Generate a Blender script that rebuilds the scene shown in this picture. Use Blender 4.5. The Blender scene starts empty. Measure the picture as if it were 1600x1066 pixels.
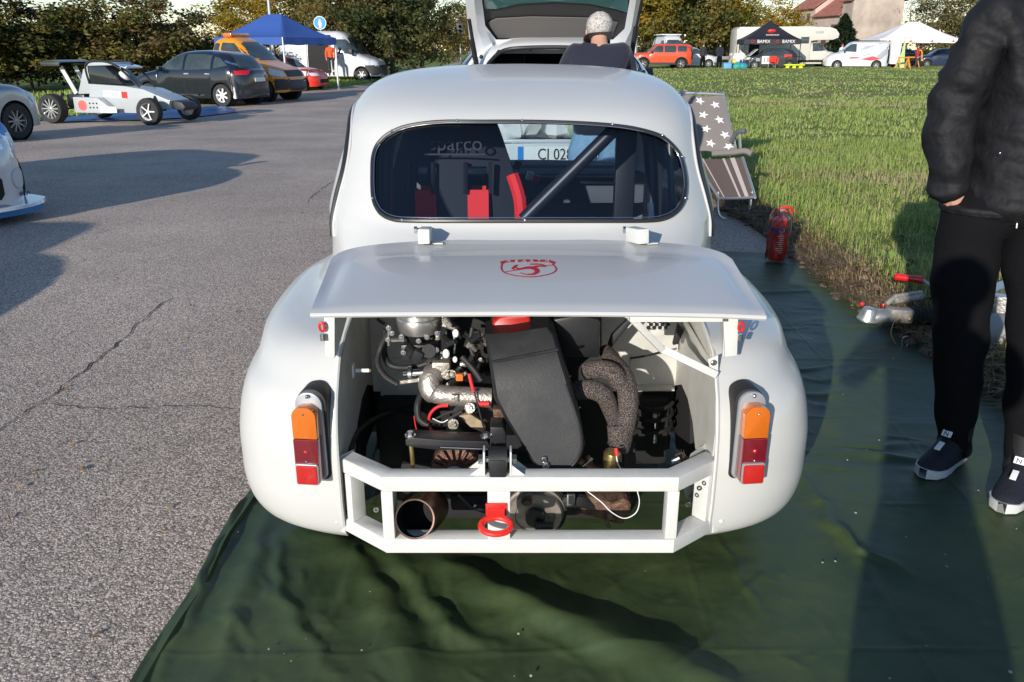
import bpy, bmesh, math, random
import numpy as np
from mathutils import Vector, Matrix, Euler, noise
from mathutils.bvhtree import BVHTree
R = math.radians
PI = math.pi
rnd = random.Random(7)
scene = bpy.context.scene
col = scene.collection

# ------------------------------------------------------------------ camera, world, sun, exposure
CAM_H, F_PX, PITCH = 1.38, 1291.0, R(19.5)
cam_d = bpy.data.cameras.new('camera')
cam = bpy.data.objects.new('camera', cam_d); col.objects.link(cam)
cam.location = (0, 0, CAM_H)
cam.rotation_euler = (PI/2 - PITCH, 0, 0)
cam_d.sensor_width = 36.0
cam_d.lens = 36.0*F_PX/1600.0
cam_d.clip_start = 0.05; cam_d.clip_end = 2000
scene.camera = cam

SUN_AZ, SUN_EL = R(24.3), R(16.0)     # light travels towards +x*sin(az), +y*cos(az)
world = bpy.data.worlds.new('World'); scene.world = world
world.use_nodes = True
wn = world.node_tree; wn.nodes.clear()
w_out = wn.nodes.new('ShaderNodeOutputWorld'); w_bg = wn.nodes.new('ShaderNodeBackground')
w_sky = wn.nodes.new('ShaderNodeTexSky'); w_sky.sky_type = 'NISHITA'
w_sky.sun_disc = False; w_sky.sun_elevation = SUN_EL
w_sky.sun_rotation = PI + SUN_AZ
w_sky.air_density = 1.0; w_sky.dust_density = 0.0; w_sky.ozone_density = 2.6
w_bg.inputs['Strength'].default_value = 0.15
w_mix = wn.nodes.new('ShaderNodeMix'); w_mix.data_type = 'RGBA'; w_mix.blend_type = 'MULTIPLY'; w_mix.inputs[0].default_value = 1.0
w_mix.inputs[7].default_value = (.98, .93, .95, 1)          # the cool, slightly hazy autumn sky
wn.links.new(w_sky.outputs[0], w_mix.inputs[6]); wn.links.new(w_mix.outputs[2], w_bg.inputs[0]); wn.links.new(w_bg.outputs[0], w_out.inputs[0])

sun_d = bpy.data.lights.new('sun', 'SUN'); sun = bpy.data.objects.new('sun', sun_d); col.objects.link(sun)
sun_d.energy = 4.6; sun_d.angle = R(0.53); sun_d.color = (1.0, 0.93, 0.84)
ldir = Vector((math.sin(SUN_AZ)*math.cos(SUN_EL), math.cos(SUN_AZ)*math.cos(SUN_EL), -math.sin(SUN_EL)))
sun.rotation_euler = ldir.to_track_quat('-Z', 'Y').to_euler()
sun.location = (-10, -20, 12)
vs = scene.view_settings
vs.view_transform = 'Standard'; vs.look = 'None'; vs.gamma = 1.0; vs.use_curve_mapping = False
vs.exposure = 0.22
scene.render.engine = 'CYCLES'
scene.cycles.max_bounces = 8; scene.cycles.transparent_max_bounces = 16

# ------------------------------------------------------------------ helpers
def ss(x, a, b):
    t = min(1.0, max(0.0, (x-a)/(b-a))); return t*t*(3-2*t)
def gz(x, y):
    """height of the ground: the road on the left falls away gently"""
    return -0.28*ss(y, 4, 26)*(1-ss(x, -1.2, 2.6))
def W(px, py, y):
    """measured point: where the ray through photo pixel px,py meets the plane at distance y"""
    v = -(py-533.0)/F_PX; h = (px-800.0)/F_PX
    d = Vector((h, math.cos(PITCH)+v*math.sin(PITCH), -math.sin(PITCH)+v*math.cos(PITCH)))
    return Vector((0, 0, CAM_H)) + d*(y/d.y)
def WR(px, py):
    v = -(py-533.0)/F_PX; h = (px-800.0)/F_PX
    return Vector((h, math.cos(PITCH)+v*math.sin(PITCH), -math.sin(PITCH)+v*math.cos(PITCH))).normalized()

def tag(o, label=None, cat=None, group=None, kind=None):
    if label: o['label'] = label
    if cat: o['category'] = cat
    if group: o['group'] = group
    if kind: o['kind'] = kind
    return o
def thing(name, label, cat, loc=(0, 0, 0), rz=0, group=None):
    o = bpy.data.objects.new(name, None); col.objects.link(o)
    o.empty_display_size = 0.1
    o.location = loc; o.rotation_euler = (0, 0, rz)
    return tag(o, label, cat, group)
def wmat(o):
    m = Matrix.LocRotScale(o.location, o.rotation_euler, o.scale)
    return wmat(o.parent) @ m if o.parent else m

class MB:
    """collects shapes; build() links them as one mesh object"""
    def __init__(s): s.v = []; s.f = []; s.sm = []
    def add(s, vs_, fs, smooth=False):
        b = len(s.v); s.v += [tuple(p) for p in vs_]
        for f in fs: s.f.append([i+b for i in f]); s.sm.append(smooth)
        return s
    def box(s, c, size, rot=None, bev=0.0):
        c = Vector(c); h = Vector(size)/2
        M = rot.to_matrix() if isinstance(rot, Euler) else (rot if rot is not None else Matrix.Identity(3))
        if bev <= 0:
            vs_ = [c + M @ Vector((sx*h.x, sy*h.y, sz*h.z)) for sz in (-1, 1) for sy in (-1, 1) for sx in (-1, 1)]
            return s.add(vs_, [(0, 2, 3, 1), (4, 5, 7, 6), (0, 1, 5, 4), (2, 6, 7, 3), (0, 4, 6, 2), (1, 3, 7, 5)])
        bm = bmesh.new(); bmesh.ops.create_cube(bm, size=1)
        for v in bm.verts: v.co = Vector((v.co.x*size[0], v.co.y*size[1], v.co.z*size[2]))
        bmesh.ops.bevel(bm, geom=bm.edges[:], offset=min(bev, min(size)*.45), segments=2, affect='EDGES', profile=.6)
        bm.verts.index_update()
        s.add([c + M @ v.co for v in bm.verts], [[v.index for v in f.verts] for f in bm.faces], True); bm.free()
        return s
    def ring(s, path, radii, n=10, cap=True, smooth=True, closed=False, sq=None):
        """tube along path"""
        P = [Vector(p) for p in path]; N = len(P)
        if not hasattr(radii, '__len__'): radii = [radii]*N
        vs_ = []; fs = []; up = None
        for i, p in enumerate(P):
            if closed: t = (P[(i+1) % N]-P[i-1])
            else: t = (P[min(i+1, N-1)]-P[max(i-1, 0)])
            if t.length < 1e-9: t = Vector((0, 0, 1))
            t.normalize()
            if up is None:
                up = Vector((0, 0, 1)) if abs(t.z) < .9 else Vector((0, 1, 0))
            a = t.cross(up); 
            if a.length < 1e-6: a = t.orthogonal()
            a.normalize(); b = a.cross(t).normalized(); up = b
            for k in range(n):
                an = 2*PI*(k+.5)/n
                ca, sa = math.cos(an), math.sin(an)
                vs_.append(p + (a*ca + b*sa)*radii[i])
        for i in range(N if closed else N-1):
            j = (i+1) % N
            for k in range(n):
                k2 = (k+1) % n
                fs.append((i*n+k, i*n+k2, j*n+k2, j*n+k))
        s.add(vs_, fs, smooth)
        if cap and not closed:
            b0 = len(s.v)-len(vs_)
            s.f.append([b0+k for k in range(n)][::-1]); s.sm.append(False)
            s.f.append([b0+(N-1)*n+k for k in range(n)]); s.sm.append(False)
        return s
    def cyl(s, a, b, r, r2=None, n=16, cap=True):
        return s.ring([a, b], [r, r if r2 is None else r2], n, cap)
    def bar(s, a, b, w, h=None, up=(0, 0, 1)):
        """rectangular bar from a to b, w wide and h high"""
        a = Vector(a); b = Vector(b); h = w if h is None else h
        t = (b-a).normalized(); side = t.cross(Vector(up))
        if side.length < 1e-5: side = t.orthogonal()
        side.normalize(); u = side.cross(t)
        M = Matrix((side, t, u)).transposed()
        return s.box((a+b)/2, (w, (b-a).length, h), M)
    def lathe(s, prof, c, axis=(0, 0, 1), n=24, smooth=True):
        """prof: (radius, height) pairs along the axis"""
        ax = Vector(axis).normalized(); q = Vector((0, 0, 1)).rotation_difference(ax); c = Vector(c)
        vs_ = []; fs = []
        for r, h in prof:
            for k in range(n):
                a = 2*PI*k/n; vs_.append(c + q @ Vector((r*math.cos(a), r*math.sin(a), h)))
        for i in range(len(prof)-1):
            for k in range(n):
                k2 = (k+1) % n; fs.append((i*n+k, i*n+k2, (i+1)*n+k2, (i+1)*n+k))
        return s.add(vs_, fs, smooth)
    def sph(s, c, r, sc=(1, 1, 1), nu=16, nv=10, rot=None):
        M = rot.to_matrix() if isinstance(rot, Euler) else Matrix.Identity(3)
        vs_ = []; fs = []
        for j in range(nv+1):
            t = PI*j/nv
            for i in range(nu):
                p = 2*PI*i/nu
                vs_.append(Vector(c) + M @ Vector((r*sc[0]*math.sin(t)*math.cos(p), r*sc[1]*math.sin(t)*math.sin(p), r*sc[2]*math.cos(t))))
        for j in range(nv):
            for i in range(nu):
                i2 = (i+1) % nu; fs.append((j*nu+i, (j+1)*nu+i, (j+1)*nu+i2, j*nu+i2))
        return s.add(vs_, fs, True)
    def prism(s, poly, d, smooth=False):
        """poly: 3D points of a flat outline; d: extrusion vector"""
        n = len(poly); d = Vector(d)
        vs_ = [Vector(p) for p in poly] + [Vector(p)+d for p in poly]
        fs = [list(range(n))[::-1], [n+i for i in range(n)]]
        fs += [(i, (i+1) % n, n+(i+1) % n, n+i) for i in range(n)]
        return s.add(vs_, fs, smooth)
    def grid(s, rows, smooth=True, closeu=False):
        nr = len(rows); nc = len(rows[0]); vs_ = [p for r in rows for p in r]; fs = []
        for i in range(nr-1):
            for j in range(nc if closeu else nc-1):
                j2 = (j+1) % nc
                fs.append((i*nc+j, i*nc+j2, (i+1)*nc+j2, (i+1)*nc+j))
        return s.add(vs_, fs, smooth)
    def build(s, name, mat, parent=None, world=False, fix=True, sharp=35, bevel=0):
        me = bpy.data.meshes.new(name)
        vv = s.v
        if world and parent is not None:
            inv = wmat(parent).inverted(); vv = [tuple(inv @ Vector(p)) for p in vv]
        me.from_pydata(vv, [], s.f)
        me.validate(verbose=False)
        bm = bmesh.new(); bm.from_mesh(me)
        if bevel:
            bmesh.ops.remove_doubles(bm, verts=bm.verts[:], dist=1e-5)
            ed = [e for e in bm.edges if len(e.link_faces) == 2 and e.calc_face_angle(0) > R(40)]
            bmesh.ops.bevel(bm, geom=ed, offset=bevel, segments=2, affect='EDGES', profile=.6, clamp_overlap=True)
        if fix: bmesh.ops.recalc_face_normals(bm, faces=bm.faces[:])
        for f in bm.faces: f.smooth = True
        bm.to_mesh(me); bm.free()
        me.set_sharp_from_angle(angle=R(sharp))
        if mat is not None: me.materials.append(mat)
        o = bpy.data.objects.new(name, me); col.objects.link(o)
        if parent is not None: o.parent = parent
        return o

def copy_tree(o, parent=None):
    c = o.copy(); col.objects.link(c)
    if parent is not None: c.parent = parent
    for ch in list(o.children): copy_tree(ch, c)
    return c

def spline(pts, n=8):
    """Catmull-Rom through 3D points"""
    P = [Vector(p) for p in pts]
    if len(P) < 3: return P
    out = []
    for i in range(len(P)-1):
        p0 = P[max(i-1, 0)]; p1 = P[i]; p2 = P[i+1]; p3 = P[min(i+2, len(P)-1)]
        for k in range(n):
            t = k/n
            out.append(0.5*((2*p1)+(p2-p0)*t+(2*p0-5*p1+4*p2-p3)*t*t+(3*p1-p0-3*p2+p3)*t**3))
    out.append(P[-1]); return out
def interp(tab, x):
    """smooth lookup in a sorted table of (x, value)"""
    n = len(tab)
    if x <= tab[0][0]: return tab[0][1]
    if x >= tab[-1][0]: return tab[-1][1]
    for i in range(n-1):
        if x <= tab[i+1][0]: break
    def m(k):
        if k == 0: return (tab[1][1]-tab[0][1])/(tab[1][0]-tab[0][0])
        if k == n-1: return (tab[-1][1]-tab[-2][1])/(tab[-1][0]-tab[-2][0])
        a = (tab[k][1]-tab[k-1][1])/(tab[k][0]-tab[k-1][0]); b = (tab[k+1][1]-tab[k][1])/(tab[k+1][0]-tab[k][0])
        return 0 if a*b <= 0 else 2*a*b/(a+b)
    x0, y0 = tab[i]; x1, y1 = tab[i+1]; h = x1-x0; t = (x-x0)/h
    return (2*t**3-3*t*t+1)*y0 + (t**3-2*t*t+t)*h*m(i) + (-2*t**3+3*t*t)*y1 + (t**3-t*t)*h*m(i+1)

# ------------------------------------------------------------------ materials
_M = {}
def nt(m): return m.node_tree.nodes, m.node_tree.links
def mat(name, color, rough=.5, metal=0.0, bump=0.0, bscale=60, var=0.0, vscale=3.0, coat=0.0, spec=.5, emit=None, ndist=None, rvar=0.0, sheen=0.0, double=None):
    if name in _M: return _M[name]
    m = bpy.data.materials.new(name); m.use_nodes = True
    N, L = nt(m); b = N['Principled BSDF']
    b.inputs['Base Color'].default_value = (*color, 1); b.inputs['Roughness'].default_value = rough
    b.inputs['Metallic'].default_value = metal; b.inputs['Coat Weight'].default_value = coat
    b.inputs['Coat Roughness'].default_value = .05
    b.inputs['Specular IOR Level'].default_value = spec
    if sheen: b.inputs['Sheen Weight'].default_value = sheen; b.inputs['Sheen Roughness'].default_value = .4
    tc = N.new('ShaderNodeTexCoord')
    if var > 0 or rvar > 0:
        nz = N.new('ShaderNodeTexNoise'); nz.inputs['Scale'].default_value = vscale; nz.inputs['Detail'].default_value = 6
        nz.inputs['Roughness'].default_value = .65
        L.new(tc.outputs['Object'], nz.inputs['Vector'])
        if var > 0:
            mx = N.new('ShaderNodeMix'); mx.data_type = 'RGBA'
            mx.inputs[6].default_value = (*[c*(1-var) for c in color], 1)
            mx.inputs[7].default_value = (*[min(1, c*(1+var)) for c in color], 1)
            rp = N.new('ShaderNodeMapRange'); rp.inputs[1].default_value = .3; rp.inputs[2].default_value = .7
            L.new(nz.outputs[0], rp.inputs[0]); L.new(rp.outputs[0], mx.inputs[0]); L.new(mx.outputs[2], b.inputs['Base Color'])
        if rvar > 0:
            r2 = N.new('ShaderNodeMapRange'); r2.inputs[1].default_value = .3; r2.inputs[2].default_value = .7
            r2.inputs[3].default_value = max(0, rough-rvar); r2.inputs[4].default_value = min(1, rough+rvar)
            L.new(nz.outputs[0], r2.inputs[0]); L.new(r2.outputs[0], b.inputs['Roughness'])
    if bump > 0:
        n2 = N.new('ShaderNodeTexNoise'); n2.inputs['Scale'].default_value = bscale; n2.inputs['Detail'].default_value = 4
        bp = N.new('ShaderNodeBump'); bp.inputs['Strength'].default_value = bump; bp.inputs['Distance'].default_value = .01
        L.new(tc.outputs['Object'], n2.inputs['Vector']); L.new(n2.outputs[0], bp.inputs['Height']); L.new(bp.outputs[0], b.inputs['Normal'])
    if emit: b.inputs['Emission Color'].default_value = (*emit, 1); b.inputs['Emission Strength'].default_value = 1
    _M[name] = m; return m

def glass_mat(name, tint, alpha, rough=.02):
    """thin pane: lets light through, reflects by Fresnel"""
    m = bpy.data.materials.new(name); m.use_nodes = True; N, L = nt(m); N.clear()
    out = N.new('ShaderNodeOutputMaterial'); tr = N.new('ShaderNodeBsdfTransparent'); gl = N.new('ShaderNodeBsdfGlossy')
    mx = N.new('ShaderNodeMixShader'); fr = N.new('ShaderNodeFresnel'); fr.inputs[0].default_value = 1.5
    tr.inputs[0].default_value = (*tint, 1); gl.inputs[0].default_value = (1, 1, 1, 1); gl.inputs[1].default_value = rough
    md = N.new('ShaderNodeMath'); md.operation = 'MULTIPLY_ADD'; md.inputs[1].default_value = 1.0; md.inputs[2].default_value = alpha
    L.new(fr.outputs[0], md.inputs[0]); L.new(md.outputs[0], mx.inputs[0]); L.new(tr.outputs[0], mx.inputs[1]); L.new(gl.outputs[0], mx.inputs[2])
    L.new(mx.outputs[0], out.inputs[0]); return m

def paint(name, color, coat=.6, rough=.35, metal=0.0, var=.03):
    return mat(name, color, rough=rough, metal=metal, coat=coat, var=var, vscale=2.0)

M_body = mat('white_car_paint', (.56, .56, .54), rough=.38, coat=.35, var=.025, vscale=4, bump=.012, bscale=9)
M_lid = mat('dimmed_white_paint', (.50, .50, .49), rough=.36, coat=.3, var=.03, vscale=3, bump=.02, bscale=7)  # white darkened below the body's: grazing light on the lid put into its colour
M_frame = mat('white_frame_paint', (.62, .62, .59), rough=.42, var=.06, vscale=25, bump=.06, bscale=120)
M_bay = mat('engine_bay_paint', (.54, .53, .49), rough=.5, var=.12, vscale=9, bump=.05, bscale=40)
M_black = mat('black_rubber', (.014, .014, .015), rough=.6, var=.2, vscale=20, bump=.1, bscale=200)
M_seal = mat('black_seal', (.02, .02, .022), rough=.4)
M_blackmetal = mat('black_metal', (.018, .018, .02), rough=.35, var=.2, vscale=30)
M_blackplastic = mat('black_plastic_duct', (.017, .018, .020), spec=.35, rough=.5, var=.3, vscale=9, bump=.05, bscale=200, rvar=.12)
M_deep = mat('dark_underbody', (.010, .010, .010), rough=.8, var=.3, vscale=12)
M_alu = mat('cast_aluminium', (.46, .42, .37), rough=.42, metal=.75, var=.25, vscale=30, bump=.3, bscale=160)
M_steel = mat('zinc_steel', (.62, .62, .62), rough=.25, metal=1.0, var=.15, vscale=60)
M_chrome = mat('chrome', (.8, .8, .8), rough=.12, metal=1.0)
M_rust = mat('rusty_brown_metal', (.15, .085, .06), rough=.6, metal=.4, var=.5, vscale=40, bump=.4, bscale=150)
M_exh = mat('exhaust_steel', (.20, .13, .10), rough=.35, metal=.85, var=.35, vscale=20)
M_brass = mat('gold_filter', (.55, .43, .18), rough=.3, metal=.9, var=.2, vscale=40)
M_red = mat('red_gloss', (.62, .015, .012), rough=.35, coat=.4)
M_redfab = mat('red_belt', (.75, .02, .02), rough=.7, bump=.2, bscale=400)
M_redwire = mat('red_wire', (.65, .03, .03), rough=.4)
M_orange = mat('orange_plastic', (.75, .16, .02), rough=.4)
M_seat = mat('seat_fabric', (.02, .022, .03), rough=.85, bump=.3, bscale=500, sheen=.2)
M_cage = mat('roll_cage_black', (.015, .017, .022), rough=.4)
M_inner = mat('cabin_grey', (.10, .11, .12), rough=.7, var=.2, vscale=6)
M_glass = glass_mat('clear_pane', (.80, .86, .95), .02)
M_glass2 = glass_mat('window_glass', (.8, .86, .86), .03)
M_darkglass = mat('dark_glass', (.02, .024, .028), rough=.06, spec=.8)
M_carglass = mat('car_window_glass', (.045, .06, .062), rough=.05, spec=1.0, var=.6, vscale=1.2)
M_lamp = mat('lamp_clear', (.62, .65, .68), rough=.1, spec=.8)
M_redlamp = mat('red_lens', (.5, .01, .01), rough=.12, coat=1)
M_tyre = mat('tyre_rubber', (.02, .02, .02), rough=.75, var=.2, vscale=20)
M_rim = mat('alloy_rim', (.6, .6, .6), rough=.3, metal=.8)
M_white = mat('white_plain', (.78, .78, .77), rough=.5, var=.04)
M_skin = mat('skin', (.55, .30, .21), rough=.5, var=.1, vscale=30)

def wrap_mat():
    m = mat('heat_wrap', (.17, .135, .12), rough=.8); N, L = nt(m); b = N['Principled BSDF']
    tc = N.new('ShaderNodeTexCoord'); v = N.new('ShaderNodeTexVoronoi'); v.inputs['Scale'].default_value = 330
    L.new(tc.outputs['Object'], v.inputs['Vector'])
    rp = N.new('ShaderNodeValToRGB'); rp.color_ramp.elements[0].color = (.30, .24, .215, 1); rp.color_ramp.elements[1].color = (.035, .028, .025, 1)
    rp.color_ramp.elements[0].position = .1; rp.color_ramp.elements[1].position = .55
    L.new(v.outputs['Distance'], rp.inputs[0]); L.new(rp.outputs[0], b.inputs['Base Color'])
    bp = N.new('ShaderNodeBump'); bp.invert = True; bp.inputs['Strength'].default_value = .8; bp.inputs['Distance'].default_value = .003
    L.new(v.outputs['Distance'], bp.inputs['Height']); L.new(bp.outputs[0], b.inputs['Normal']); return m
M_wrap = wrap_mat()
def lens_mat(name, c1, ribs=150):
    m = mat(name, c1, rough=.12, coat=1.0); N, L = nt(m); b = N['Principled BSDF']
    tc = N.new('ShaderNodeTexCoord'); w = N.new('ShaderNodeTexWave'); w.inputs['Scale'].default_value = ribs; w.bands_direction = 'X'
    L.new(tc.outputs['Object'], w.inputs['Vector'])
    b.inputs['Subsurface Weight'].default_value = .25; b.inputs['Subsurface Radius'].default_value = (.03, .01, .005)
    bp = N.new('ShaderNodeBump'); bp.inputs['Strength'].default_value = .35; bp.inputs['Distance'].default_value = .002
    L.new(w.outputs[0], bp.inputs['Height']); L.new(bp.outputs[0], b.inputs['Normal']); return m
M_lens_o = lens_mat('amber_lens', (.62, .15, .01))
M_lens_r = lens_mat('dark_red_lens', (.17, .006, .014))
M_lens_r2 = lens_mat('bright_red_lens', (.50, .015, .012), 260)

def text(s, size, mat_, parent, loc, rot, name='lettering', ext=.002, align='CENTER', squash=None, shear=0):
    c = bpy.data.curves.new(name, 'FONT'); c.body = s; c.size = size; c.extrude = ext; c.align_x = align; c.align_y = 'CENTER'
    c.resolution_u = 3; c.shear = shear
    c.materials.append(mat_)
    tmp = bpy.data.objects.new(name, c); col.objects.link(tmp)
    dg = bpy.context.evaluated_depsgraph_get(); dg.update()
    me = bpy.data.meshes.new_from_object(tmp.evaluated_get(dg)); bpy.data.objects.remove(tmp); bpy.data.curves.remove(c)
    me.materials.clear(); me.materials.append(mat_)
    o = bpy.data.objects.new(name, me); col.objects.link(o)
    o.location = loc; o.rotation_euler = rot
    if squash: o.scale = squash
    if parent: o.parent = parent
    return o

def bvh_of(o):
    me = o.data; M = wmat(o)
    return BVHTree.FromPolygons([M @ v.co for v in me.vertices], [p.vertices[:] for p in me.polygons])
def boolean(o, cutters, self_=False):
    """cut the joined cutter mesh out of o and drop the cutter"""
    c = cutters.build('cutter', None)
    md = o.modifiers.new('b', 'BOOLEAN'); md.operation = 'DIFFERENCE'; md.solver = 'EXACT'; md.use_self = self_; md.object = c
    dg = bpy.context.evaluated_depsgraph_get(); dg.update()
    me = bpy.data.meshes.new_from_object(o.evaluated_get(dg))
    o.modifiers.clear(); old = o.data; o.data = me
    bpy.data.meshes.remove(old); cm = c.data; bpy.data.objects.remove(c); bpy.data.meshes.remove(cm)
    me.set_sharp_from_angle(angle=R(35))
    return o
def patch(bvh, pts, origin_fn, direction, off=.004, rings=5, thick=.004, sub=5, inv=None):
    """a thin panel that follows a surface: pts outline (2D), origin_fn maps 2D -> 3D ray start"""
    direction = Vector(direction)
    P = []
    n = len(pts)
    for i in range(n):
        a = Vector(pts[i]); b = Vector(pts[(i+1) % n])
        for k in range(sub): P.append(a+(b-a)*(k/sub))
    c = sum(P, Vector((0, 0)))/len(P)
    def hit(q):
        o = origin_fn(q); h = bvh.ray_cast(o, direction)
        if h[0] is None: return None
        nr = h[1]
        if nr.dot(direction) > 0: nr = -nr
        return h[0]+nr*off, nr
    mb = MB(); ringsv = []
    last = hit(c)
    for r in range(rings, 0, -1):
        row = []
        for p in P:
            h = hit(c+(p-c)*(r/rings))
            row.append(h)
        ringsv.append(row)
    good = [h for row in ringsv for h in row if h]
    if not good: return mb
    for row in ringsv:
        for i, h in enumerate(row):
            if h is None:
                j = next((row[(i+k) % len(row)] for k in range(1, len(row)) if row[(i+k) % len(row)]), good[0]); row[i] = j
    m = len(P)
    vs_ = [h[0]-h[1]*(off+thick) for h in ringsv[0]]
    for row in ringsv: vs_ += [h[0] for h in row]
    cc = last[0] if last else good[-1][0]
    vs_.append(cc)
    fs = []
    for r in range(rings):
        for i in range(m):
            j = (i+1) % m; fs.append((r*m+i, r*m+j, (r+1)*m+j, (r+1)*m+i))
    for i in range(m): fs.append((rings*m+i, rings*m+(i+1) % m, len(vs_)-1))
    mb.add(vs_, fs, True); return mb
# ================================================================== THE SETTING
def G(px, py):
    """photo pixel -> point on the level ground"""
    d = WR(px, py); return Vector((0, 0, CAM_H)) + d*(-CAM_H/d.z)

def sheet(name, xs, ys, zf, mat_, kind='structure'):
    nx, ny = len(xs), len(ys)
    vv = [(x, y, zf(x, y)) for y in ys for x in xs]
    ff = [(j*nx+i, j*nx+i+1, (j+1)*nx+i+1, (j+1)*nx+i) for j in range(ny-1) for i in range(nx-1)]
    me = bpy.data.meshes.new(name); me.from_pydata(vv, [], ff)
    me.polygons.foreach_set('use_smooth', [True]*len(me.polygons))
    me.materials.append(mat_)
    o = bpy.data.objects.new(name, me); col.objects.link(o)
    if kind: o['kind'] = kind
    return o
def frange(a, b, n): return [a+(b-a)*i/(n-1) for i in range(n)]

# ---- asphalt: coarse exposed aggregate
def asphalt_mat():
    m = bpy.data.materials.new('coarse_asphalt'); m.use_nodes = True; N, L = nt(m); b = N['Principled BSDF']
    tc = N.new('ShaderNodeTexCoord')
    v = N.new('ShaderNodeTexVoronoi'); v.inputs['Scale'].default_value = 135
    L.new(tc.outputs['Object'], v.inputs['Vector'])
    v2 = N.new('ShaderNodeTexVoronoi'); v2.inputs['Scale'].default_value = 300; L.new(tc.outputs['Object'], v2.inputs['Vector'])
    sep = N.new('ShaderNodeSeparateColor'); L.new(v.outputs['Color'], sep.inputs[0])
    sep2 = N.new('ShaderNodeSeparateColor'); L.new(v2.outputs['Color'], sep2.inputs[0])
    rp = N.new('ShaderNodeValToRGB'); e = rp.color_ramp.elements
    e[0].position = 0; e[0].color = (.155, .118, .090, 1); e[1].position = 1; e[1].color = (.96, .81, .67, 1)
    for p, c in ((.3, (.36, .285, .225, 1)), (.55, (.57, .46, .37, 1)), (.8, (.77, .63, .515, 1))):
        k = e.new(p); k.color = c
    L.new(sep.outputs[0], rp.inputs[0])
    rp2 = N.new('ShaderNodeValToRGB'); e = rp2.color_ramp.elements
    e[0].color = (.17, .135, .11, 1); e[1].color = (.88, .74, .64, 1)
    L.new(sep2.outputs[1], rp2.inputs[0])
    mx = N.new('ShaderNodeMix'); mx.data_type = 'RGBA'; mx.inputs[0].default_value = .38
    L.new(rp.outputs[0], mx.inputs[6]); L.new(rp2.outputs[0], mx.inputs[7])
    # dark bitumen between the stones
    rd = N.new('ShaderNodeMapRange'); rd.inputs[1].default_value = .38; rd.inputs[2].default_value = .62; rd.inputs[3].default_value = 1; rd.inputs[4].default_value = .55
    L.new(v.outputs['Distance'], rd.inputs[0])
    mu = N.new('ShaderNodeMix'); mu.data_type = 'RGBA'; mu.blend_type = 'MULTIPLY'; mu.inputs[0].default_value = 1
    L.new(mx.outputs[2], mu.inputs[6]); L.new(rd.outputs[0], mu.inputs[7])
    # broad wear
    nz = N.new('ShaderNodeTexNoise'); nz.inputs['Scale'].default_value = .55; nz.inputs['Detail'].default_value = 8; nz.inputs['Roughness'].default_value = .6
    L.new(tc.outputs['Object'], nz.inputs['Vector'])
    r3 = N.new('ShaderNodeMapRange'); r3.inputs[1].default_value = .3; r3.inputs[2].default_value = .7; r3.inputs[3].default_value = .84; r3.inputs[4].default_value = 1.3
    L.new(nz.outputs[0], r3.inputs[0])
    m2 = N.new('ShaderNodeMix'); m2.data_type = 'RGBA'; m2.blend_type = 'MULTIPLY'; m2.inputs[0].default_value = 1
    L.new(mu.outputs[2], m2.inputs[6]); L.new(r3.outputs[0], m2.inputs[7]); L.new(m2.outputs[2], b.inputs['Base Color'])
    # darker stained patches
    st = N.new('ShaderNodeTexNoise'); st.inputs['Scale'].default_value = 1.3; st.inputs['Detail'].default_value = 5; st.inputs['Roughness'].default_value = .7; L.new(tc.outputs['Object'], st.inputs[0])
    s2 = N.new('ShaderNodeMapRange'); s2.inputs[1].default_value = .62; s2.inputs[2].default_value = .72; s2.inputs[3].default_value = 1; s2.inputs[4].default_value = .72; L.new(st.outputs[0], s2.inputs[0])
    m3 = N.new('ShaderNodeMix'); m3.data_type = 'RGBA'; m3.blend_type = 'MULTIPLY'; m3.inputs[0].default_value = 1; L.new(m2.outputs[2], m3.inputs[6]); L.new(s2.outputs[0], m3.inputs[7]); L.new(m3.outputs[2], b.inputs['Base Color'])
    b.inputs['Roughness'].default_value = .75; b.inputs['Specular IOR Level'].default_value = .35
    bp = N.new('ShaderNodeBump'); bp.invert = True; bp.inputs['Strength'].default_value = .6; bp.inputs['Distance'].default_value = .004
    L.new(v.outputs['Distance'], bp.inputs['Height'])
    bp2 = N.new('ShaderNodeBump'); bp2.invert = True; bp2.inputs['Strength'].default_value = .5; bp2.inputs['Distance'].default_value = .003
    L.new(v2.outputs['Distance'], bp2.inputs['Height']); L.new(bp.outputs[0], bp2.inputs['Normal']); L.new(bp2.outputs[0], b.inputs['Normal'])
    return m
M_asph = asphalt_mat()

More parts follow.
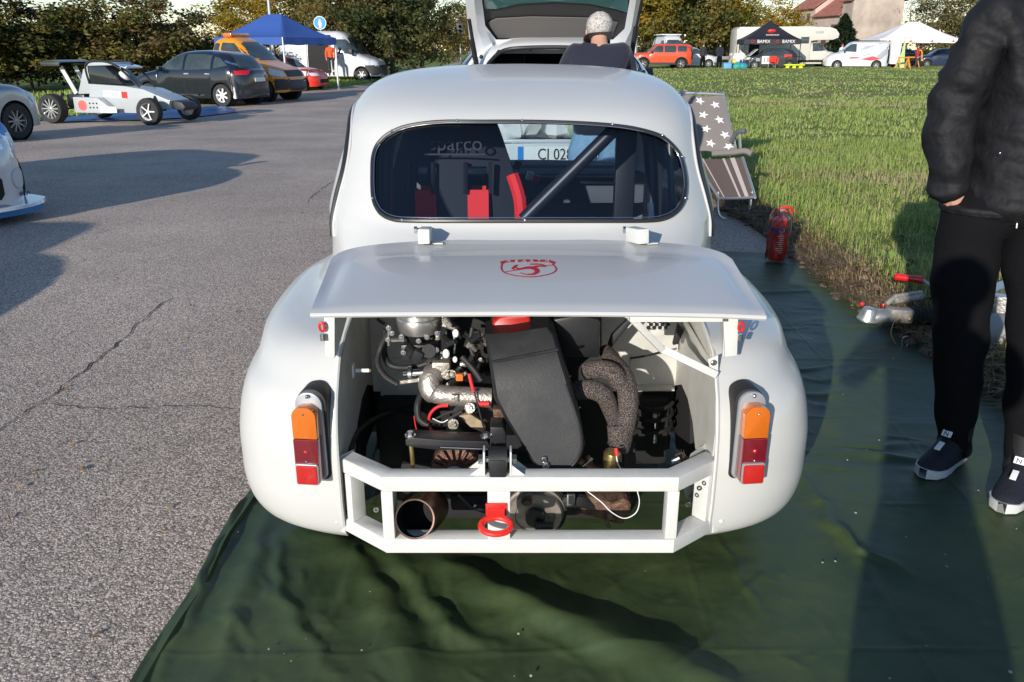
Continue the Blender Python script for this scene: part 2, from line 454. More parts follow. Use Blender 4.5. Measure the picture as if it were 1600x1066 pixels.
def grass_ground_mat(name, edge=True):
    m = bpy.data.materials.new(name); m.use_nodes = True; N, L = nt(m); b = N['Principled BSDF']
    tc = N.new('ShaderNodeTexCoord')
    mp = N.new('ShaderNodeMapping'); mp.inputs['Scale'].default_value = (1, .45, 1); L.new(tc.outputs['Object'], mp.inputs[0])
    n1 = N.new('ShaderNodeTexNoise'); n1.inputs['Scale'].default_value = .35; n1.inputs['Detail'].default_value = 5
    n2 = N.new('ShaderNodeTexNoise'); n2.inputs['Scale'].default_value = 9; n2.inputs['Detail'].default_value = 8; n2.inputs['Roughness'].default_value = .75
    L.new(mp.outputs[0], n1.inputs[0]); L.new(tc.outputs['Object'], n2.inputs[0])
    r1 = N.new('ShaderNodeValToRGB'); e = r1.color_ramp.elements
    e[0].position = .38; e[0].color = (.21, .26, .07, 1); e[1].position = .72; e[1].color = (.36, .27, .15, 1)
    k = e.new(.56); k.color = (.23, .29, .08, 1)
    L.new(n1.outputs[0], r1.inputs[0])
    r2 = N.new('ShaderNodeMapRange'); r2.inputs[1].default_value = .3; r2.inputs[2].default_value = .7; r2.inputs[3].default_value = .45; r2.inputs[4].default_value = 1.5
    L.new(n2.outputs[0], r2.inputs[0])
    mu = N.new('ShaderNodeMix'); mu.data_type = 'RGBA'; mu.blend_type = 'MULTIPLY'; mu.inputs[0].default_value = 1
    L.new(r1.outputs[0], mu.inputs[6]); L.new(r2.outputs[0], mu.inputs[7])
    outc = mu.outputs[2]
    if edge:
        sp = N.new('ShaderNodeSeparateXYZ'); L.new(tc.outputs['Object'], sp.inputs[0])
        ad = N.new('ShaderNodeMath'); ad.operation = 'MULTIPLY_ADD'; ad.inputs[1].default_value = -.7; 
        L.new(n2.outputs[0], ad.inputs[0]); L.new(sp.outputs[0], ad.inputs[2])
        rr = N.new('ShaderNodeMapRange'); rr.inputs[1].default_value = 1.88; rr.inputs[2].default_value = 2.05; L.new(ad.outputs[0], rr.inputs[0])
        mm = N.new('ShaderNodeMix'); mm.data_type = 'RGBA'; mm.inputs[6].default_value = (.13, .085, .05, 1)
        L.new(rr.outputs[0], mm.inputs[0]); L.new(outc, mm.inputs[7]); outc = mm.outputs[2]
    L.new(outc, b.inputs['Base Color']); b.inputs['Roughness'].default_value = .9; b.inputs['Specular IOR Level'].default_value = .1
    bp = N.new('ShaderNodeBump'); bp.inputs['Strength'].default_value = 1.0; bp.inputs['Distance'].default_value = .12
    L.new(n2.outputs[0], bp.inputs['Height']); L.new(bp.outputs[0], b.inputs['Normal'])
    return m
M_field = grass_ground_mat('field_grass'); M_verge = grass_ground_mat('verge_grass', False)

def grow(a, b, s0, k):
    out = [a]; s = s0
    while out[-1] < b: out.append(out[-1]+s); s *= k
    return out
xs = sorted(set([round(-v, 3) for v in grow(0, 600, .8, 1.07)] + [round(v, 3) for v in grow(0, 600, .8, 1.07)]))
ys = sorted(set([round(-v, 3) for v in grow(0, 120, 1, 1.2)] + [round(v, 3) for v in grow(0, 900, .8, 1.06)]))
sheet('ground', xs, ys, lambda x, y: gz(x, y)-.06, M_verge)

# left edge of the car park asphalt as a function of y
def road_left(y): return -30 if y < 8 else -30 + (30-11.2)*ss(y, 8, 17) + 4.2*ss(y, 17, 48)
def road_x(y, u): return road_left(y)+(2.12-road_left(y))*u
def road_sheet():
    ysr = [-30, -20, -12, -8, -5, -3, -1.5] + frange(0, 60, 121) + grow(60.5, 200, 1, 1.1)
    us = frange(0, 1, 60)
    vv = [(road_x(y, u), y, gz(road_x(y, u), y)) for y in ysr for u in us]
    nx = len(us); ff = [(j*nx+i, j*nx+i+1, (j+1)*nx+i+1, (j+1)*nx+i) for j in range(len(ysr)-1) for i in range(nx-1)]
    me = bpy.data.meshes.new('road'); me.from_pydata(vv, [], ff); me.polygons.foreach_set('use_smooth', [True]*len(me.polygons))
    me.materials.append(M_asph); o = bpy.data.objects.new('road', me); col.objects.link(o); o['kind'] = 'structure'
    return o
road_sheet()
# cracks in the asphalt
M_crack = mat('crack_dark', (.03, .026, .025), rough=.9)
def crack(pts, w0=.006):
    mb = MB(); P = []
    for i in range(len(pts)-1):
        a = G(*pts[i]); b = G(*pts[i+1])
        n = max(3, int((b-a).length/.05))
        for k in range(n):
            t = k/n; P.append(a+(b-a)*t + Vector((rnd.uniform(-.014, .014), rnd.uniform(-.014, .014), 0)))
    rows = []
    for i, p in enumerate(P):
        w = w0*rnd.uniform(.4, 1.5); z = gz(p.x, p.y)+.004
        rows.append([Vector((p.x-w, p.y, z)), Vector((p.x+w, p.y+.004, z))])
    mb.grid(rows); return mb
for pts in ([(-40, 705), (0, 676), (60, 632), (130, 582), (190, 532), (240, 484), (275, 462)], [(478, 314), (500, 292), (522, 276)],
            [(60, 632), (150, 640), (300, 636), (390, 640)]):
    o = crack(pts, .0032 if pts[0][0] != 60 else .0018).build('asphalt_crack', M_crack); o['kind'] = 'structure'

# ---- the raised field on the right
def fz(x, y):
    e = 2.02+.05*math.sin(y*2.3)+.03*math.sin(y*7.1)
    h = .10*ss(x, e, e+.28)
    h += .035*noise.noise(Vector((x*1.7, y*1.7, 0)))*ss(x, 2.1, 2.6) + .02*noise.noise(Vector((x*6, y*6, 3)))*ss(x, e-.1, e+.15)
    h += .10*noise.noise(Vector((x*.15, y*.15, 7)))*ss(y, 9, 30)*ss(x, 3, 8)
    return h-.012*(1-ss(x, 1.92, 1.99)) + .004
xsf = frange(1.95, 3.4, 52) + grow(3.44, 7, .05, 1.04) + grow(7.2, 120, .3, 1.09)
ysf = [-20, -10, -4, -1] + frange(0, 10, 140) + grow(10.1, 95, .12, 1.04)
sheet('field', sorted(xsf), ysf, fz, M_field)

# ---- tufts and blades
def blade_mesh(name, P, H, Wd, lean, ang, tone, mat_):
    """P (n,3) roots; one bent blade of three segments for each"""
    n = len(P); ca, sa = np.cos(ang), np.sin(ang)
    side = np.stack([-sa, ca, np.zeros(n)], 1); dirv = np.stack([ca, sa, np.zeros(n)], 1)
    up = np.array([0, 0, 1.0])
    v = np.zeros((n, 5, 3))
    v[:, 0] = P - side*Wd[:, None]*.5; v[:, 1] = P + side*Wd[:, None]*.5
    mid = P + up*H[:, None]*.6 + dirv*(lean*H)[:, None]*.25
    v[:, 2] = mid - side*Wd[:, None]*.38; v[:, 3] = mid + side*Wd[:, None]*.38
    v[:, 4] = P + up*(H*(1-.25*lean))[:, None] + dirv*(lean*H)[:, None]
    V = v.reshape(-1, 3); base = np.arange(n)*5
    tri = np.stack([base, base+1, base+3, base, base+3, base+2, base+2, base+3, base+4], 1).reshape(-1, 3)
    me = bpy.data.meshes.new(name)
    me.vertices.add(len(V)); me.vertices.foreach_set('co', V.ravel().astype(np.float32))
    me.loops.add(tri.size); me.loops.foreach_set('vertex_index', tri.ravel().astype(np.int32))
    me.polygons.add(len(tri)); me.polygons.foreach_set('loop_start', (np.arange(len(tri))*3).astype(np.int32))
    me.update(calc_edges=True)
    at = me.attributes.new('tone', 'FLOAT', 'POINT'); at.data.foreach_set('value', np.repeat(tone, 5).astype(np.float32))
    me.materials.append(mat_); o = bpy.data.objects.new(name, me); col.objects.link(o); return o
def tone_mat(name, cols, trans=.35, rough=.55):
    m = bpy.data.materials.new(name); m.use_nodes = True; N, L = nt(m); b = N['Principled BSDF']; out = N['Material Output']
    at = N.new('ShaderNodeAttribute'); at.attribute_name = 'tone'
    rp = N.new('ShaderNodeValToRGB'); e = rp.color_ramp.elements
    e[0].position = 0; e[0].color = (*cols[0], 1); e[1].position = 1; e[1].color = (*cols[-1], 1)
    for i, c in enumerate(cols[1:-1]):
        k = e.new((i+1)/(len(cols)-1)); k.color = (*c, 1)
    L.new(at.outputs['Fac'], rp.inputs[0]); L.new(rp.outputs[0], b.inputs['Base Color']); b.inputs['Roughness'].default_value = rough
    b.inputs['Specular IOR Level'].default_value = .25
    t = N.new('ShaderNodeBsdfTranslucent'); L.new(rp.outputs[0], t.inputs[0])
    mx = N.new('ShaderNodeMixShader'); mx.inputs[0].default_value = trans
    L.new(b.outputs[0], mx.inputs[1]); L.new(t.outputs[0], mx.inputs[2]); L.new(mx.outputs[0], out.inputs[0]); return m
M_blade = tone_mat('grass_blades', [(.46, .37, .22), (.42, .41, .17), (.33, .41, .11), (.40, .50, .13), (.27, .36, .09)])
M_dry = tone_mat('dry_grass', [(.12, .075, .04), (.30, .21, .11), (.42, .33, .2)], .2)
rg = np.random.default_rng(5)
def field_noise(x, y, s): return np.array([noise.noise(Vector((a*s, b*s, 11))) for a, b in zip(x, y)])
def scatter(n, x0, x1, y0, y1, h0, h1, w, densn=True):
    # wedge limited to what lies inside the view plus a margin
    y = y0+(y1-y0)*rg.random(n)
    xr = np.minimum(x1, y*.80+2.9)
    x = x0+(xr-x0)*rg.random(n)
    fn = field_noise(x, y, .9)
    if densn:
        keep = rg.random(n) < .75+.9*fn; x, y, fn = x[keep], y[keep], fn[keep]
    z = np.array([fz(a, b) for a, b in zip(x, y)])-.005
    m = len(x)
    H = (h0+(h1-h0)*rg.random(m)**1.5)*(1+.5*fn)
    e = np.clip((x-2.02)/.28, .3, 1); H *= (.6+.4*e)
    tone = np.clip(.62+.5*fn+rg.normal(0, .30, m), 0, 1)
    br = field_noise(x+40, y*2, .16); tone = np.where(br > .18, tone-.42, tone); tone = np.clip(tone, 0, 1)
    return np.stack([x, y, z], 1), H, w*(.6+.8*rg.random(m)), rg.random(m)*1.5, rg.random(m)*2*PI, tone
sets = [scatter(85000, 2.16, 8, 0.8, 6.5, .035, .13, .0048), scatter(95000, 2.18, 12.5, 6.0, 12, .035, .14, .008),
        scatter(68000, 2.2, 22, 11.5, 24, .03, .11, .015), scatter(38000, 2.3, 52, 23, 62, .03, .09, .04)]
A = [np.concatenate([s[i] for s in sets]) for i in range(6)]
tag(blade_mesh('grass_blades', *A, M_blade), 'green autumn grass with dry patches covering the field on the right', 'grass', kind='stuff')
# broad-leaved weeds near the kerb
mbw = MB()
for k in range(150):
    cx = 2.3+rnd.random()**1.5*3.5; cy = 3.6+rnd.random()*7; z0 = fz(cx, cy)
    for q in range(rnd.randint(5, 9)):
        a = rnd.random()*2*PI; l = rnd.uniform(.04, .10); w = l*.2; el = rnd.uniform(.3, 1.1)
        d = Vector((math.cos(a)*math.cos(el), math.sin(a)*math.cos(el), math.sin(el))); s_ = Vector((-math.sin(a), math.cos(a), 0))*w
        p = Vector((cx, cy, z0)); tip = p+d*l-Vector((0, 0, l*.25))
        mbw.add([p, p+d*l*.5+s_, tip, p+d*l*.5-s_, p+d*l*.55+Vector((0, 0, -.006))], [(0, 1, 4), (1, 2, 4), (2, 3, 4), (3, 0, 4)], True)
tag(mbw.build('broad_leaf_weeds', mat('weed_leaf', (.14, .22, .035), rough=.5, var=.35, vscale=3), fix=False), 'low broad-leaved weeds scattered through the grass by the asphalt edge', 'weeds', kind='stuff')
# dry roots, straw and clods on the raw edge
m_ = 9000
y = 2.4+rg.random(m_)*5.6; x = 1.98+np.abs(rg.normal(0, .12, m_))+.05*np.sin(y*2.3)
z = np.array([fz(a, b) for a, b in zip(x, y)])
tag(blade_mesh('dry_straw', np.stack([x, y, z], 1), .03+.09*rg.random(m_), .004+.004*rg.random(m_), .5+1.6*rg.random(m_), PI+rg.normal(0, 1.1, m_), rg.random(m_), M_dry),
    'dry brown straw and roots along the raw soil edge beside the sheet', 'straw', kind='stuff')
mbc = MB()
for k in range(420):
    yy = 2.5+rnd.random()*5.4; xx = 1.93+abs(rnd.gauss(0, .16))+.05*math.sin(yy*2.3); r = rnd.uniform(.008, .035)
    b0 = len(mbc.v); mbc.sph((xx, yy, fz(xx, yy)+r*.3), r, (1, rnd.uniform(.7, 1.3), .7), 7, 5)
    for i in range(b0, len(mbc.v)):
        p = Vector(mbc.v[i]); mbc.v[i] = tuple(p+noise.noise_vector(p*60)*r*.35)
tag(mbc.build('soil_clods', mat('soil', (.16, .11, .07), rough=.95, var=.4, vscale=25, bump=.6, bscale=80)), 'loose soil clods along the edge of the asphalt', 'soil', kind='stuff')
# left verge blades
def verge(n):
    y = 16+rg.random(n)*34; x = np.array([road_left(v) for v in y])-.1-rg.random(n)**1.6*9
    z = np.array([gz(a, b)-.06 for a, b in zip(x, y)])
    return np.stack([x, y, z], 1), .08+.2*rg.random(n), .03+.04*rg.random(n), rg.random(n)*.8, rg.random(n)*6.28, np.clip(rg.normal(.72, .15, n), 0, 1)
tag(blade_mesh('verge_grass', *verge(26000), M_blade), 'long green grass on the verge behind the parked vehicles at left', 'grass', kind='stuff')

# ---- green tarpaulin under the car
RID = []
def ridge(pts, h, w): RID.append(([G(*p).to_2d() for p in pts], h, w))
ridge([(470, 835), (545, 870), (600, 950), (640, 1040), (670, 1110)], .022, .045)
ridge([(575, 855), (640, 900), (700, 985), (760, 1010)], .020, .036)
ridge([(640, 868), (760, 930), (900, 985), (1060, 1055), (1160, 1110)], .036, .060)
ridge([(330, 1080), (360, 1000), (390, 900), (405, 840), (440, 790)], .012, .03)
ridge([(252, 1066), (300, 960), (345, 860), (392, 752)], .016, .016)
ridge([(440, 840), (430, 930), (470, 1000), (520, 1066)], .010, .02)
ridge([(560, 860), (540, 950), (430, 1060)], .006, .012)
ridge([(1120, 845), (1170, 930), (1200, 960)], .008, .012)
ridge([(1215, 700), (1330, 860), (1420, 1000)], .010, .03)
ridge([(1290, 820), (1345, 870), (1420, 900)], .018, .018)
for k in range(26):
    px = rnd.uniform(1180, 1420); py = rnd.uniform(430, 760); 
    ridge([(px-rnd.uniform(30, 90), py+rnd.uniform(-8, 8)), (px, py+rnd.uniform(-6, 6)), (px+rnd.uniform(30, 80), py+rnd.uniform(-8, 8))], rnd.uniform(.004, .012), rnd.uniform(.012, .035))
for k in range(60):
    px = rnd.uniform(300, 1300); py = rnd.uniform(880, 1066); a = rnd.uniform(-1.2, 1.2)
    l = rnd.uniform(20, 90); ridge([(px, py), (px+l*math.sin(a), py+l*math.cos(a))], rnd.uniform(.002, .006), rnd.uniform(.004, .012))
TX0, TX1, TY0, TY1 = -.90, 2.03, .5, 5.75
nx, ny = 380, 620
gx = np.linspace(0, 1, nx)[None, :]*np.ones((ny, 1)); gy = (TY0+(TY1-TY0)*np.linspace(0, 1, ny)**1.25)[:, None]*np.ones((1, nx))
xl = -.865 - .02*np.sin(gy*1.4) + .006*np.sin(gy*11) - .02*(gy-2.5)
xr = 2.0 + .04*np.sin(gy*2.3) + np.where(gy < 3.2, (3.2-gy)*.5, 0)
X = xl+(xr-xl)*gx; Y = gy + .02*np.sin(X*5)*(gy > 5)
def vnoise(X, Y, s, seed):
    g = np.random.default_rng(seed).random((400, 400)); u = X*s+50; v = Y*s+50; i = np.floor(u).astype(int); j = np.floor(v).astype(int)
    fu = u-i; fv = v-j; fu = fu*fu*(3-2*fu); fv = fv*fv*(3-2*fv)
    return (g[i, j]*(1-fu)+g[i+1, j]*fu)*(1-fv)+(g[i, j+1]*(1-fu)+g[i+1, j+1]*fu)*fv-.5
def rot(a): return X*math.cos(a)-Y*math.sin(a), X*math.sin(a)+Y*math.cos(a)
Z = .011 + .010*vnoise(*rot(.4), 3.2, 1)
for s_, h_, a_, sd in ((4.5, .0090, .7, 2), (9, .0050, 1.9, 3), (17, .0026, .3, 4), (31, .0012, 1.2, 5)):   # sharp-crested crumples
    u_, v_ = rot(a_); nn_ = vnoise(u_*1.0, v_*.55, s_, sd); Z = Z + h_*(.25-np.abs(nn_))
Z += .010*(np.exp(-((X-xl)/.02)**2))
for pts, h, w in RID:
    best = np.full(X.shape, 1e9); tt = np.zeros(X.shape); n = len(pts)-1
    wob = .012*np.sin(X*23+Y*17)+.008*np.sin(Y*41-X*13)
    for i in range(n):
        a, b_ = pts[i], pts[i+1]; d = b_-a; L2 = d.length_squared
        t = np.clip(((X-a.x)*d.x+(Y-a.y)*d.y)/L2, 0, 1)
        dd = np.hypot(X-a.x-t*d.x+wob*.6, Y-a.y-t*d.y+wob*.6)
        m = dd < best; best = np.where(m, dd, best); tt = np.where(m, (i+t)/n, tt)
    Z += h*np.exp(-(best/w)**2)*np.sin(np.clip(tt, .03, .97)*PI)**.4
# sharp packing creases
for cx in (-.45, .02, .5, .98, 1.46): Z += .0022*np.exp(-((X-cx-.006*np.sin(Y*3))/.006)**2)
for cy in (1.62, 2.3, 2.95, 3.6, 4.4): Z += .0022*np.exp(-((Y-cy-.01*np.sin(X*2))/.006)**2)
def tarp_mat():
    m = bpy.data.materials.new('green_tarpaulin'); m.use_nodes = True; N, L = nt(m); b = N['Principled BSDF']
    tc = N.new('ShaderNodeTexCoord')
    n1 = N.new('ShaderNodeTexNoise'); n1.inputs['Scale'].default_value = 2.2; n1.inputs['Detail'].default_value = 9; n1.inputs['Roughness'].default_value = .7
    L.new(tc.outputs['Object'], n1.inputs[0])
    rp = N.new('ShaderNodeValToRGB'); e = rp.color_ramp.elements
    e[0].position = .32; e[0].color = (.026, .045, .016, 1); e[1].position = .72; e[1].color = (.080, .105, .034, 1)
    k = e.new(.52); k.color = (.044, .070, .025, 1)
    L.new(n1.outputs[0], rp.inputs[0]); 
    # dust specks
    v = N.new('ShaderNodeTexVoronoi'); v.inputs['Scale'].default_value = 16; L.new(tc.outputs['Object'], v.inputs[0])
    sm = N.new('ShaderNodeMapRange'); sm.inputs[1].default_value = .035; sm.inputs[2].default_value = .02; L.new(v.outputs['Distance'], sm.inputs[0])
    sc = N.new('ShaderNodeSeparateColor'); L.new(v.outputs['Color'], sc.inputs[0])
    gt = N.new('ShaderNodeMath'); gt.operation = 'GREATER_THAN'; gt.inputs[1].default_value = .86; L.new(sc.outputs[0], gt.inputs[0])
    ml = N.new('ShaderNodeMath'); ml.operation = 'MULTIPLY'; L.new(sm.outputs[0], ml.inputs[0]); L.new(gt.outputs[0], ml.inputs[1])
    mx = N.new('ShaderNodeMix'); mx.data_type = 'RGBA'; mx.inputs[7].default_value = (.45, .43, .38, 1); L.new(ml.outputs[0], mx.inputs[0])
    L.new(rp.outputs[0], mx.inputs[6]); L.new(mx.outputs[2], b.inputs['Base Color'])
    b.inputs['Specular IOR Level'].default_value = .5
    rr = N.new('ShaderNodeMapRange'); rr.inputs[1].default_value = .3; rr.inputs[2].default_value = .7; rr.inputs[3].default_value = .42; rr.inputs[4].default_value = .60
    L.new(n1.outputs[0], rr.inputs[0]); L.new(rr.outputs[0], b.inputs['Roughness'])
    # woven tape structure and fine crumple
    w1 = N.new('ShaderNodeTexWave'); w1.bands_direction = 'X'; w1.inputs['Scale'].default_value = 130; w1.inputs['Distortion'].default_value = .4
    w2 = N.new('ShaderNodeTexWave'); w2.bands_direction = 'Y'; w2.inputs['Scale'].default_value = 130; w2.inputs['Distortion'].default_value = .4
    L.new(tc.outputs['Object'], w1.inputs[0]); L.new(tc.outputs['Object'], w2.inputs[0])
    ad = N.new('ShaderNodeMath'); ad.operation = 'MAXIMUM'; L.new(w1.outputs[0], ad.inputs[0]); L.new(w2.outputs[0], ad.inputs[1])
    b1 = N.new('ShaderNodeBump'); b1.inputs['Strength'].default_value = .22; b1.inputs['Distance'].default_value = .0012; L.new(ad.outputs[0], b1.inputs['Height'])
    wp = N.new('ShaderNodeTexNoise'); wp.inputs['Scale'].default_value = 3; L.new(tc.outputs['Object'], wp.inputs[0])
    wm = N.new('ShaderNodeMix'); wm.data_type = 'RGBA'; wm.blend_type = 'LINEAR_LIGHT'; wm.inputs[0].default_value = .12; L.new(tc.outputs['Object'], wm.inputs[6]); L.new(wp.outputs['Color'], wm.inputs[7])
    va = N.new('ShaderNodeTexVoronoi'); va.inputs['Scale'].default_value = 5.5; L.new(wm.outputs[2], va.inputs[0])
    vb = N.new('ShaderNodeTexVoronoi'); vb.inputs['Scale'].default_value = 15; L.new(wm.outputs[2], vb.inputs[0])
    vc = N.new('ShaderNodeTexVoronoi'); vc.inputs['Scale'].default_value = 38; L.new(wm.outputs[2], vc.inputs[0])
    a1 = N.new('ShaderNodeMath'); a1.operation = 'MULTIPLY_ADD'; a1.inputs[1].default_value = .40; L.new(vb.outputs['Distance'], a1.inputs[0]); L.new(va.outputs['Distance'], a1.inputs[2])
    n2 = N.new('ShaderNodeMath'); n2.operation = 'MULTIPLY_ADD'; n2.inputs[1].default_value = .16; L.new(vc.outputs['Distance'], n2.inputs[0]); L.new(a1.outputs[0], n2.inputs[2])
    b2 = N.new('ShaderNodeBump'); b2.inputs['Strength'].default_value = .22; b2.inputs['Distance'].default_value = .014
    L.new(n2.outputs[0], b2.inputs['Height']); L.new(b1.outputs[0], b2.inputs['Normal']); L.new(b2.outputs[0], b.inputs['Normal'])
    return m
V = np.stack([X, Y, Z], 2).reshape(-1, 3)
idx = np.arange(nx*ny).reshape(ny, nx); q = np.stack([idx[:-1, :-1], idx[:-1, 1:], idx[1:, 1:], idx[1:, :-1]], 2).reshape(-1, 4)
me = bpy.data.meshes.new('tarpaulin'); me.vertices.add(len(V)); me.vertices.foreach_set('co', V.ravel().astype(np.float32))
me.loops.add(q.size); me.loops.foreach_set('vertex_index', q.ravel().astype(np.int32)); me.polygons.add(len(q))
me.polygons.foreach_set('loop_start', (np.arange(len(q))*4).astype(np.int32)); me.update(calc_edges=True)
me.polygons.foreach_set('use_smooth', [True]*len(q)); me.materials.append(tarp_mat())
tarp = bpy.data.objects.new('tarpaulin', me); col.objects.link(tarp)
tag(tarp, 'creased dark green tarpaulin spread on the asphalt under the white car', 'tarpaulin')
# welded hem strip along its left edge
rows = []
for j in range(0, ny, 3):
    yy = float(gy[j, 0]); x0 = float(xl[j, 0]); rows.append([Vector((x0-.004, yy, .006)), Vector((x0-.002, yy, .020+.002*math.sin(yy*30))), Vector((x0+.028, yy, .026+.003*math.sin(yy*19))), Vector((x0+.034, yy, .014))])
MB().grid(rows).build('hem', me.materials[0], tarp, fix=False)

# ================================================================== TREES
def crown_mesh(name, rx, ry, rz, clumps, leaves, size, seed, mat_, low=.0, holes=.0):
    g = np.random.default_rng(seed)
    th = g.random(clumps)*2*PI; u = g.random(clumps)*2-1; rr = g.random(clumps)**.45
    c = np.stack([rr*np.sqrt(1-u*u)*np.cos(th)*rx, rr*np.sqrt(1-u*u)*np.sin(th)*ry, rr*u*rz], 1)
    c += g.normal(0, .09, c.shape)*np.array([rx, ry, rz])
    cs = (.10+.16*g.random(clumps))*min(rx, rz)*1.25
    ct = np.clip(g.normal(.5, .23, clumps)+.12*c[:, 2]/rz, 0, 1)
    k = g.integers(0, clumps, leaves)
    d = g.normal(0, 1, (leaves, 3)); d /= np.linalg.norm(d, axis=1)[:, None]
    P = c[k] + d*(cs[k]*g.random(leaves)**.5)[:, None]*np.array([1.15, 1.15, .9])
    tone = np.clip(ct[k]+g.normal(0, .14, leaves), 0, 1)
    nr = d*.6+g.normal(0, .6, (leaves, 3))+np.array([0, 0, .35]); nr /= np.linalg.norm(nr, axis=1)[:, None]
    a = np.cross(nr, g.normal(0, 1, (leaves, 3))); a /= np.linalg.norm(a, axis=1)[:, None]; b = np.cross(nr, a)
    s = (size*(.5+.9*g.random(leaves)))[:, None]
    V = np.stack([P-a*s*.55, P-b*s*.35, P+a*s*.6+nr*s*.15, P+b*s*.35], 1).reshape(-1, 3)
    q = np.arange(leaves*4).reshape(-1, 4)
    me = bpy.data.meshes.new(name); me.vertices.add(len(V)); me.vertices.foreach_set('co', V.ravel().astype(np.float32))
    me.loops.add(q.size); me.loops.foreach_set('vertex_index', q.ravel().astype(np.int32)); me.polygons.add(len(q))
    me.polygons.foreach_set('loop_start', (np.arange(len(q))*4).astype(np.int32)); me.update(calc_edges=True)
    at = me.attributes.new('tone', 'FLOAT', 'POINT'); at.data.foreach_set('value', np.repeat(tone, 4).astype(np.float32))
    me.materials.append(mat_); return me, c
M_bark = mat('bark', (.10, .075, .055), rough=.9, var=.4, vscale=5, bump=.8, bscale=20)
L_mix = tone_mat('leaves_mixed', [(.04, .055, .018), (.085, .105, .03), (.17, .15, .035), (.25, .17, .045), (.10, .13, .035)], .3)
L_gold = tone_mat('leaves_gold', [(.10, .11, .02), (.24, .20, .025), (.42, .30, .03), (.48, .27, .04), (.30, .25, .03)], .4)
L_dark = tone_mat('leaves_dark', [(.018, .03, .012), (.04, .055, .018), (.075, .085, .025), (.12, .10, .03)], .25)
L_brown = tone_mat('leaves_brown', [(.05, .05, .02), (.10, .08, .03), (.19, .12, .045), (.11, .12, .035), (.24, .17, .06)], .3)
L_pine = tone_mat('leaves_pine', [(.015, .03, .016), (.03, .055, .025), (.05, .08, .03)], .15)
L_olive = tone_mat('leaves_olive', [(.09, .08, .035), (.16, .14, .05), (.24, .20, .09)], .3)
L_bare = tone_mat('twigs_grey', [(.12, .10, .09), (.2, .165, .15)], .1)

protos = {}
def crown_proto(key, rx, ry, rz, cl, lv, sz, seed, m):
    protos[key] = crown_mesh('crown_'+key, rx, ry, rz, cl, lv, sz, seed, m)
crown_proto('mix', 1, 1, 1, 80, 9500, .062, 1, L_mix)
crown_proto('mix_b', 1, 1, 1, 90, 9500, .060, 2, L_brown)
crown_proto('dark', 1, 1, 1, 80, 9500, .062, 3, L_dark)
crown_proto('gold', 1, 1, 1, 85, 9500, .058, 4, L_gold)
crown_proto('olive', 1, 1, 1, 70, 8000, .055, 5, L_olive)
crown_proto('bare', 1, 1, 1, 60, 2600, .035, 6, L_bare)
def tree(name, key, x, y, w, h, trunk, label, group=None, rot=0, r=.09):
    z0 = gz(x, y)-.06
    t = thing(name, label, 'tree' if name.endswith('tree') else 'bush', (x, y, z0), rot, group)
    me, cl = protos[key]
    cr = bpy.data.objects.new('crown', me); col.objects.link(cr); cr.parent = t
    hz = (h-trunk)/2*1.0; cr.location = (0, 0, trunk+hz*.92); cr.scale = (w/2*.86, w/2*.86, hz*.9)
    mb = MB(); rr = random.Random(int(x*10+y))
    top = Vector((rr.uniform(-.3, .3), rr.uniform(-.3, .3), trunk+hz*1.2))
    mb.ring(spline([(0, 0, -.1), (rr.uniform(-.08, .08), 0, trunk*.6), (rr.uniform(-.15, .15), rr.uniform(-.1, .1), trunk+hz*.5), top], 5), [r*1.5-(r*1.2)*i/15 for i in range(16)], 8)
    for k in range(9):
        c = Vector(cl[(k*7) % len(cl)]); e = Vector((c.x*w/2*.86, c.y*w/2*.86, trunk+hz*.92+c.z*hz*.9))
        b0 = Vector((0, 0, max(.2, trunk*.5+rr.random()*hz*.8))); mid = b0.lerp(e, .5)+Vector((rr.uniform(-.1, .1), rr.uniform(-.1, .1), -.1*hz))
        mb.ring(spline([b0, mid, e], 4), [r*.5-(r*.42)*i/8 for i in range(9)], 5)
    mb.build('trunk', M_bark, t)
    return t
def TX(px, y): return W(px, 100, y).x
bush = [(-30, 36, 8.6, 4.6, 'dark'), (45, 37, 7.0, 4.4, 'mix'), (108, 38, 6.0, 3.6, 'dark'), (168, 38.5, 6.8, 4.3, 'mix'), (228, 39, 6.8, 4.4, 'mix_b'), (285, 40, 5.0, 3.6, 'dark')]
labs = ['dark green overgrown bush at the far left edge behind the silver car', 'brown and green leafy bush directly above the silver car', 'dark green bush behind the tail of the buggy',
        'tall olive and ochre bush right behind the buggy', 'reddish brown leafed bush above the black car', 'dark bush ending the row just left of the blue canopy']
for i, (px, y_, w_, h_, k_) in enumerate(bush):
    tree('leafy_bush', k_, TX(px, y_), y_, w_, h_, .25, labs[i], 'overgrown bushes along the left verge', rot=i*1.3, r=.06)
tree('leafy_bush', 'dark', TX(-160, 35), 35, 9, 6, .3, 'dark bush just outside the left edge of the row', 'overgrown bushes along the left verge', rot=2, r=.06)
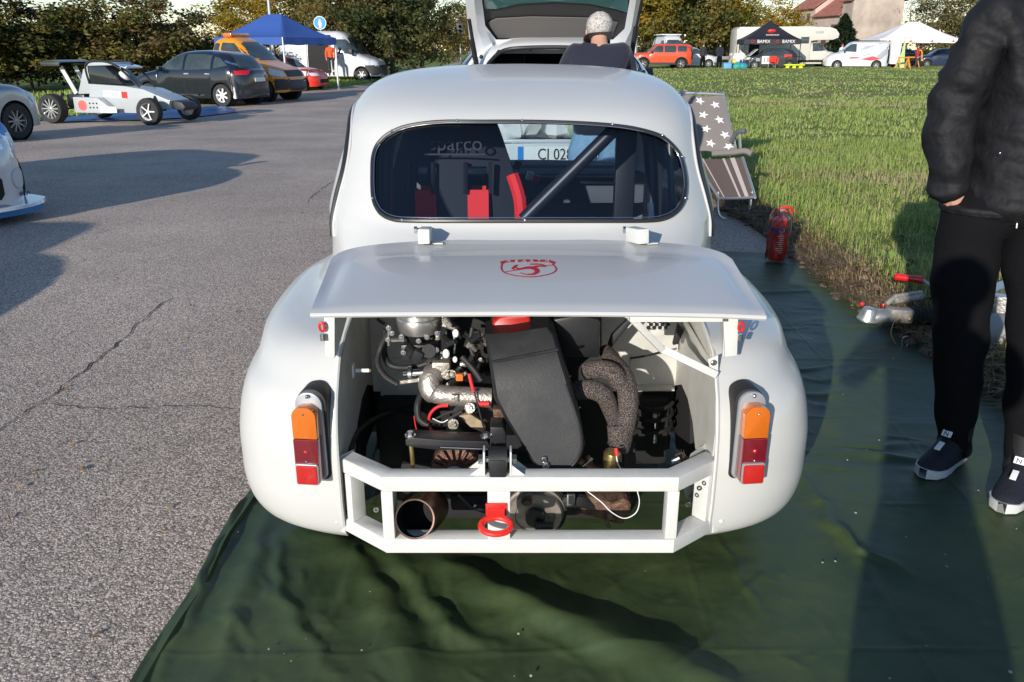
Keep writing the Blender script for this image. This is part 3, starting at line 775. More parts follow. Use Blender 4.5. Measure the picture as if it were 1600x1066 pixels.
tr = [('autumn_tree', 'gold', 392, 58, 5.4, 5.0, .9, 'golden yellow tree behind the left half of the blue canopy'),
      ('autumn_tree', 'gold', 430, 62, 9.5, 7.0, 1.2, 'yellow green tree behind the peak of the blue canopy'),
      ('autumn_tree', 'mix', 505, 57, 7.5, 7.0, 1.0, 'ochre tree behind the round blue sign'),
      ('autumn_tree', 'mix_b', 556, 50, 6.2, 6.6, .7, 'brown leafed tree rising over the cab of the white box van'),
      ('autumn_tree', 'dark', 612, 48, 6.8, 6.3, .5, 'dark green tree right of the white box van'),
      ('autumn_tree', 'mix', 660, 50, 5.8, 5.4, .5, 'olive and yellow tree at the right end of the big clump'),
      ('autumn_tree', 'dark', 585, 53, 6.5, 7.6, .7, 'tall dark tree in the middle of the big clump', ),
      ('poplar_tree', 'mix_b', 715, 120, 7.0, 8.5, .8, 'pale brown poplar far off behind the traffic light'),
      ('poplar_tree', 'mix_b', 742, 118, 6.0, 7.6, .8, 'pale brown poplar half hidden by the open tailgate'),
      ('autumn_tree', 'gold', 1012, 84, 11, 9.5, .8, 'golden tree immediately right of the open tailgate'),
      ('autumn_tree', 'mix', 1062, 82, 10, 9.2, .8, 'green and ochre tree behind the orange red car'),
      ('autumn_tree', 'gold', 1105, 86, 9.5, 8.6, .8, 'yellow green tree above the two standing people'),
      ('autumn_tree', 'dark', 1050, 88, 12, 9.4, .8, 'dark green tree behind the golden ones'),
      ('autumn_tree', 'mix', 1132, 88, 6.5, 7.0, .8, 'dark leaning tree beside the black canopy'),
      ('autumn_tree', 'gold', 1180, 100, 9.5, 7.6, 1.0, 'bright yellow tree behind the black canopy'),
      ('autumn_tree', 'gold', 1222, 102, 7.0, 6.0, .8, 'small yellow tree before the pink farmhouse'),
      ('willow_tree', 'olive', 1470, 92, 9.5, 7.8, .8, 'olive brown willow behind the white canopy'),
      ('willow_tree', 'olive', 1530, 90, 9.5, 8.6, .8, 'olive willow mostly hidden by the standing man'),
      ('bare_tree', 'bare', 1412, 112, 7.5, 9.5, 1.5, 'leafless grey tree right beside the farmhouse gable'),
      ('bare_tree', 'bare', 1436, 118, 8.5, 10.5, 1.5, 'second leafless grey tree, further right of the farmhouse')]
for i, t_ in enumerate(tr):
    n_, k_, px, y_, w_, h_, tk, lb = t_
    tree(n_, k_, TX(px, y_), y_, w_, h_, tk, lb, None, rot=i*.9, r=.14)
# the conical evergreen before the farmhouse
g_ = np.random.default_rng(9)
def cone_tree(px, y_, w_, h_, label, name='fir_tree'):
    x = TX(px, y_); t = thing(name, label, 'tree', (x, y_, -.06))
    n = 9000; u = g_.random(n)**.75; hh = (1-u)  # more leaves low down
    a = g_.random(n)*2*PI; lay = .8+.2*np.sin(hh*34+a*3); rad = (1-hh)**.8*w_/2*lay*(.55+.45*g_.random(n)**.4)
    P = np.stack([rad*np.cos(a), rad*np.sin(a), .3+hh*(h_-.3)-.12*rad], 1)
    d = np.stack([np.cos(a), np.sin(a), np.full(n, .2)], 1)+g_.normal(0, .35, (n, 3)); d /= np.linalg.norm(d, axis=1)[:, None]
    b = np.cross(d, np.array([0, 0, 1.0])+g_.normal(0, .3, (n, 3))); b /= np.linalg.norm(b, axis=1)[:, None]
    s = (.10+.16*g_.random(n))[:, None]
    V = np.stack([P-d*s, P-b*s*.4, P+d*s*1.1, P+b*s*.4], 1).reshape(-1, 3); q = np.arange(n*4).reshape(-1, 4)
    me = bpy.data.meshes.new('crown'); me.vertices.add(len(V)); me.vertices.foreach_set('co', V.ravel().astype(np.float32))
    me.loops.add(q.size); me.loops.foreach_set('vertex_index', q.ravel().astype(np.int32)); me.polygons.add(len(q))
    me.polygons.foreach_set('loop_start', (np.arange(len(q))*4).astype(np.int32)); me.update(calc_edges=True)
    at = me.attributes.new('tone', 'FLOAT', 'POINT'); at.data.foreach_set('value', np.repeat(g_.random(n), 4).astype(np.float32))
    me.materials.append(L_pine); o = bpy.data.objects.new('crown', me); col.objects.link(o); o.parent = t
    MB().cyl((0, 0, -.1), (0, 0, h_*.8), .14, .03, 8).build('trunk', M_bark, t)
cone_tree(1312, 88, 5.2, 4.7, 'dense dark green fir in front of the farmhouse')
# far belts of wood and scrub closing the horizon
def belt(name, x0, x1, y_, h_, n, m, seed, label, size=.6):
    g = np.random.default_rng(seed)
    x = x0+(x1-x0)*g.random(n); top = h_*(.65+.35*np.sin(x*.21+seed)*np.sin(x*.083+2)+.25*np.sin(x*.9)*.5)
    P = np.stack([x, y_+g.normal(0, 2.5, n), -.2+np.maximum(top, .3)*g.random(n)**.7], 1)
    d = g.normal(0, 1, (n, 3)); d /= np.linalg.norm(d, axis=1)[:, None]; b = np.cross(d, g.normal(0, 1, (n, 3))); b /= np.linalg.norm(b, axis=1)[:, None]; a2 = np.cross(d, b)
    s = (size*(.4+.8*g.random(n)))[:, None]
    V = np.stack([P-a2*s*.5, P-b*s*.35, P+a2*s*.5, P+b*s*.35], 1).reshape(-1, 3); q = np.arange(n*4).reshape(-1, 4)
    me = bpy.data.meshes.new(name); me.vertices.add(len(V)); me.vertices.foreach_set('co', V.ravel().astype(np.float32))
    me.loops.add(q.size); me.loops.foreach_set('vertex_index', q.ravel().astype(np.int32)); me.polygons.add(len(q))
    me.polygons.foreach_set('loop_start', (np.arange(len(q))*4).astype(np.int32)); me.update(calc_edges=True)
    at = me.attributes.new('tone', 'FLOAT', 'POINT'); at.data.foreach_set('value', np.repeat(np.clip(.5+.3*np.sin(x*.35)+g.normal(0, .15, n), 0, 1), 4).astype(np.float32))
    me.materials.append(m); o = bpy.data.objects.new(name, me); col.objects.link(o); tag(o, label, 'wood', kind='stuff')
belt('far_wood', -130, 30, 135, 4.0, 16000, L_brown, 3, 'brown far-off wood along the horizon on the left')
belt('far_wood', 10, 150, 140, 6.5, 16000, L_olive, 8, 'olive far-off wood along the horizon on the right')
belt('field_hedge', 14, 110, 98, 2.4, 15000, L_olive, 5, 'low olive hedge closing the far side of the field', .35)
belt('verge_scrub', -50, -16, 42, 2.2, 9000, L_dark, 6, 'dark undergrowth at the foot of the bushes on the left', .2)

# ================================================================== FARMHOUSE
M_plaster = mat('pink_plaster', (.52, .40, .35), rough=.9, var=.15, vscale=.5)
M_plaster2 = mat('weathered_plaster', (.42, .35, .29), rough=.9, var=.35, vscale=.35)
M_tiles = mat('roof_tiles', (.36, .13, .09), rough=.85, var=.35, vscale=2)
M_brick = mat('brick_base', (.30, .14, .10), rough=.9, var=.3, vscale=3)
M_shut = mat('shutter_brown', (.10, .06, .045), rough=.7)
def farmhouse():
    C = Vector((TX(1322, 110), 110, -.1)); E = Vector((TX(1399, 110), 110, -.1)); Fv = Vector((TX(1232, 127), 127, -.1))
    t = thing('farmhouse', 'pale plastered farmhouse with a blank gable and red tiled roof beyond the field', 'farmhouse', C)
    d = (Fv-C); Ln = d.length; d.normalize(); g = (E-C); wd = g.length
    H1, H2 = 6.3, 5.3; Z = Vector((0, 0, 1))
    def block(s0, s1, he, hr, mw, name='wall'):
        a = d*s0; b = d*s1; m = MB()
        m.prism([a, a+g, a+g+Z*he, a+g/2+Z*hr, a+Z*he], b-a); m.build(name, mw, t)
        r = MB(); o1 = -g.normalized()*.35; th = .12
        for k in (0, 1):
            e = (Z*he+o1*1 if k == 0 else g+Z*he-o1); pk = g/2+Z*(hr)
            sl = (pk-e).normalized(); nrm = sl.cross(d).normalized(); nrm = nrm if nrm.z > 0 else -nrm
            e = e+nrm*.03-sl*.05; pk2 = pk+nrm*.03
            r.prism([a-d*.12+e, a-d*.12+pk2, a-d*.12+pk2+nrm*th, a-d*.12+e+nrm*th], (b-a)+d*.24)
        r.build('roof', M_tiles, t)
    block(0, Ln*.16, 7.0, 9.4, M_plaster2)
    block(Ln*.161, Ln*.60, 5.4, 8.0, M_plaster, 'wall')
    block(Ln*.601, Ln, 6.5, 8.9, M_plaster, 'wall')
    # windows on the long front
    nrm = g.normalized()*-1
    def win(s, z0, z1, w_, m=M_shut):
        a = d*(s*Ln)+nrm*.03+Z*z0
        mb = MB(); mb.prism([a, a+d*w_, a+d*w_+Z*(z1-z0), a+Z*(z1-z0)], nrm*.08); o = mb.build('window', m, t)
        mb = MB(); mb.prism([a-d*.1-Z*.12+nrm*.09, a+d*(w_+.1)-Z*.12+nrm*.09, a+d*(w_+.1)+nrm*.09-Z*.02, a-d*.1+nrm*.09-Z*.02], nrm*.1); mb.build('sill', M_plaster2, o)
    for s, z0, z1 in ((.22, 1.9, 4.4), (.36, 2.0, 4.2), (.50, 1.9, 4.3), (.66, 1.7, 4.1), (.80, 1.7, 4.1), (.68, 5.0, 6.0), (.88, 5.0, 6.0)):
        win(s, z0, z1, 1.3 if z1-z0 > 1.5 else .9)
    MB().box(g*.55+Vector((0, -1.6, 1.2)), (wd*.62, 3.0, 2.4)).build('brick_annex', M_brick, t)
    mb = MB(); mb.cyl(g+Vector((-.1, -.12, 0)), g+Vector((-.1, -.12, 6.6)), .09, n=8); mb.build('downpipe', M_plaster, t)
    mb = MB(); mb.box(d*(Ln*.5)+g/2+Z*8.1, (.7, .7, 1.2)); mb.box(d*(Ln*.5)+g/2+Z*8.75, (.9, .9, .12)); mb.build('chimney', M_brick, t)
farmhouse()
# ================================================================== THE SMALL WHITE RACING CAR
XC = .031
car = thing('racing_car', 'small white rear engined classic racing car with its engine lid propped open', 'racing car', (XC, 3.1, 0))
ROWS = [  # z, body half width, half width with flare, rear y, front y, corner exponent
 (.198, .625, .728, 1.825, 4.60, 6.5), (.222, .642, .757, 1.806, 4.65, 7.0), (.27, .650, .772, 1.793, 4.69, 7.6), (.34, .658, .777, 1.787, 4.71, 8.0),
 (.42, .662, .777, 1.787, 4.72, 8.0), (.50, .664, .772, 1.794, 4.71, 7.6), (.565, .664, .762, 1.810, 4.68, 6.8), (.615, .662, .746, 1.832, 4.63, 5.6),
 (.655, .655, .748, 1.856, 4.58, 4.8), (.688, .640, .715, 1.882, 4.54, 4.2), (.710, .632, .650, 1.910, 4.48, 3.0), (.76, .634, .634, 1.975, 4.37, 2.45), (.80, .640, .640, 2.055, 4.22, 2.4),
 (.84, .645, .645, 2.150, 4.07, 2.55), (.872, .645, .645, 2.235, 3.97, 2.8), (.90, .645, .645, 2.292, 3.92, 3.0), (.95, .634, .634, 2.335, 3.88, 3.0),
 (1.02, .616, .616, 2.392, 3.83, 3.0), (1.09, .596, .596, 2.450, 3.78, 3.0), (1.15, .582, .582, 2.502, 3.73, 3.0), (1.195, .568, .568, 2.562, 3.67, 3.0),
 (1.228, .554, .554, 2.640, 3.62, 3.0), (1.255, .535, .535, 2.735, 3.57, 3.0), (1.277, .505, .505, 2.835, 3.53, 2.9), (1.294, .462, .462, 2.935, 3.49, 2.8),
 (1.307, .395, .395, 3.040, 3.46, 2.6), (1.316, .305, .305, 3.140, 3.43, 2.4), (1.3215, .19, .19, 3.225, 3.40, 2.2), (1.324, .05, .05, 3.30, 3.37, 2.0)]
def body_rows(sub=4, N=132, shrink=0):
    tabs = [[(i, r[k]) for i, r in enumerate(ROWS)] for k in range(6)]
    out = []
    for q in range((len(ROWS)-1)*sub+1):
        t = q/sub; z, w, wf, yr, yf, n = [interp(tb, t) for tb in tabs]
        yc = 3.0 if z < 1.15 else 3.0+.335*((z-1.15)/.174)**1.5
        yc = min(max(yc, yr+.02), yf-.02)
        row = []
        for k in range(N):
            a = 2*PI*k/N; c, s_ = math.cos(a), math.sin(a)
            x = w*math.copysign(abs(c)**(2/n), c); b = (yf-yc) if s_ > 0 else (yc-yr)
            nn = n if s_ < 0 else min(n, 3.2)
            x = w*math.copysign(abs(c)**(2/nn), c); y = yc+b*math.copysign(abs(s_)**(2/nn), s_)
            bump = math.exp(-abs((y-2.33)/.54)**8) ; x += math.copysign((wf-w)*bump*min(1, abs(x)/w*1.05), x) if abs(x) > 1e-6 else 0
            fb = math.exp(-abs((y-4.12)/.36)**4)*.035*ss(.72-z, 0, .25); x += math.copysign(fb*min(1, abs(x)/w), x) if abs(x) > 1e-6 else 0
            row.append(Vector((x+XC, y, z)))
        out.append(row)
    return out
def build_body():
    rows = body_rows()
    mb = MB(); mb.grid(rows, closeu=True)
    N = len(rows[0]); nr = len(rows)
    mb.f.append(list(range(N))[::-1]); mb.sm.append(False)
    top = len(mb.v); cpt = sum(rows[-1], Vector((0, 0, 0)))/N; mb.v.append((cpt.x, cpt.y, 1.3243))
    for k in range(N): mb.f.append(((nr-1)*N+k, (nr-1)*N+(k+1) % N, top)); mb.sm.append(True)
    return mb
raw = build_body().build('body', M_body)
hull = bvh_of(raw)                       # the closed outer skin, used to fit trim to it
def onbody(px, py, off=.003):
    h = hull.ray_cast(Vector((0, 0, CAM_H)), WR(px, py))
    if h[0] is None: return None
    n = h[1] if h[1].dot(WR(px, py)) < 0 else -h[1]
    return h[0]+n*off
# hollow it: inner skin
md = raw.modifiers.new('s', 'SOLIDIFY'); md.thickness = .006; md.offset = -1; md.use_even_offset = False
dg = bpy.context.evaluated_depsgraph_get(); dg.update()
me2 = bpy.data.meshes.new_from_object(raw.evaluated_get(dg)); raw.modifiers.clear(); raw.data = me2

WIN = [(583, 268), (583, 291), (584.5, 311), (589, 324), (597, 335), (612, 343), (636, 346), (720, 346.5), (825, 346.5), (930, 346.5), (1010, 346), (1038, 342), (1055, 332), (1065, 318),
       (1069, 302), (1069, 277), (1062, 247), (1049, 228), (1031, 214), (998, 204), (958, 198), (900, 194), (825, 192), (750, 192), (695, 192), (660, 195), (633, 200), (613, 208), (599, 218), (589, 231), (584, 248)]
def smooth2(pts, n=4):
    N = len(pts); out = []
    for i in range(N):
        p0, p1, p2, p3 = [Vector(pts[(i+k) % N]) for k in (-1, 0, 1, 2)]
        for k in range(n):
            t = k/n; out.append(0.5*((2*p1)+(p2-p0)*t+(2*p0-5*p1+4*p2-p3)*t*t+(3*p1-p0-3*p2+p3)*t**3))
    return out
WINP = [onbody(p.x, p.y, 0) for p in smooth2(WIN)]
cut = MB()
# rear window: a prism through the skin only
cut.prism([Vector((p.x, p.y-.10, p.z)) for p in WINP], (0, .22, 0))
# engine opening, seen in side view
def side_prism(poly, x0, x1): cut.prism([Vector((x0, p[0], p[1])) for p in poly], (x1-x0, 0, 0))
side_prism([(1.5, .05), (2.33, .05), (2.33, .80), (2.20, .862), (1.5, .862)], XC-.452, XC+.462)
# windscreen and side windows
cut.prism([Vector((XC+sx*a, 3.50, z)) for sx, a, z in ((-1, .47, .888), (1, .47, .888), (1, .455, 1.05), (1, .40, 1.16), (1, .30, 1.20), (-1, .30, 1.20), (-1, .40, 1.16), (-1, .455, 1.05))], (0, .7, 0))
for s_ in (-1, 1):
    x0, x1 = (XC-.9, XC-.45) if s_ < 0 else (XC+.45, XC+.9)
    side_prism([(2.96, .93), (3.58, .93), (3.50, 1.12), (3.40, 1.185), (2.96, 1.195)], x0, x1)
    side_prism([(2.70, .94), (2.90, .93), (2.90, 1.19), (2.80, 1.17), (2.72, 1.08)], x0, x1)
    for yw in (2.36, 4.15):
        cut.cyl((XC+s_*.46, yw, .27), (XC+s_*1.0, yw, .27), .292, n=40)
boolean(raw, cut, True)
me_ = raw.data; inv_ = wmat(car).inverted()
me_.transform(inv_); raw.parent = car
me_.materials.clear(); me_.materials.append(M_body)
def P(mb, name, m, parent=None, **k): return mb.build(name, m, parent or car, world=True, **k)

# ---- window seal, pane, screws
inner = [onbody(p.x, p.y, .004) for p in smooth2(WIN)]
P(MB().ring(inner, .0065, 8, closed=True), 'window_seal', M_seal)
cc = sum(inner, Vector((0, 0, 0)))/len(inner)
bright = [onbody(p.x+(825-p.x)*.018, p.y+(270-p.y)*.05, .010) for p in smooth2(WIN)]
P(MB().ring([p for p in bright if p], .0013, 6, closed=True), 'chrome_bead', M_chrome)
rows = []
for r in range(9, -1, -1):
    rr_ = r/9; row = []
    for p in smooth2(WIN, 2):
        q_ = onbody(825+(p.x-825)*max(rr_, .001), 270+(p.y-270)*max(rr_, .001), .0); row.append(q_)
    rows.append(row)
P(MB().grid(rows, closeu=True), 'rear_window', M_glass)
for px, py in ((614, 208), (715, 192), (816, 192), (956, 198), (1032, 214), (1067, 312), (585, 312), (630, 346), (820, 346.5), (1062, 247)):
    q_ = onbody(px, py, .010); 
    if q_: P(MB().sph(q_, .0045, nu=8, nv=6), 'screw_head', M_steel)
# ---- side gutters with rubber
def onside(y, z, s_, off=.004):
    h = hull.ray_cast(Vector((XC+s_*2, y, z)), Vector((-s_, 0, 0))); return h[0]+Vector((s_*off, 0, 0))
for s_ in (-1, 1):
    path = [onside(y, z, s_, .002) for y, z in ((3.55, 1.16), (3.2, 1.20), (2.95, 1.20), (2.80, 1.175), (2.70, 1.12), (2.62, 1.03), (2.58, .95), (2.55, .88), (2.53, .83))]
    P(MB().ring(spline(path, 8), .0085, 8), 'gutter_seal', M_seal)
    path2 = [p+Vector((s_*-.001, -.020, .004)) for p in path]
    path2 = [onside(max(2.47, p.y-.004), p.z, s_, .002) for p in path2]
    P(MB().ring(spline(path2, 8), .0045, 8), 'gutter_bead', M_body)
    for yy in (2.70, 2.96):
        pass
    pts = [(2.95, .92), (3.6, .92), (3.51, 1.13), (3.40, 1.2), (2.95, 1.205)]
    P(MB().prism([onside(y, z, s_, -.012) for y, z in ((2.955, .925), (3.6, .925), (3.50, 1.13), (3.41, 1.19), (2.955, 1.2))], (-s_*.003, 0, 0)), 'side_window', M_glass2)
    P(MB().prism([onside(y, z, s_, -.012) for y, z in ((2.695, .935), (2.905, .925), (2.905, 1.195), (2.80, 1.175), (2.715, 1.085))], (-s_*.003, 0, 0)), 'quarter_window', M_glass2)
    P(MB().ring(spline([onside(y, z, s_, .001) for y, z in ((2.915, .40), (2.925, .60), (2.925, .80), (2.93, .92))], 5), .0025, 6), 'door_gap', M_seal)
    P(MB().bar(onside(3.05, .80, s_, .02), onside(3.17, .80, s_, .02), .016, .016), 'door_handle', M_chrome)
mbw = MB(); mbw.prism([Vector((XC+a, 3.86-(z-.92)*.55, z)) for a, z in ((-.48, .885), (.48, .885), (.46, 1.06), (.40, 1.17), (.30, 1.205), (-.30, 1.205), (-.40, 1.17), (-.46, 1.06))], (0, .004, 0))
P(mbw, 'windscreen', M_glass2)

# ---- engine lid
LF = [(512, 414, 2.04), (518, 403, 2.09), (532, 394, 2.135), (560, 386, 2.185), (610, 380, 2.222), (680, 376, 2.248), (825, 373, 2.268), (970, 376, 2.248), (1045, 380, 2.222),
      (1096, 386, 2.185), (1126, 394, 2.135), (1142, 403, 2.09), (1150, 414, 2.04)]
LB = [(485, 486), (560, 485), (700, 484), (841, 483.5), (980, 484.5), (1110, 486.5), (1197, 490)]
front = spline([W(*p) for p in LF], 6)
back = spline([W(px, py, 1.72) for px, py in LB], 8)
def resample(P_, n):
    L_ = [0]
    for i in range(1, len(P_)): L_.append(L_[-1]+(P_[i]-P_[i-1]).length)
    out = []; j = 0
    for k in range(n):
        t = L_[-1]*k/(n-1)
        while j < len(P_)-2 and L_[j+1] < t: j += 1
        out.append(P_[j].lerp(P_[j+1], (t-L_[j])/max(1e-9, L_[j+1]-L_[j])))
    return out
NU, NV = 61, 30
def xresample(P_, n):
    x0, x1 = P_[0].x, P_[-1].x; out = []
    for k in range(n):
        s_ = k/(n-1); w_ = .5-.5*math.cos(PI*s_); x = x0+(x1-x0)*(.55*s_+.45*w_)
        for j in range(len(P_)-1):
            if P_[j+1].x >= x or j == len(P_)-2: break
        a, b = P_[j], P_[j+1]; t = (x-a.x)/max(1e-9, b.x-a.x); out.append(a.lerp(b, min(1, max(0, t))))
    return out
fr = xresample(front, NU); bk = xresample(back, NU)
lrows = []
for j in range(NV):
    v = j/(NV-1); row = []
    for i in range(NU):
        u = 2*i/(NU-1)-1; p = bk[i].lerp(fr[i], v)
        p = p + Vector((0, 0, .022*(1-u**4)*math.sin(PI*min(1, v*1.02))**.8*.45 - .010*math.exp(-((abs(u)-.93)/.05)**2)*math.sin(PI*v)))
        p.z += -.006*math.exp(-((v-.80)/.10)**2)*(1-abs(u)**6)           # pressed recess below the hinge line
        if j == 0: p += Vector((0, .000, -.004))
        row.append(p)
    lrows.append(row)
lip = [[Vector((p.x, p.y+.002, p.z-.010)) for p in lrows[0]]]
under = [[Vector((p.x, p.y, p.z-.012-.010*math.sin(PI*min(1, j/(NV-1))))) for p in lrows[j]] for j in range(NV)]
lidm = MB(); lidm.grid(lip+lrows); lidm.grid([lip[0]]+under[0:]) 
for side in (0, NU-1):
    lidm.grid([[lip[0][side]]+[r[side] for r in lrows], [under[0][side]]+[r[side] for r in under]])
lidm.grid([lrows[-1], under[-1]])
lid = P(lidm, 'engine_lid', M_lid, sharp=50)
lidb = BVHTree.FromPolygons([Vector(v) for v in lidm.v], lidm.f)
P(MB().ring([Vector((p.x, p.y-.001, p.z-.005)) for p in lrows[0]], .0055, 8), 'lid_edge_roll', M_body, parent=car)
def onlid(px, py, off=.0015):
    h = lidb.ray_cast(Vector((0, 0, CAM_H)), WR(px, py)); return (h[0]+Vector((0, -.0002, off))) if h[0] else W(px, py, 2.0)
def ribbon(pts, w, close=False, n=5, off=.0015):
    q = [Vector((a, b, 0)) for a, b in pts]
    if close: q.append(q[0])
    sp = spline(q, n) if n > 1 else q
    rows = []
    for i, p in enumerate(sp):
        t = (sp[min(i+1, len(sp)-1)]-sp[max(i-1, 0)]); t.normalize(); s_ = Vector((-t.y, t.x, 0))
        ww = w(i/(len(sp)-1)) if callable(w) else w
        a = onlid(p.x+s_.x*ww*.5, p.y+s_.y*ww*.5*.55, off); b = onlid(p.x-s_.x*ww*.5, p.y-s_.y*ww*.5*.55, off); rows.append([a, b])
    return MB().grid(rows)
M_logo = mat('red_sticker', (.50, .012, .03), rough=.4)
P(ribbon([(786, 411), (783, 418), (787, 426), (803, 431), (828, 433.5), (850, 431), (864, 427), (869, 421), (863, 413)], 2.2), 'shield_outline', M_logo)
P(ribbon([(782, 411.5), (795, 408.8), (825, 408), (855, 408.6), (867, 412)], 6.0), 'shield_banner', M_logo)
P(ribbon([(788, 426), (820, 420.5), (845, 417), (864, 415)], 1.4), 'shield_bar', M_logo)
P(ribbon([(799, 420), (806, 422.5), (818, 420), (828, 419), (836, 421), (839, 425), (833, 429), (822, 429.5), (812, 427)], lambda t: 1.5+7*math.sin(PI*t)**2), 'emblem_body', M_logo)
P(ribbon([(828, 419), (840, 416.5), (852, 417), (843, 413.8), (828, 413.6)], 3.2), 'emblem_claw', M_logo)
P(ribbon([(812, 421), (803, 418), (808, 415), (800, 420)], 3.4), 'emblem_claw', M_logo)
for i_, ch in enumerate('ABARTH'):
    pp = onlid(795+i_*12.0, 409.2, .0028)
    tx = text(ch, .013, M_lid, car, pp-Vector((XC, 3.1, 0)), (R(3), 0, 0), 'banner_letter', .0003, squash=(1.3, 1.9, 1))
# hinges
for px, py, rz in ((664, 380, .0), (996, 380, .32)):
    b_ = onlid(px, py+3, .0)
    Rm = Euler((R(-6), 0, rz))
    h_ = P(MB().box(b_+Vector((0, .015, .024)), (.032, .080, .040), Rm, bev=.004), 'lid_hinge', M_frame)
    P(MB().cyl(b_+Vector((-.028, .055, .030)), b_+Vector((.022, .055, .030)), .006, n=8).cyl(b_+Vector((-.034, .055, .030)), b_+Vector((-.026, .055, .030)), .010, n=6), 'hinge_bolt', M_steel)
    P(MB().box(b_+Vector((.034, .02, .002)), (.03, .05, .003), Rm), 'hinge_plate', M_frame)

# ---- rear lights
def rear_light(s_):
    cx = .044+s_*.526; rz = s_*.10
    def yb(x, z):
        h = hull.ray_cast(Vector((x, 1.2, z)), Vector((0, 1, 0))); return h[0].y if h[0] else 1.83
    ybase = yb(cx-s_*.02, .48)-.004
    Rz = Matrix.Rotation(rz, 3, 'Z')
    def T(x, y, z): return Vector((cx, ybase, z+.012)) + Rz @ Vector((x, y, 0))
    def outline(w0, z0, z1, r0, r1, n=8):
        o = []
        for (ax, az, r, a0) in ((w0-r0, z0+r0, r0, -90), (w0-r1, z1-r1, r1, 0), (-w0+r1, z1-r1, r1, 90), (-w0+r0, z0+r0, r0, 180)):
            for k in range(n+1):
                a = R(a0+90*k/n); o.append((ax+r*math.cos(a), az+r*math.sin(a)))
        return o
    inn = -s_  # towards the car's middle
    ga = [T(x+inn*.007, -.002, z) for x, z in outline(.0355, .374, .612, .018, .034)]
    g_ = P(MB().prism(ga, Rz @ Vector((0, .06, 0)), True), 'light_gasket', M_black, bevel=.003)
    bz = [T(x+inn*.003, -.012, z) for x, z in outline(.0325, .379, .607, .015, .0315)]
    P(MB().prism(bz, Rz @ Vector((0, .03, 0)), True), 'light_base', mat('grey_light_base', (.38, .40, .42), rough=.4, metal=.4), bevel=.003)
    P(MB().sph(T(inn*.004, -.018, .600), .005, nu=8, nv=6), 'base_screw', M_steel)
    def blk(z0, z1, w_, r0, r1, y0, d, m, nm):
        pts = [T(x, y0, z) for x, z in outline(w_, z0, z1, r0, r1)]
        return P(MB().prism(pts, Rz @ Vector((0, d, 0)), True), nm, m, bevel=.0045)
    blk(.502, .582, .0295, .003, .0245, -.044, .042, M_lens_o, 'amber_lens')
    blk(.382, .5015, .0295, .011, .003, -.046, .044, M_lens_r, 'red_lens')
    blk(.384, .440, .0280, .006, .006, -.052, .015, mat('grey_light_base', (.38, .40, .42)), 'reflector_rim')
    blk(.387, .437, .0260, .005, .005, -.055, .012, M_lens_r2, 'reflector')
    P(MB().sph(T(0, -.046, .566), .0028, nu=8, nv=6).sph(T(0, -.048, .446), .003, nu=8, nv=6), 'lens_screws', M_steel)
    P(MB().sph(T(0, -.0445, .47), .006, nu=10, nv=6), 'bulb_spot', M_lens_r2)
rear_light(-1); rear_light(1)

# ---- welded bumper frame
XB = .043; zt, zb = .417, .2485; th = .038
def fr_pt(x, z):
    ax = abs(x)
    if ax <= .347: return Vector((XB+x, 1.712, z))
    return Vector((XB+x, 1.712+(ax-.347)/(.463-.347)*.095, z))
bf = MB()
def mitre(z):  # one continuous rectangular tube following the bumper's plan
    pts = [(-.468), (-.347), (.347), (.468)]
    h = th/2; dd = .045
    sec = []
    for x in pts:
        p = fr_pt(x, z); s_ = 1 if x > 0 else -1
        if abs(x) < .4: nrm = Vector((s_*.42, -1, 0))*1.0
        else: nrm = Vector((s_*.65, -.76, 0))
        bk_ = p - Vector((s_*.018, -dd, 0)) if abs(x) < .4 else p - Vector((s_*.030, -dd*.8, 0))
        sec.append([p+Vector((0, 0, -h)), p+Vector((0, 0, h)), bk_+Vector((0, 0, h)), bk_+Vector((0, 0, -h))])
    m = MB(); m.grid(sec, smooth=False, closeu=True); m.f.append([0, 1, 2, 3]); m.f.append([12, 13, 14, 15]); m.sm += [False, False]
    return m
P(mitre(zt), 'frame_rail', M_frame, bevel=.003); P(mitre(zb), 'frame_rail', M_frame, bevel=.003)
hh = (zt-zb-th); zc_ = (zt+zb)/2
def post(x, w_, m=None, yb=0, d=.043):
    p = fr_pt(x, zc_); s_ = 1 if x > 0 else -1
    ang = 0 if abs(x) < .34 else s_*R(39)*(.55 if abs(x) < .4 else 1)
    return P(MB().box(p+Matrix.Rotation(ang, 3, 'Z') @ Vector((0, d/2+.0015, 0)), (w_, d, hh-.0008), Euler((0, 0, ang)), bev=.003), 'frame_post', M_frame)
post(-.074, .054); post(-.338, .028); post(.338, .028); post(-.447, .022); post(.447, .022)
# flanges bolted to the body
for s_ in (-1, 1):
    x = XB+s_*.475
    o = P(MB().box((x, 1.815, .333), (.030, .006, .215), Euler((0, 0, s_*R(30))), bev=.002), 'bumper_flange', M_frame)
    for z in (.26, .335, .41): P(MB().sph((x+s_*.008, 1.806, z), .006, (1, .7, 1), 8, 6), 'flange_bolt', M_frame)
P(MB().prism([Vector((XB+.452, 1.90, .43)), Vector((XB+.445, 1.90, .34)), Vector((XB+.405, 1.86, .29)), Vector((XB+.38, 1.83, .36)), Vector((XB+.40, 1.84, .43))], (0.004, .006, 0)), 'end_gusset', M_frame)
for px, py, yy in ((588, 795, 1.72), (1074, 787, 1.72), (1092, 761, 1.75)):
    P(MB().lathe([(.0065, 0), (.0065, .003), (.003, .003), (.003, 0)], W(px, py, yy)+Vector((0, -.004, 0)), (0, -1, 0), 10), 'frame_bolt_hole', M_steel)
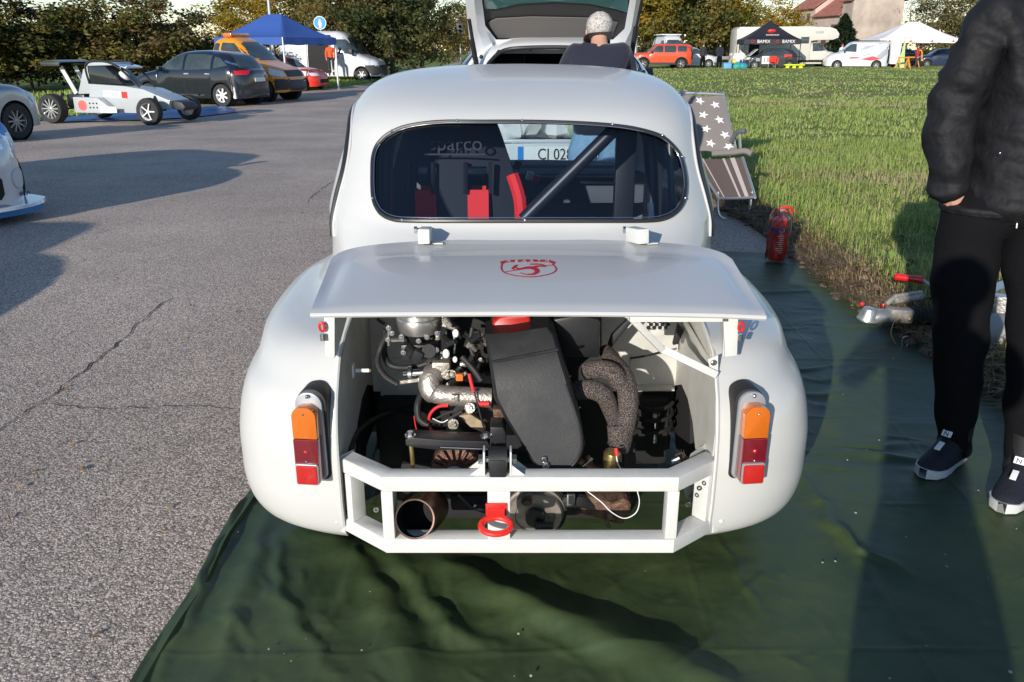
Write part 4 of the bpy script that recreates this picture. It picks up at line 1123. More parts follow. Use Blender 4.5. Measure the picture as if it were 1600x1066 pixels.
# red tow ring
c_ = W(775, 820, 1.675)
tr_ = [c_+Vector((.035*math.cos(a), .022*math.sin(a)-.004, .0085*math.sin(a))) for a in [2*PI*k/28 for k in range(28)]]
M_tow = mat('red_tow_paint', (.70, .018, .012), rough=.38, coat=.3)
P(MB().ring(tr_, .0078, 10, closed=True), 'tow_ring', M_tow)
P(MB().bar(c_+Vector((0, .014, .010)), c_+Vector((0, .040, .022)), .040, .014).box(c_+Vector((0, .036, .020)), (.050, .008, .032), bev=.002), 'tow_ring_lug', M_tow)

# ---- engine bay shell
x0, x1 = XC-.4515, XC+.4615
fw = 2.31
def yz_plate(poly, x, t, nm, m): return P(MB().prism([Vector((x, a, b)) for a, b in poly], (t, 0, 0)), nm, m)
arch = [(fw-.0, .42), (2.22, .46), (2.13, .455), (2.05, .42), (1.99, .36), (1.96, .30), (1.95, .24)]
wallp = [(1.835, .24), (1.815, .50), (1.845, .60), (1.90, .65), (1.97, .685), (2.07, .71), (2.19, .755), (2.27, .80), (fw, .82)] + arch
yz_plate(wallp, x0, -.004, 'bay_wall', M_bay); yz_plate(wallp, x1, .004, 'bay_wall', M_bay)
P(MB().box(((x0+x1)/2, fw+.006, .61), (x1-x0, .012, .42)), 'firewall', M_bay)
# pressed panels on the firewall
def px_poly(pts, y, d, nm, m, off=0, bevel=.0): return P(MB().prism([W(a, b, y) for a, b in pts], (0, d, 0)), nm, m, bevel=bevel)
px_poly([(590, 560), (655, 560), (655, 648), (598, 655)], fw-.004, .004, 'pressed_panel', M_bay, bevel=.0015)
px_poly([(985, 555), (1020, 556), (1022, 590), (985, 592)], fw-.004, .004, 'pressed_panel', M_bay, bevel=.0015)
px_poly([(940, 487), (1060, 487), (1060, 548), (940, 545)], fw-.035, .03, 'shelf_panel', M_bay, bevel=.002)
P(MB().bar(W(938, 606, fw-.02), W(1052, 606, fw-.02), .04, .004), 'spring_plate', M_bay)
# inner black floor, swing arms, gearbox: what shows below the firewall
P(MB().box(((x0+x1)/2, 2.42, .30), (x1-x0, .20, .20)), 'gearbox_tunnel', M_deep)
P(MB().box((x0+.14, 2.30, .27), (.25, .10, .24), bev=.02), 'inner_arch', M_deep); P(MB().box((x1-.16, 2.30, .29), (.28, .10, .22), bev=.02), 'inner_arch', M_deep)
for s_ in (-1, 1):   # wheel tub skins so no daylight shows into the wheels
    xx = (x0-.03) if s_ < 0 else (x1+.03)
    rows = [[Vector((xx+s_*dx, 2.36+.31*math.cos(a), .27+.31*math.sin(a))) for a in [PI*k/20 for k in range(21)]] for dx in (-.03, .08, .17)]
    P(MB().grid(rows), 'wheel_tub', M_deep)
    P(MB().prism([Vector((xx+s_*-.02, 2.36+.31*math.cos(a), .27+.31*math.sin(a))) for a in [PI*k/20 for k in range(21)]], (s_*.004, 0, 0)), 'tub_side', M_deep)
# corner brackets under the lid
for s_, pts in ((-1, [(506, 488), (523, 488), (523, 560), (508, 556)]), (1, [(1130, 489), (1154, 489), (1152, 556), (1133, 558)])):
    P(MB().prism([W(a, b, 1.865) for a, b in pts], (0, .012, 0)), 'lid_bracket', M_frame, bevel=.002)
    P(MB().prism([W(pts[1 if s_ < 0 else 0][0], 488, 1.875), W(pts[1 if s_ < 0 else 0][0]+(0 if s_ < 0 else 0), 556, 1.875), W(pts[1 if s_ < 0 else 0][0]+(18 if s_ < 0 else -6), 492, 2.0)], (.004, 0, 0)), 'bracket_web', M_frame)
    c_ = W(503 if s_ < 0 else 1158, 511, 1.855)
    P(MB().ring([c_+Vector((.006*math.cos(a), 0, .011*math.sin(a))) for a in [2*PI*k/14 for k in range(14)]], .0032, 7, closed=True), 'lid_pin', M_red)
    P(MB().cyl(c_+Vector((0, 0, -.018)), c_+Vector((0, 0, -.034)), .006, n=8), 'pin_barrel', M_steel)
# strips either side of the opening get their folded edge
for s_ in (-1, 1):
    xx = XC-.4535 if s_ < 0 else XC+.4635
    path = []
    for z in frange(.25, .84, 26):
        h = hull.ray_cast(Vector((xx, 1.2, z)), Vector((0, 1, 0)))
        if h[0]: path.append(h[0]+Vector((0, -.001, 0)))
    P(MB().ring(path, .0048, 6), 'opening_edge', M_body)
# ================================================================== ENGINE AND CABIN
def tube(pts, r, nm, m, n=10, k=6, cap=True):
    q = [W(*p) for p in pts]; sp = spline(q, k)
    rr = r if not hasattr(r, '__len__') else [interp([(i/(len(r)-1), v) for i, v in enumerate(r)], j/(len(sp)-1)) for j in range(len(sp))]
    return P(MB().ring(sp, rr, n, cap), nm, m)
def slab(pts, y, d, nm, m, bevel=.004):
    """pts: (px,py) or (px,py,y)"""
    return P(MB().prism([W(p[0], p[1], p[2] if len(p) > 2 else y) for p in pts], (0, d, 0)), nm, m, bevel=bevel, sharp=50)
def bolt(px, py, y, r=.008, m=None, ax=(0, -1, 0)):
    c = W(px, py, y); a = Vector(ax)
    return P(MB().lathe([(0, .0), (r, 0), (r, r*.9), (r*.85, r*1.05), (0, r*1.05)], c, a, 6).lathe([(r*1.5, -.002), (r*1.5, .001), (0, .001)], c, a, 14), 'bolt', m or M_steel)
# engine block mass and fan housing
P(MB().box(W(800, 660, 2.16), (.34, .26, .34), bev=.03), 'engine_block', M_blackmetal)
slab([(838, 487), (940, 487), (940, 545), (905, 575), (902, 700), (900, 745), (850, 745)], 2.08, .12, 'fan_cowl', M_deep, .01)
slab([(862, 500), (905, 492), (938, 500), (938, 560), (880, 560)], 2.03, .05, 'cowl_face', M_blackmetal, .01)
P(MB().box(W(760, 720, 2.08), (.46, .22, .10), bev=.02), 'crankcase', M_deep)
P(MB().box(W(760, 545, 2.22), (.22, .12, .22), bev=.02), 'head_mass', M_deep)
for px, py in ((872, 558), (890, 588), (905, 637)): P(MB().sph(W(px, py, 2.06), .0035, nu=8, nv=6), 'cowl_rivet', M_steel)
# big black air duct: upper face leaning back, long lower face
DO = [(757, 521, 1.93), (800, 519, 1.93), (842, 512, 1.93), (858, 510, 1.94), (868, 524, 1.92), (880, 566, 1.87), (896, 618, 1.83), (909, 664, 1.81), (914, 694, 1.80), (906, 722, 1.80), (884, 738, 1.80), (852, 737, 1.80), (832, 722, 1.80), (812, 690, 1.81), (790, 656, 1.83), (772, 622, 1.84), (765, 572, 1.87)]
duct = MB()
c1 = [W(a, b, y) for a, b, y in DO]
cen = [(800, 552), (840, 640)]
def shrink(pts, f, dy):
    out = []
    for (a, b, y) in pts:
        t = min(1, max(0, (b-530)/190)); cx = 812+t*50; cy = 545+t*150
        out.append(W(a+(cx-a)*f, b+(cy-b)*f*.5, y+dy))
    return out
rows = [[p+Vector((0, .10, 0)) for p in shrink(DO, .0, .0)], shrink(DO, 0, .012), shrink(DO, .03, .004), shrink(DO, .09, -.001)]
duct.grid(rows, closeu=True)
nD = len(DO); b0 = 3*nD
duct.f.append([b0+i for i in (0, 1, 2, 3, 4, 5, 16)]); duct.f.append([b0+i for i in (16, 5, 6, 7, 8, 9, 10, 11, 12, 13, 14, 15)]); duct.sm += [True, True]
do = P(duct, 'air_duct', M_blackplastic, sharp=28)
P(MB().bar(W(768, 566, 1.852), W(872, 546, 1.857), .004, .006), 'duct_seam', M_blackplastic, parent=car)
tube([(884, 600, 1.845), (902, 655, 1.80), (909, 690, 1.79), (903, 716, 1.79), (888, 734, 1.79)], .003, 'duct_flange', M_blackmetal)
bolt(850, 718, 1.797, .0055); bolt(853, 727, 1.795, .0065)
slab([(767, 520, 1.99), (770, 503, 2.0), (780, 495, 2.0), (822, 491, 2.0), (829, 496, 2.0), (830, 510, 1.99)], 2.0, .08, 'red_cover', mat('red_cover_plastic', (.42, .012, .01), rough=.4), .008)
# carburettor with its silver ring
cr_ = W(655, 503, 2.02)
P(MB().lathe([(.050, -.022), (.056, -.020), (.058, -.012), (.059, .012), (.056, .018), (.052, .019), (.050, .028), (.046, .030)], cr_, (0, -.05, 1), 36), 'intake_ring', mat('brushed_alu', (.62, .60, .57), rough=.28, metal=.9, var=.1, vscale=40))
P(MB().lathe([(.044, .026), (.052, .034), (.052, .042), (.04, .044), (0, .044)], cr_, (0, -.05, 1), 30), 'intake_lip', M_steel)
P(MB().lathe([(.048, -.022), (.040, -.04), (.03, -.05), (0, -.05)], cr_, (0, 0, 1), 24), 'carburettor_neck', M_blackmetal)
P(MB().box(W(658, 545, 2.02), (.10, .08, .05), bev=.012), 'carburettor', M_blackmetal)
P(MB().cyl(W(670, 549, 1.955), W(670, 549, 2.0), .018, n=18).cyl(W(648, 558, 1.95), W(640, 545, 1.99), .015, n=14), 'throttle_housing', M_black)
P(MB().box(W(652, 556, 1.955), (.024, .02, .034), Euler((.2, .5, 0)), bev=.003), 'float_plug', M_blackplastic)
for px, py in ((606, 531), (612, 521), (627, 526), (607, 513), (682, 547), (630, 551), (654, 533), (667, 527), (683, 521)): bolt(px, py, 1.965, .0045)
P(MB().cyl(W(612, 532, 1.97), W(632, 531, 1.97), .007, n=10).cyl(W(607, 508, 1.97), W(607, 540, 1.97), .004, n=8), 'throttle_link', M_steel)
P(MB().cyl(W(684, 520, 2.0), W(684, 530, 2.0), .008, n=10).cyl(W(672, 522, 2.0), W(672, 529, 2.0), .008, n=10), 'spring_posts', M_alu)
# linkage cluster right of the carburettor
g2 = random.Random(4)
for k in range(26):
    px = g2.uniform(700, 752); py = g2.uniform(505, 590); y = g2.uniform(1.94, 2.02); r = g2.uniform(.006, .014)
    P(MB().cyl(W(px, py, y), W(px+g2.uniform(-14, 14), py+g2.uniform(-14, 14), y+g2.uniform(-.02, .02)), r*.7, n=9), 'linkage_rod', M_blackmetal if k % 3 else M_alu)
P(MB().cyl(W(745, 531, 2.0), W(760, 531, 2.0), .018, n=16), 'pipe_stub', M_alu)
P(MB().ring([W(741, 531, 2.0)+Vector((0, .02*math.cos(a), .02*math.sin(a))) for a in [2*PI*k/18 for k in range(18)]], .003, 6, closed=True), 'hose_clip', M_steel)
tube([(708, 518, 1.97), (711, 535, 1.96), (710, 552, 1.96)], .003, 'silver_spring', M_chrome)
for a_, b_, r_ in ((697, 553, .009), (711, 562, .006), (712, 521, .008)): P(MB().sph(W(a_, b_, 1.95), r_, (1, .5, 1.4), 8, 6), 'white_clip', M_white)
tube([(722, 558, 1.95), (740, 578, 1.93), (752, 595, 1.92)], .008, 'fuel_hose', M_black)
tube([(738, 512, 1.98), (735, 540, 1.97), (744, 566, 1.96)], .006, 'fuel_hose', M_black)
tube([(690, 490, 2.05), (705, 500, 2.0), (716, 515, 1.97)], .006, 'fuel_hose', M_black)
# intake manifold
mp = [W(689, 556, 2.02), W(688, 575, 2.0), W(672, 592, 1.97), W(676, 612, 1.955), W(700, 618, 1.95), W(735, 620, 1.95), W(768, 622, 1.95)]
P(MB().ring(spline(mp, 8), [.022]*12+[.030]*14+[.026]*23, 14), 'intake_manifold', M_alu)
P(MB().box(W(690, 570, 1.99), (.046, .05, .03), bev=.005), 'manifold_flange', M_alu)
P(MB().box(W(711, 622, 1.922), (.017, .012, .020), bev=.002), 'manifold_boss', M_alu)
P(MB().cyl(W(640, 584, 1.97), W(662, 582, 1.97), .011, n=14).lathe([(.008, -.004), (.021, -.004), (.021, .004), (.008, .004)], W(641, 584, 1.97), (1, 0, 0), 20).cyl(W(630, 585, 1.97), W(640, 584, 1.97), .006, n=8), 'vacuum_stub', M_steel)
tube([(624, 598, 1.96), (640, 596, 1.955), (656, 594, 1.95)], .0055, 'steel_pipe', M_alu)
bolt(698, 585, 1.94, .009, M_alu); bolt(706, 584, 1.94, .007, M_alu)
P(MB().box(W(718, 589, 1.945), (.018, .015, .018), bev=.002), 'orange_connector', M_orange)
tube([(733, 584, 1.93), (736, 597, 1.925), (740, 612, 1.92)], .0045, 'red_wire', M_redwire)
tube([(741, 612, 1.92), (747, 635, 1.91), (755, 665, 1.90), (762, 680, 1.90)], .0022, 'earth_cable', M_blackmetal)
P(MB().cyl(W(748, 631, 1.92), W(764, 631, 1.92), .007, n=12), 'red_boot', M_redwire)
# hoses
tube([(606, 520, 2.0), (594, 545, 2.0), (590, 568, 1.98), (602, 588, 1.96), (622, 601, 1.95)], .0075, 'breather_hose', M_black)
tube([(603, 515, 2.03), (600, 550, 2.03), (612, 572, 2.0), (645, 574, 2.0), (672, 566, 2.0)], .0085, 'breather_hose', M_black)
tube([(583, 492, 2.15), (596, 503, 2.1), (606, 508, 2.05)], .005, 'breather_hose', M_black)
tube([(546, 722, 1.85), (556, 680, 2.0), (585, 655, 2.15), (625, 643, 2.25), (660, 648, 2.1), (672, 660, 1.95), (690, 664, 1.92)], .008, 'long_hose', M_black)
tube([(657, 618, 1.95), (652, 635, 1.93), (655, 655, 1.92), (670, 666, 1.91)], .0085, 'breather_hose', M_black)
tube([(700, 634, 1.93), (684, 636, 1.93), (672, 648, 1.93), (671, 665, 1.93), (680, 680, 1.92), (690, 688, 1.92)], .004, 'starter_cable', M_redwire)
tube([(647, 650, 1.93), (650, 668, 1.93), (656, 686, 1.93)], .0016, 'thin_red_wire', M_redwire)
tube([(664, 686, 1.92), (672, 678, 1.92), (682, 680, 1.92), (690, 676, 1.92)], .0014, 'thin_red_wire', M_redwire)
tube([(672, 658, 1.92), (690, 660, 1.92), (708, 651, 1.92), (722, 643, 1.92)], .0042, 'earth_cable', M_black)
tube([(676, 657, 1.91), (695, 648, 1.91), (718, 640, 1.91)], .003, 'earth_cable', M_blackmetal)
tube([(676, 654, 1.90), (690, 660, 1.90), (700, 656, 1.90)], .0014, 'white_wire', M_white)
P(MB().cyl(W(734, 638, 1.95), W(734, 638, 1.90), .013, n=16).cyl(W(734, 638, 1.90), W(734, 638, 1.893), .006, n=6), 'starter_terminal', M_alu)
P(MB().cyl(W(708, 664, 1.95), W(708, 664, 1.90), .013, n=18), 'idler_boss', M_brass); bolt(708, 662, 1.895, .009, M_alu)
slab([(716, 650), (735, 648), (755, 660), (760, 672), (752, 676), (735, 668)], 1.93, .02, 'timing_case_edge', mat('tan_casting', (.34, .26, .16), rough=.6, var=.3, vscale=30), .003)
slab([(692, 688), (700, 655), (714, 655), (730, 684)], 1.93, .015, 'mount_arm', M_blackmetal)
# engine mount beam with bushing
slab([(633, 688), (640, 684), (690, 688), (762, 690), (766, 698), (762, 704), (690, 704), (650, 700), (634, 697)], 1.80, .05, 'mount_beam', M_blackmetal, .003)
tube([(688, 699, 1.797), (762, 702, 1.797)], .0016, 'beam_weld', M_steel)
bolt(641, 680, 1.80, .009, ax=(0, 0, 1)); bolt(759, 681, 1.80, .009, ax=(0, 0, 1))
P(MB().cyl(W(641, 684, 1.81), W(647, 745, 1.80), .0055, n=10), 'mount_rod', M_brass)
slab([(766, 668), (786, 668), (790, 676), (791, 702), (765, 702)], 1.80, .06, 'mount_block', M_blackmetal, .004)
slab([(770, 640), (784, 640), (793, 664), (772, 664)], 1.86, .03, 'mount_neck', M_rust, .003)
cb = W(778, 718, 1.745)
P(MB().cyl(cb+Vector((-.022, 0, 0)), cb+Vector((.022, 0, 0)), .031, n=26), 'mount_bushing', M_black)
P(MB().box(cb+Vector((0, -.004, -.012)), (.040, .056, .05), bev=.006), 'bushing_shell', M_blackplastic)
P(MB().cyl(cb+Vector((-.038, 0, 0)), cb+Vector((.040, 0, 0)), .0075, n=12).cyl(cb+Vector((-.046, 0, 0)), cb+Vector((-.036, 0, 0)), .013, n=6).cyl(cb+Vector((.034, 0, 0)), cb+Vector((.044, 0, 0)), .013, n=6), 'mount_bolt', M_steel)
for sx, a in ((-1, -.030), (1, .028)):
    P(MB().prism([cb+Vector((a, -.025, -.042)), cb+Vector((a, .025, -.042)), cb+Vector((a, .018, .028)), cb+Vector((a, -.018, .028))], (sx*.0045, 0, 0)), 'mount_plate', M_frame, bevel=.001)
    P(MB().prism([cb+Vector((a+sx*.005, -.022, -.040)), cb+Vector((a+sx*.048, -.022, -.040)), cb+Vector((a+sx*.005, -.022, -.004))], (0, .004, 0)), 'mount_gusset', M_frame)
    P(MB().prism([cb+Vector((a+sx*.005, .018, -.040)), cb+Vector((a+sx*.048, .018, -.040)), cb+Vector((a+sx*.005, .018, -.004))], (0, .004, 0)), 'mount_gusset', M_frame)
# alternator
ca_ = W(712, 728, 1.90)
alt = MB(); alt.lathe([(0, .0), (.022, .0), (.030, .010), (.060, .012), (.064, .02), (.064, .07), (0, .07)], ca_+Vector((0, -.03, 0)), (0, 1, -.15), 26)
for k in range(18):
    a = 2*PI*k/18; d = Vector((math.cos(a), 0, math.sin(a))); alt.bar(ca_+d*.032+Vector((0, -.024, 0)), ca_+d*.060+Vector((0, -.020, 0)), .0045, .012, up=(0, 1, 0))
P(alt, 'alternator', M_rust)
P(MB().lathe([(.010, -.012), (.028, -.012), (.030, -.006), (.024, 0), (.030, .006), (.028, .010), (.010, .010)], ca_+Vector((0, -.045, -.01)), (0, 1, 0), 24), 'alternator_pulley', M_alu)
# wrapped exhaust headers
tube([(946, 548, 2.10), (958, 566, 2.03), (975, 590, 1.97), (981, 622, 1.94), (979, 655, 1.935), (972, 690, 1.94)], [.018, .024, .026, .027, .026, .024], 'wrapped_header', M_wrap, 18, 8)
tube([(917, 580, 1.99), (938, 577, 1.965), (958, 583, 1.955), (970, 600, 1.95)], .0245, 'wrapped_header', M_wrap, 18, 8)
tube([(903, 610, 1.95), (925, 609, 1.93), (944, 619, 1.925), (954, 640, 1.935), (962, 664, 1.95), (966, 690, 1.96)], [.025, .025, .024, .022, .02, .02], 'wrapped_header', M_wrap, 18, 8)
tube([(968, 664, 1.94), (969, 684, 1.93), (968, 704, 1.93)], [.033, .032, .024], 'wrapped_collector', M_wrap, 18, 6)
for py, yy in ((585, 1.955), (668, 1.93), (694, 1.928)):
    pass
P(MB().ring([W(968, 690, 1.93)+Vector((.031*math.cos(a), .031*math.sin(a), .006*math.cos(a))) for a in [2*PI*k/24 for k in range(24)]], .0022, 6, closed=True), 'wrap_tie', M_steel)
slab([(975, 700), (992, 690), (996, 745), (975, 745)], 1.97, .05, 'heat_shield', M_deep, .004)
cf = W(955, 717, 1.87)
P(MB().lathe([(0, -.026), (.015, -.026), (.019, -.02), (.022, .014), (.020, .020), (.012, .024), (0, .024)], cf, (.15, -.1, 1), 18, smooth=False), 'oil_filter', M_brass)
tube([(963, 712, 1.845), (966, 726, 1.84), (974, 738, 1.84)], .0014, 'sensor_wire', M_white)
P(MB().cyl(W(962, 700, 1.85), W(964, 712, 1.845), .005, n=8), 'wire_splice', M_redwire)
for a, b, c, d, r in ((905, 720, 935, 735, .008), (918, 712, 930, 740, .006), (1055, 715, 1080, 722, .010), (1062, 708, 1075, 735, .008), (1048, 722, 1070, 716, .007)):
    P(MB().cyl(W(a, b, 1.9), W(c, d, 1.88), r, n=10), 'brake_fitting', M_rust)

P(MB().cyl(W(1050, 722, 1.86), W(1062, 716, 1.86), .008, n=10).cyl(W(910, 728, 1.86), W(926, 716, 1.86), .004, n=8), 'bright_fittings', M_steel)
# right side: white tube bracing
def bar2(a, b, w, h, nm='brace_tube', m=None): return P(MB().bar(W(*a), W(*b), w, h, up=(0, -1, .3)), nm, m or M_frame, bevel=.0015)
bar2((984, 497, 1.80), (1128, 497, 1.80), .018, .018)
bar2((986, 497, 1.82), (1037, 549, 1.86), .016, .018)
bar2((1034, 545, 1.86), (1119, 586, 1.85), .018, .020)
bar2((1068, 500, 2.18), (1110, 572, 1.90), .010, .014, m=M_bay)
P(MB().prism([W(1106, 562, 1.855), W(1122, 555, 1.855), W(1122, 594, 1.855), W(1112, 588, 1.855)], (0, .004, 0)), 'brace_foot', M_frame); bolt(1115, 567, 1.85, .005)
pf = MB()
for r in range(3):
    for c in range(4):
        pf.cyl(W(1013+c*9+(r % 2)*4, 502+r*5, 2.10)+Vector((0, -.002, 0)), W(1013+c*9+(r % 2)*4, 502+r*5, 2.10)+Vector((0, .001, 0)), .0055, n=8)
slab([(1006, 496), (1048, 496), (1046, 512), (1030, 518), (1012, 512)], 2.102, .02, 'vent_plate', M_frame, .003); P(pf, 'vent_holes', M_deep)
P(MB().box(W(1025, 518, 2.13), (.04, .04, .022), bev=.005), 'vent_box', M_bay)
tube([(985, 560, 2.22), (1010, 556, 2.2), (1040, 548, 2.15)], .003, 'brake_pipe', M_black)
slab([(1062, 497), (1080, 497), (1068, 520), (1060, 538), (1052, 540), (1056, 522)], 2.16, .02, 'strap', M_black, .002)
slab([(980, 500), (990, 502), (968, 528), (955, 545), (950, 540), (956, 524)], 2.14, .02, 'hose_elbow', M_black, .004)
cs = W(1020, 668, 2.26)
coil = [cs+Vector((.055*math.cos(a), .055*math.sin(a), .012*a/2-.02)) for a in [2*PI*k/16 for k in range(16*3)]]
P(MB().ring(coil, .006, 8), 'coil_spring', M_deep)
P(MB().cyl(cs+Vector((0, -.04, -.03)), cs+Vector((0, -.04, .06)), .006, n=10).cyl(cs+Vector((0, -.04, .05)), cs+Vector((0, -.04, .065)), .012, n=6), 'spring_bolt', M_steel)
# left wall cable stop
cl_ = W(556, 579, 1.95)
P(MB().cyl(cl_, W(577, 579, 1.95), .005, n=10).box(cl_+Vector((-.006, 0, 0)), (.004, .02, .034), bev=.001), 'cable_stop', M_white)
P(MB().cyl(W(573, 579, 1.95), W(580, 579, 1.95), .0035, n=8), 'cable_end', M_brass)
# below the rails: exhaust tip, flywheel pulley, underbody junk
ec = W(648, 811, 1.715)
ax = (W(667, 792, 1.90)-ec).normalized()
P(MB().lathe([(.044, .0), (.0475, -.001), (.0485, .004), (.0485, .09), (.056, .11), (.058, .20), (.03, .21), (0, .21), ], ec, ax, 36), 'exhaust_tip', M_exh)
P(MB().lathe([(.0462, .0015), (.046, .12), (0, .121)], ec, ax, 32), 'exhaust_bore', mat('soot', (.012, .010, .009), rough=.9))
P(MB().ring([ec+ax*.002+(Vector((math.cos(a), 0, math.sin(a))).cross(ax)).normalized()*.0465 for a in [2*PI*k/40 for k in range(40)]], .0022, 6, closed=True), 'exhaust_rim', M_exh)
tube([(655, 742, 1.80), (656, 760, 1.76), (657, 778, 1.77)], .002, 'exhaust_hanger', M_steel)
pc = W(836, 805, 1.92)
pul = MB(); pul.lathe([(.020, .0), (.052, .0), (.054, -.006), (.070, -.006), (.074, .0), (.074, .012), (.080, .014), (.080, .024), (.0, .024)], pc, (0, 1, .12), 48)
P(pul, 'crank_pulley', mat('pulley_alu', (.34, .30, .26), rough=.45, metal=.6, var=.3, vscale=30))
th_ = MB()
for k in range(64):
    a = 2*PI*k/64; d = Vector((math.cos(a), 0, math.sin(a))); th_.bar(pc+d*.078+Vector((0, .018, 0)), pc+d*.0855+Vector((0, .018, 0)), .004, .010, up=(0, 1, 0))
th_.lathe([(.078, .026), (.088, .026), (.088, .05), (0, .05)], pc, (0, 1, .1), 40); P(th_, 'toothed_belt', M_black)
P(MB().cyl(pc+Vector((0, -.02, 0)), pc+Vector((0, .01, 0)), .026, n=20).cyl(pc+Vector((.0, -.03, -.012)), pc+Vector((.045, -.02, -.018)), .012, n=12), 'pulley_hub', M_blackmetal)
bolt(823, 783, 1.895, .010, M_rust)
P(MB().box(W(815, 790, 1.96), (.09, .05, .12), bev=.01), 'pulley_guard', M_deep)
tube([(870, 783, 1.95), (905, 782, 1.95), (930, 788, 1.97), (960, 782, 1.98)], .019, 'driveshaft', M_black)
P(MB().box(W(892, 781, 1.925), (.022, .01, .036), bev=.002), 'strap_buckle', M_steel)
P(MB().box(W(892, 781, 1.919), (.012, .004, .024)), 'buckle_gap', M_black)
gb = MB(); gb.box(W(945, 780, 2.0), (.13, .10, .07), Euler((.2, .3, 0)), bev=.015); gb.cyl(W(950, 785, 1.96), W(954, 812, 1.94), .010, n=10); gb.cyl(W(958, 790, 1.95), W(976, 784, 1.95), .011, n=12); gb.cyl(W(972, 776, 1.95), W(980, 790, 1.95), .013, n=12)
P(gb, 'gearbox_end', M_rust)
tube([(958, 802, 1.94), (948, 815, 1.94), (953, 825, 1.93)], .005, 'drain_stub', M_rust)
tube([(918, 768, 1.84), (940, 785, 1.82), (955, 800, 1.81), (975, 810, 1.81), (993, 802, 1.81), (999, 785, 1.82), (996, 768, 1.84)], .0013, 'wire_loop', M_white)
tube([(715, 772, 1.95), (735, 790, 1.95), (760, 800, 1.95)], .006, 'tension_rod', M_blackmetal)
P(MB().sph(W(742, 790, 1.94), .006, nu=8, nv=6), 'clevis_pin', M_steel)
P(MB().box(W(800, 775, 2.25), (.70, .12, .10), bev=.02).box(W(790, 765, 2.05), (.30, .15, .05), bev=.01), 'sump', M_deep)
# wheels
def wheel_fit(x, y, s_, parent=car):
    w = MB().lathe([(.17, -.09), (.235, -.095), (.262, -.075), (.268, 0), (.262, .075), (.235, .095), (.17, .09)], (x, y, .268), (1, 0, 0), 36)
    o = P(w, 'wheel', M_tyre)
    r = MB().lathe([(.0, .02), (.06, .03), (.13, .01), (.16, .05), (.175, .092), (.165, .095), (.15, -.09), (0, -.09)], (x, y, .268), (s_, 0, 0), 30)
    P(r, 'rim', M_rim, parent=o)
for s_ in (-1, 1):
    wheel_fit(XC+s_*.62, 2.36, s_); wheel_fit(XC+s_*.585, 4.15, s_)

# ---- cabin
P(MB().box((XC, 3.75, .80), (1.12, .22, .14), bev=.03), 'dashboard', M_inner)
P(MB().box((XC, 3.1, .26), (1.16, 1.5, .03)), 'cabin_floor', M_inner)
for s_ in (-1, 1):
    P(MB().box((XC+s_*.60, 3.2, .55), (.02, 1.0, .56)), 'door_card', M_inner)
P(MB().box((XC, 2.42, .80), (.80, .10, .04)), 'parcel_shelf', M_inner)
P(MB().box((XC, 3.87, .86), (1.06, .16, .05), bev=.02), 'dash_cowl', mat('dash_grey', (.16, .17, .18), rough=.5))
P(MB().box((XC+.25, 3.60, .845), (.36, .05, .03), bev=.01).box((XC-.25, 3.60, .85), (.2, .1, .05), bev=.02), 'instrument_panel', M_blackplastic)
P(MB().ring([Vector((XC-.23+.15*math.cos(a), 3.45+.03*math.sin(a), .86+.15*math.sin(a)*.9)) for a in [2*PI*k/30 for k in range(30)]], .012, 8, closed=True), 'steering_wheel', M_blackplastic)
for px, py, m_ in ((808, 258, M_black), (828, 275, M_white), (816, 312, M_white), (838, 280, M_redwire)):
    P(MB().box(W(px, py, 3.42), (.030, .02, .035), Euler((.2, .3, .3)), bev=.006), 'cabin_switch', m_)
def cage(pts, r=.021, nm='cage_tube'): return tube(pts, r, nm, M_cage, 14, 4)
cage([(603, 349, 2.62), (603, 300, 2.62), (606, 230, 2.66), (626, 196, 2.70), (680, 178, 2.72), (825, 172, 2.72), (960, 178, 2.72), (1006, 200, 2.70), (1016, 240, 2.66), (1020, 349, 2.62)])
cage([(965, 197, 2.67), (818, 343, 2.67)], .022)
cage([(985, 200, 2.9), (980, 350, 2.9)], .022)
cage([(1046, 225, 2.55), (1050, 330, 2.5)], .010)
P(MB().box((XC+.47, 2.95, .95), (.05, .10, .40)), 'door_pillar', M_cage); P(MB().box((XC-.49, 2.93, .95), (.04, .08, .40)), 'door_pillar', M_cage)
P(MB().box((XC+.36, 2.90, .95), (.07, .05, .55), bev=.01), 'side_harness_post', M_cage)
tube([(1016, 318, 2.52), (1018, 345, 2.5)], .010, 'cage_foot', M_frame)
def seat(xo, first=True):
    so = MB(); y0 = 2.86
    out = [(-.21, .45), (-.235, .70), (-.225, .90), (-.185, 1.05), (-.12, 1.20), (-.06, 1.235), (.06, 1.235), (.12, 1.20), (.185, 1.05), (.225, .90), (.235, .70), (.21, .45)]
    # shell from a grid so the belt slots stay open
    rows = []
    def hw(z): return interp([(.45, .21), (.70, .235), (.90, .225), (1.05, .185), (1.20, .12), (1.235, .07)], z)
    zs = frange(.45, 1.235, 28); n = 24
    vs_ = []; fs = []
    for layer in (0, 1):
        for z in zs:
            for i in range(n+1):
                u = 2*i/n-1; x = u*hw(z); y = y0+layer*.05-.05*abs(u)**3*0+.05*abs(u)**2.2+(z-.45)*-.05
                vs_.append(Vector((xo+x, y, z)))
    def hole(i, z):
        u = 2*(i+.5)/n-1; x = u*hw(z); return .055 < abs(x) < .125 and 0.925 < z < 1.015
    nn = n+1; L_ = len(zs)*nn
    for j in range(len(zs)-1):
        for i in range(n):
            if hole(i, (zs[j]+zs[j+1])/2): continue
            a = j*nn+i; fs.append((a, a+1, a+nn+1, a+nn)); fs.append((L_+a, L_+a+nn, L_+a+nn+1, L_+a+1))
    so.add(vs_, fs, True)
    o = P(so, 'race_seat', M_seat)
    return o
seat(XC-.235); 
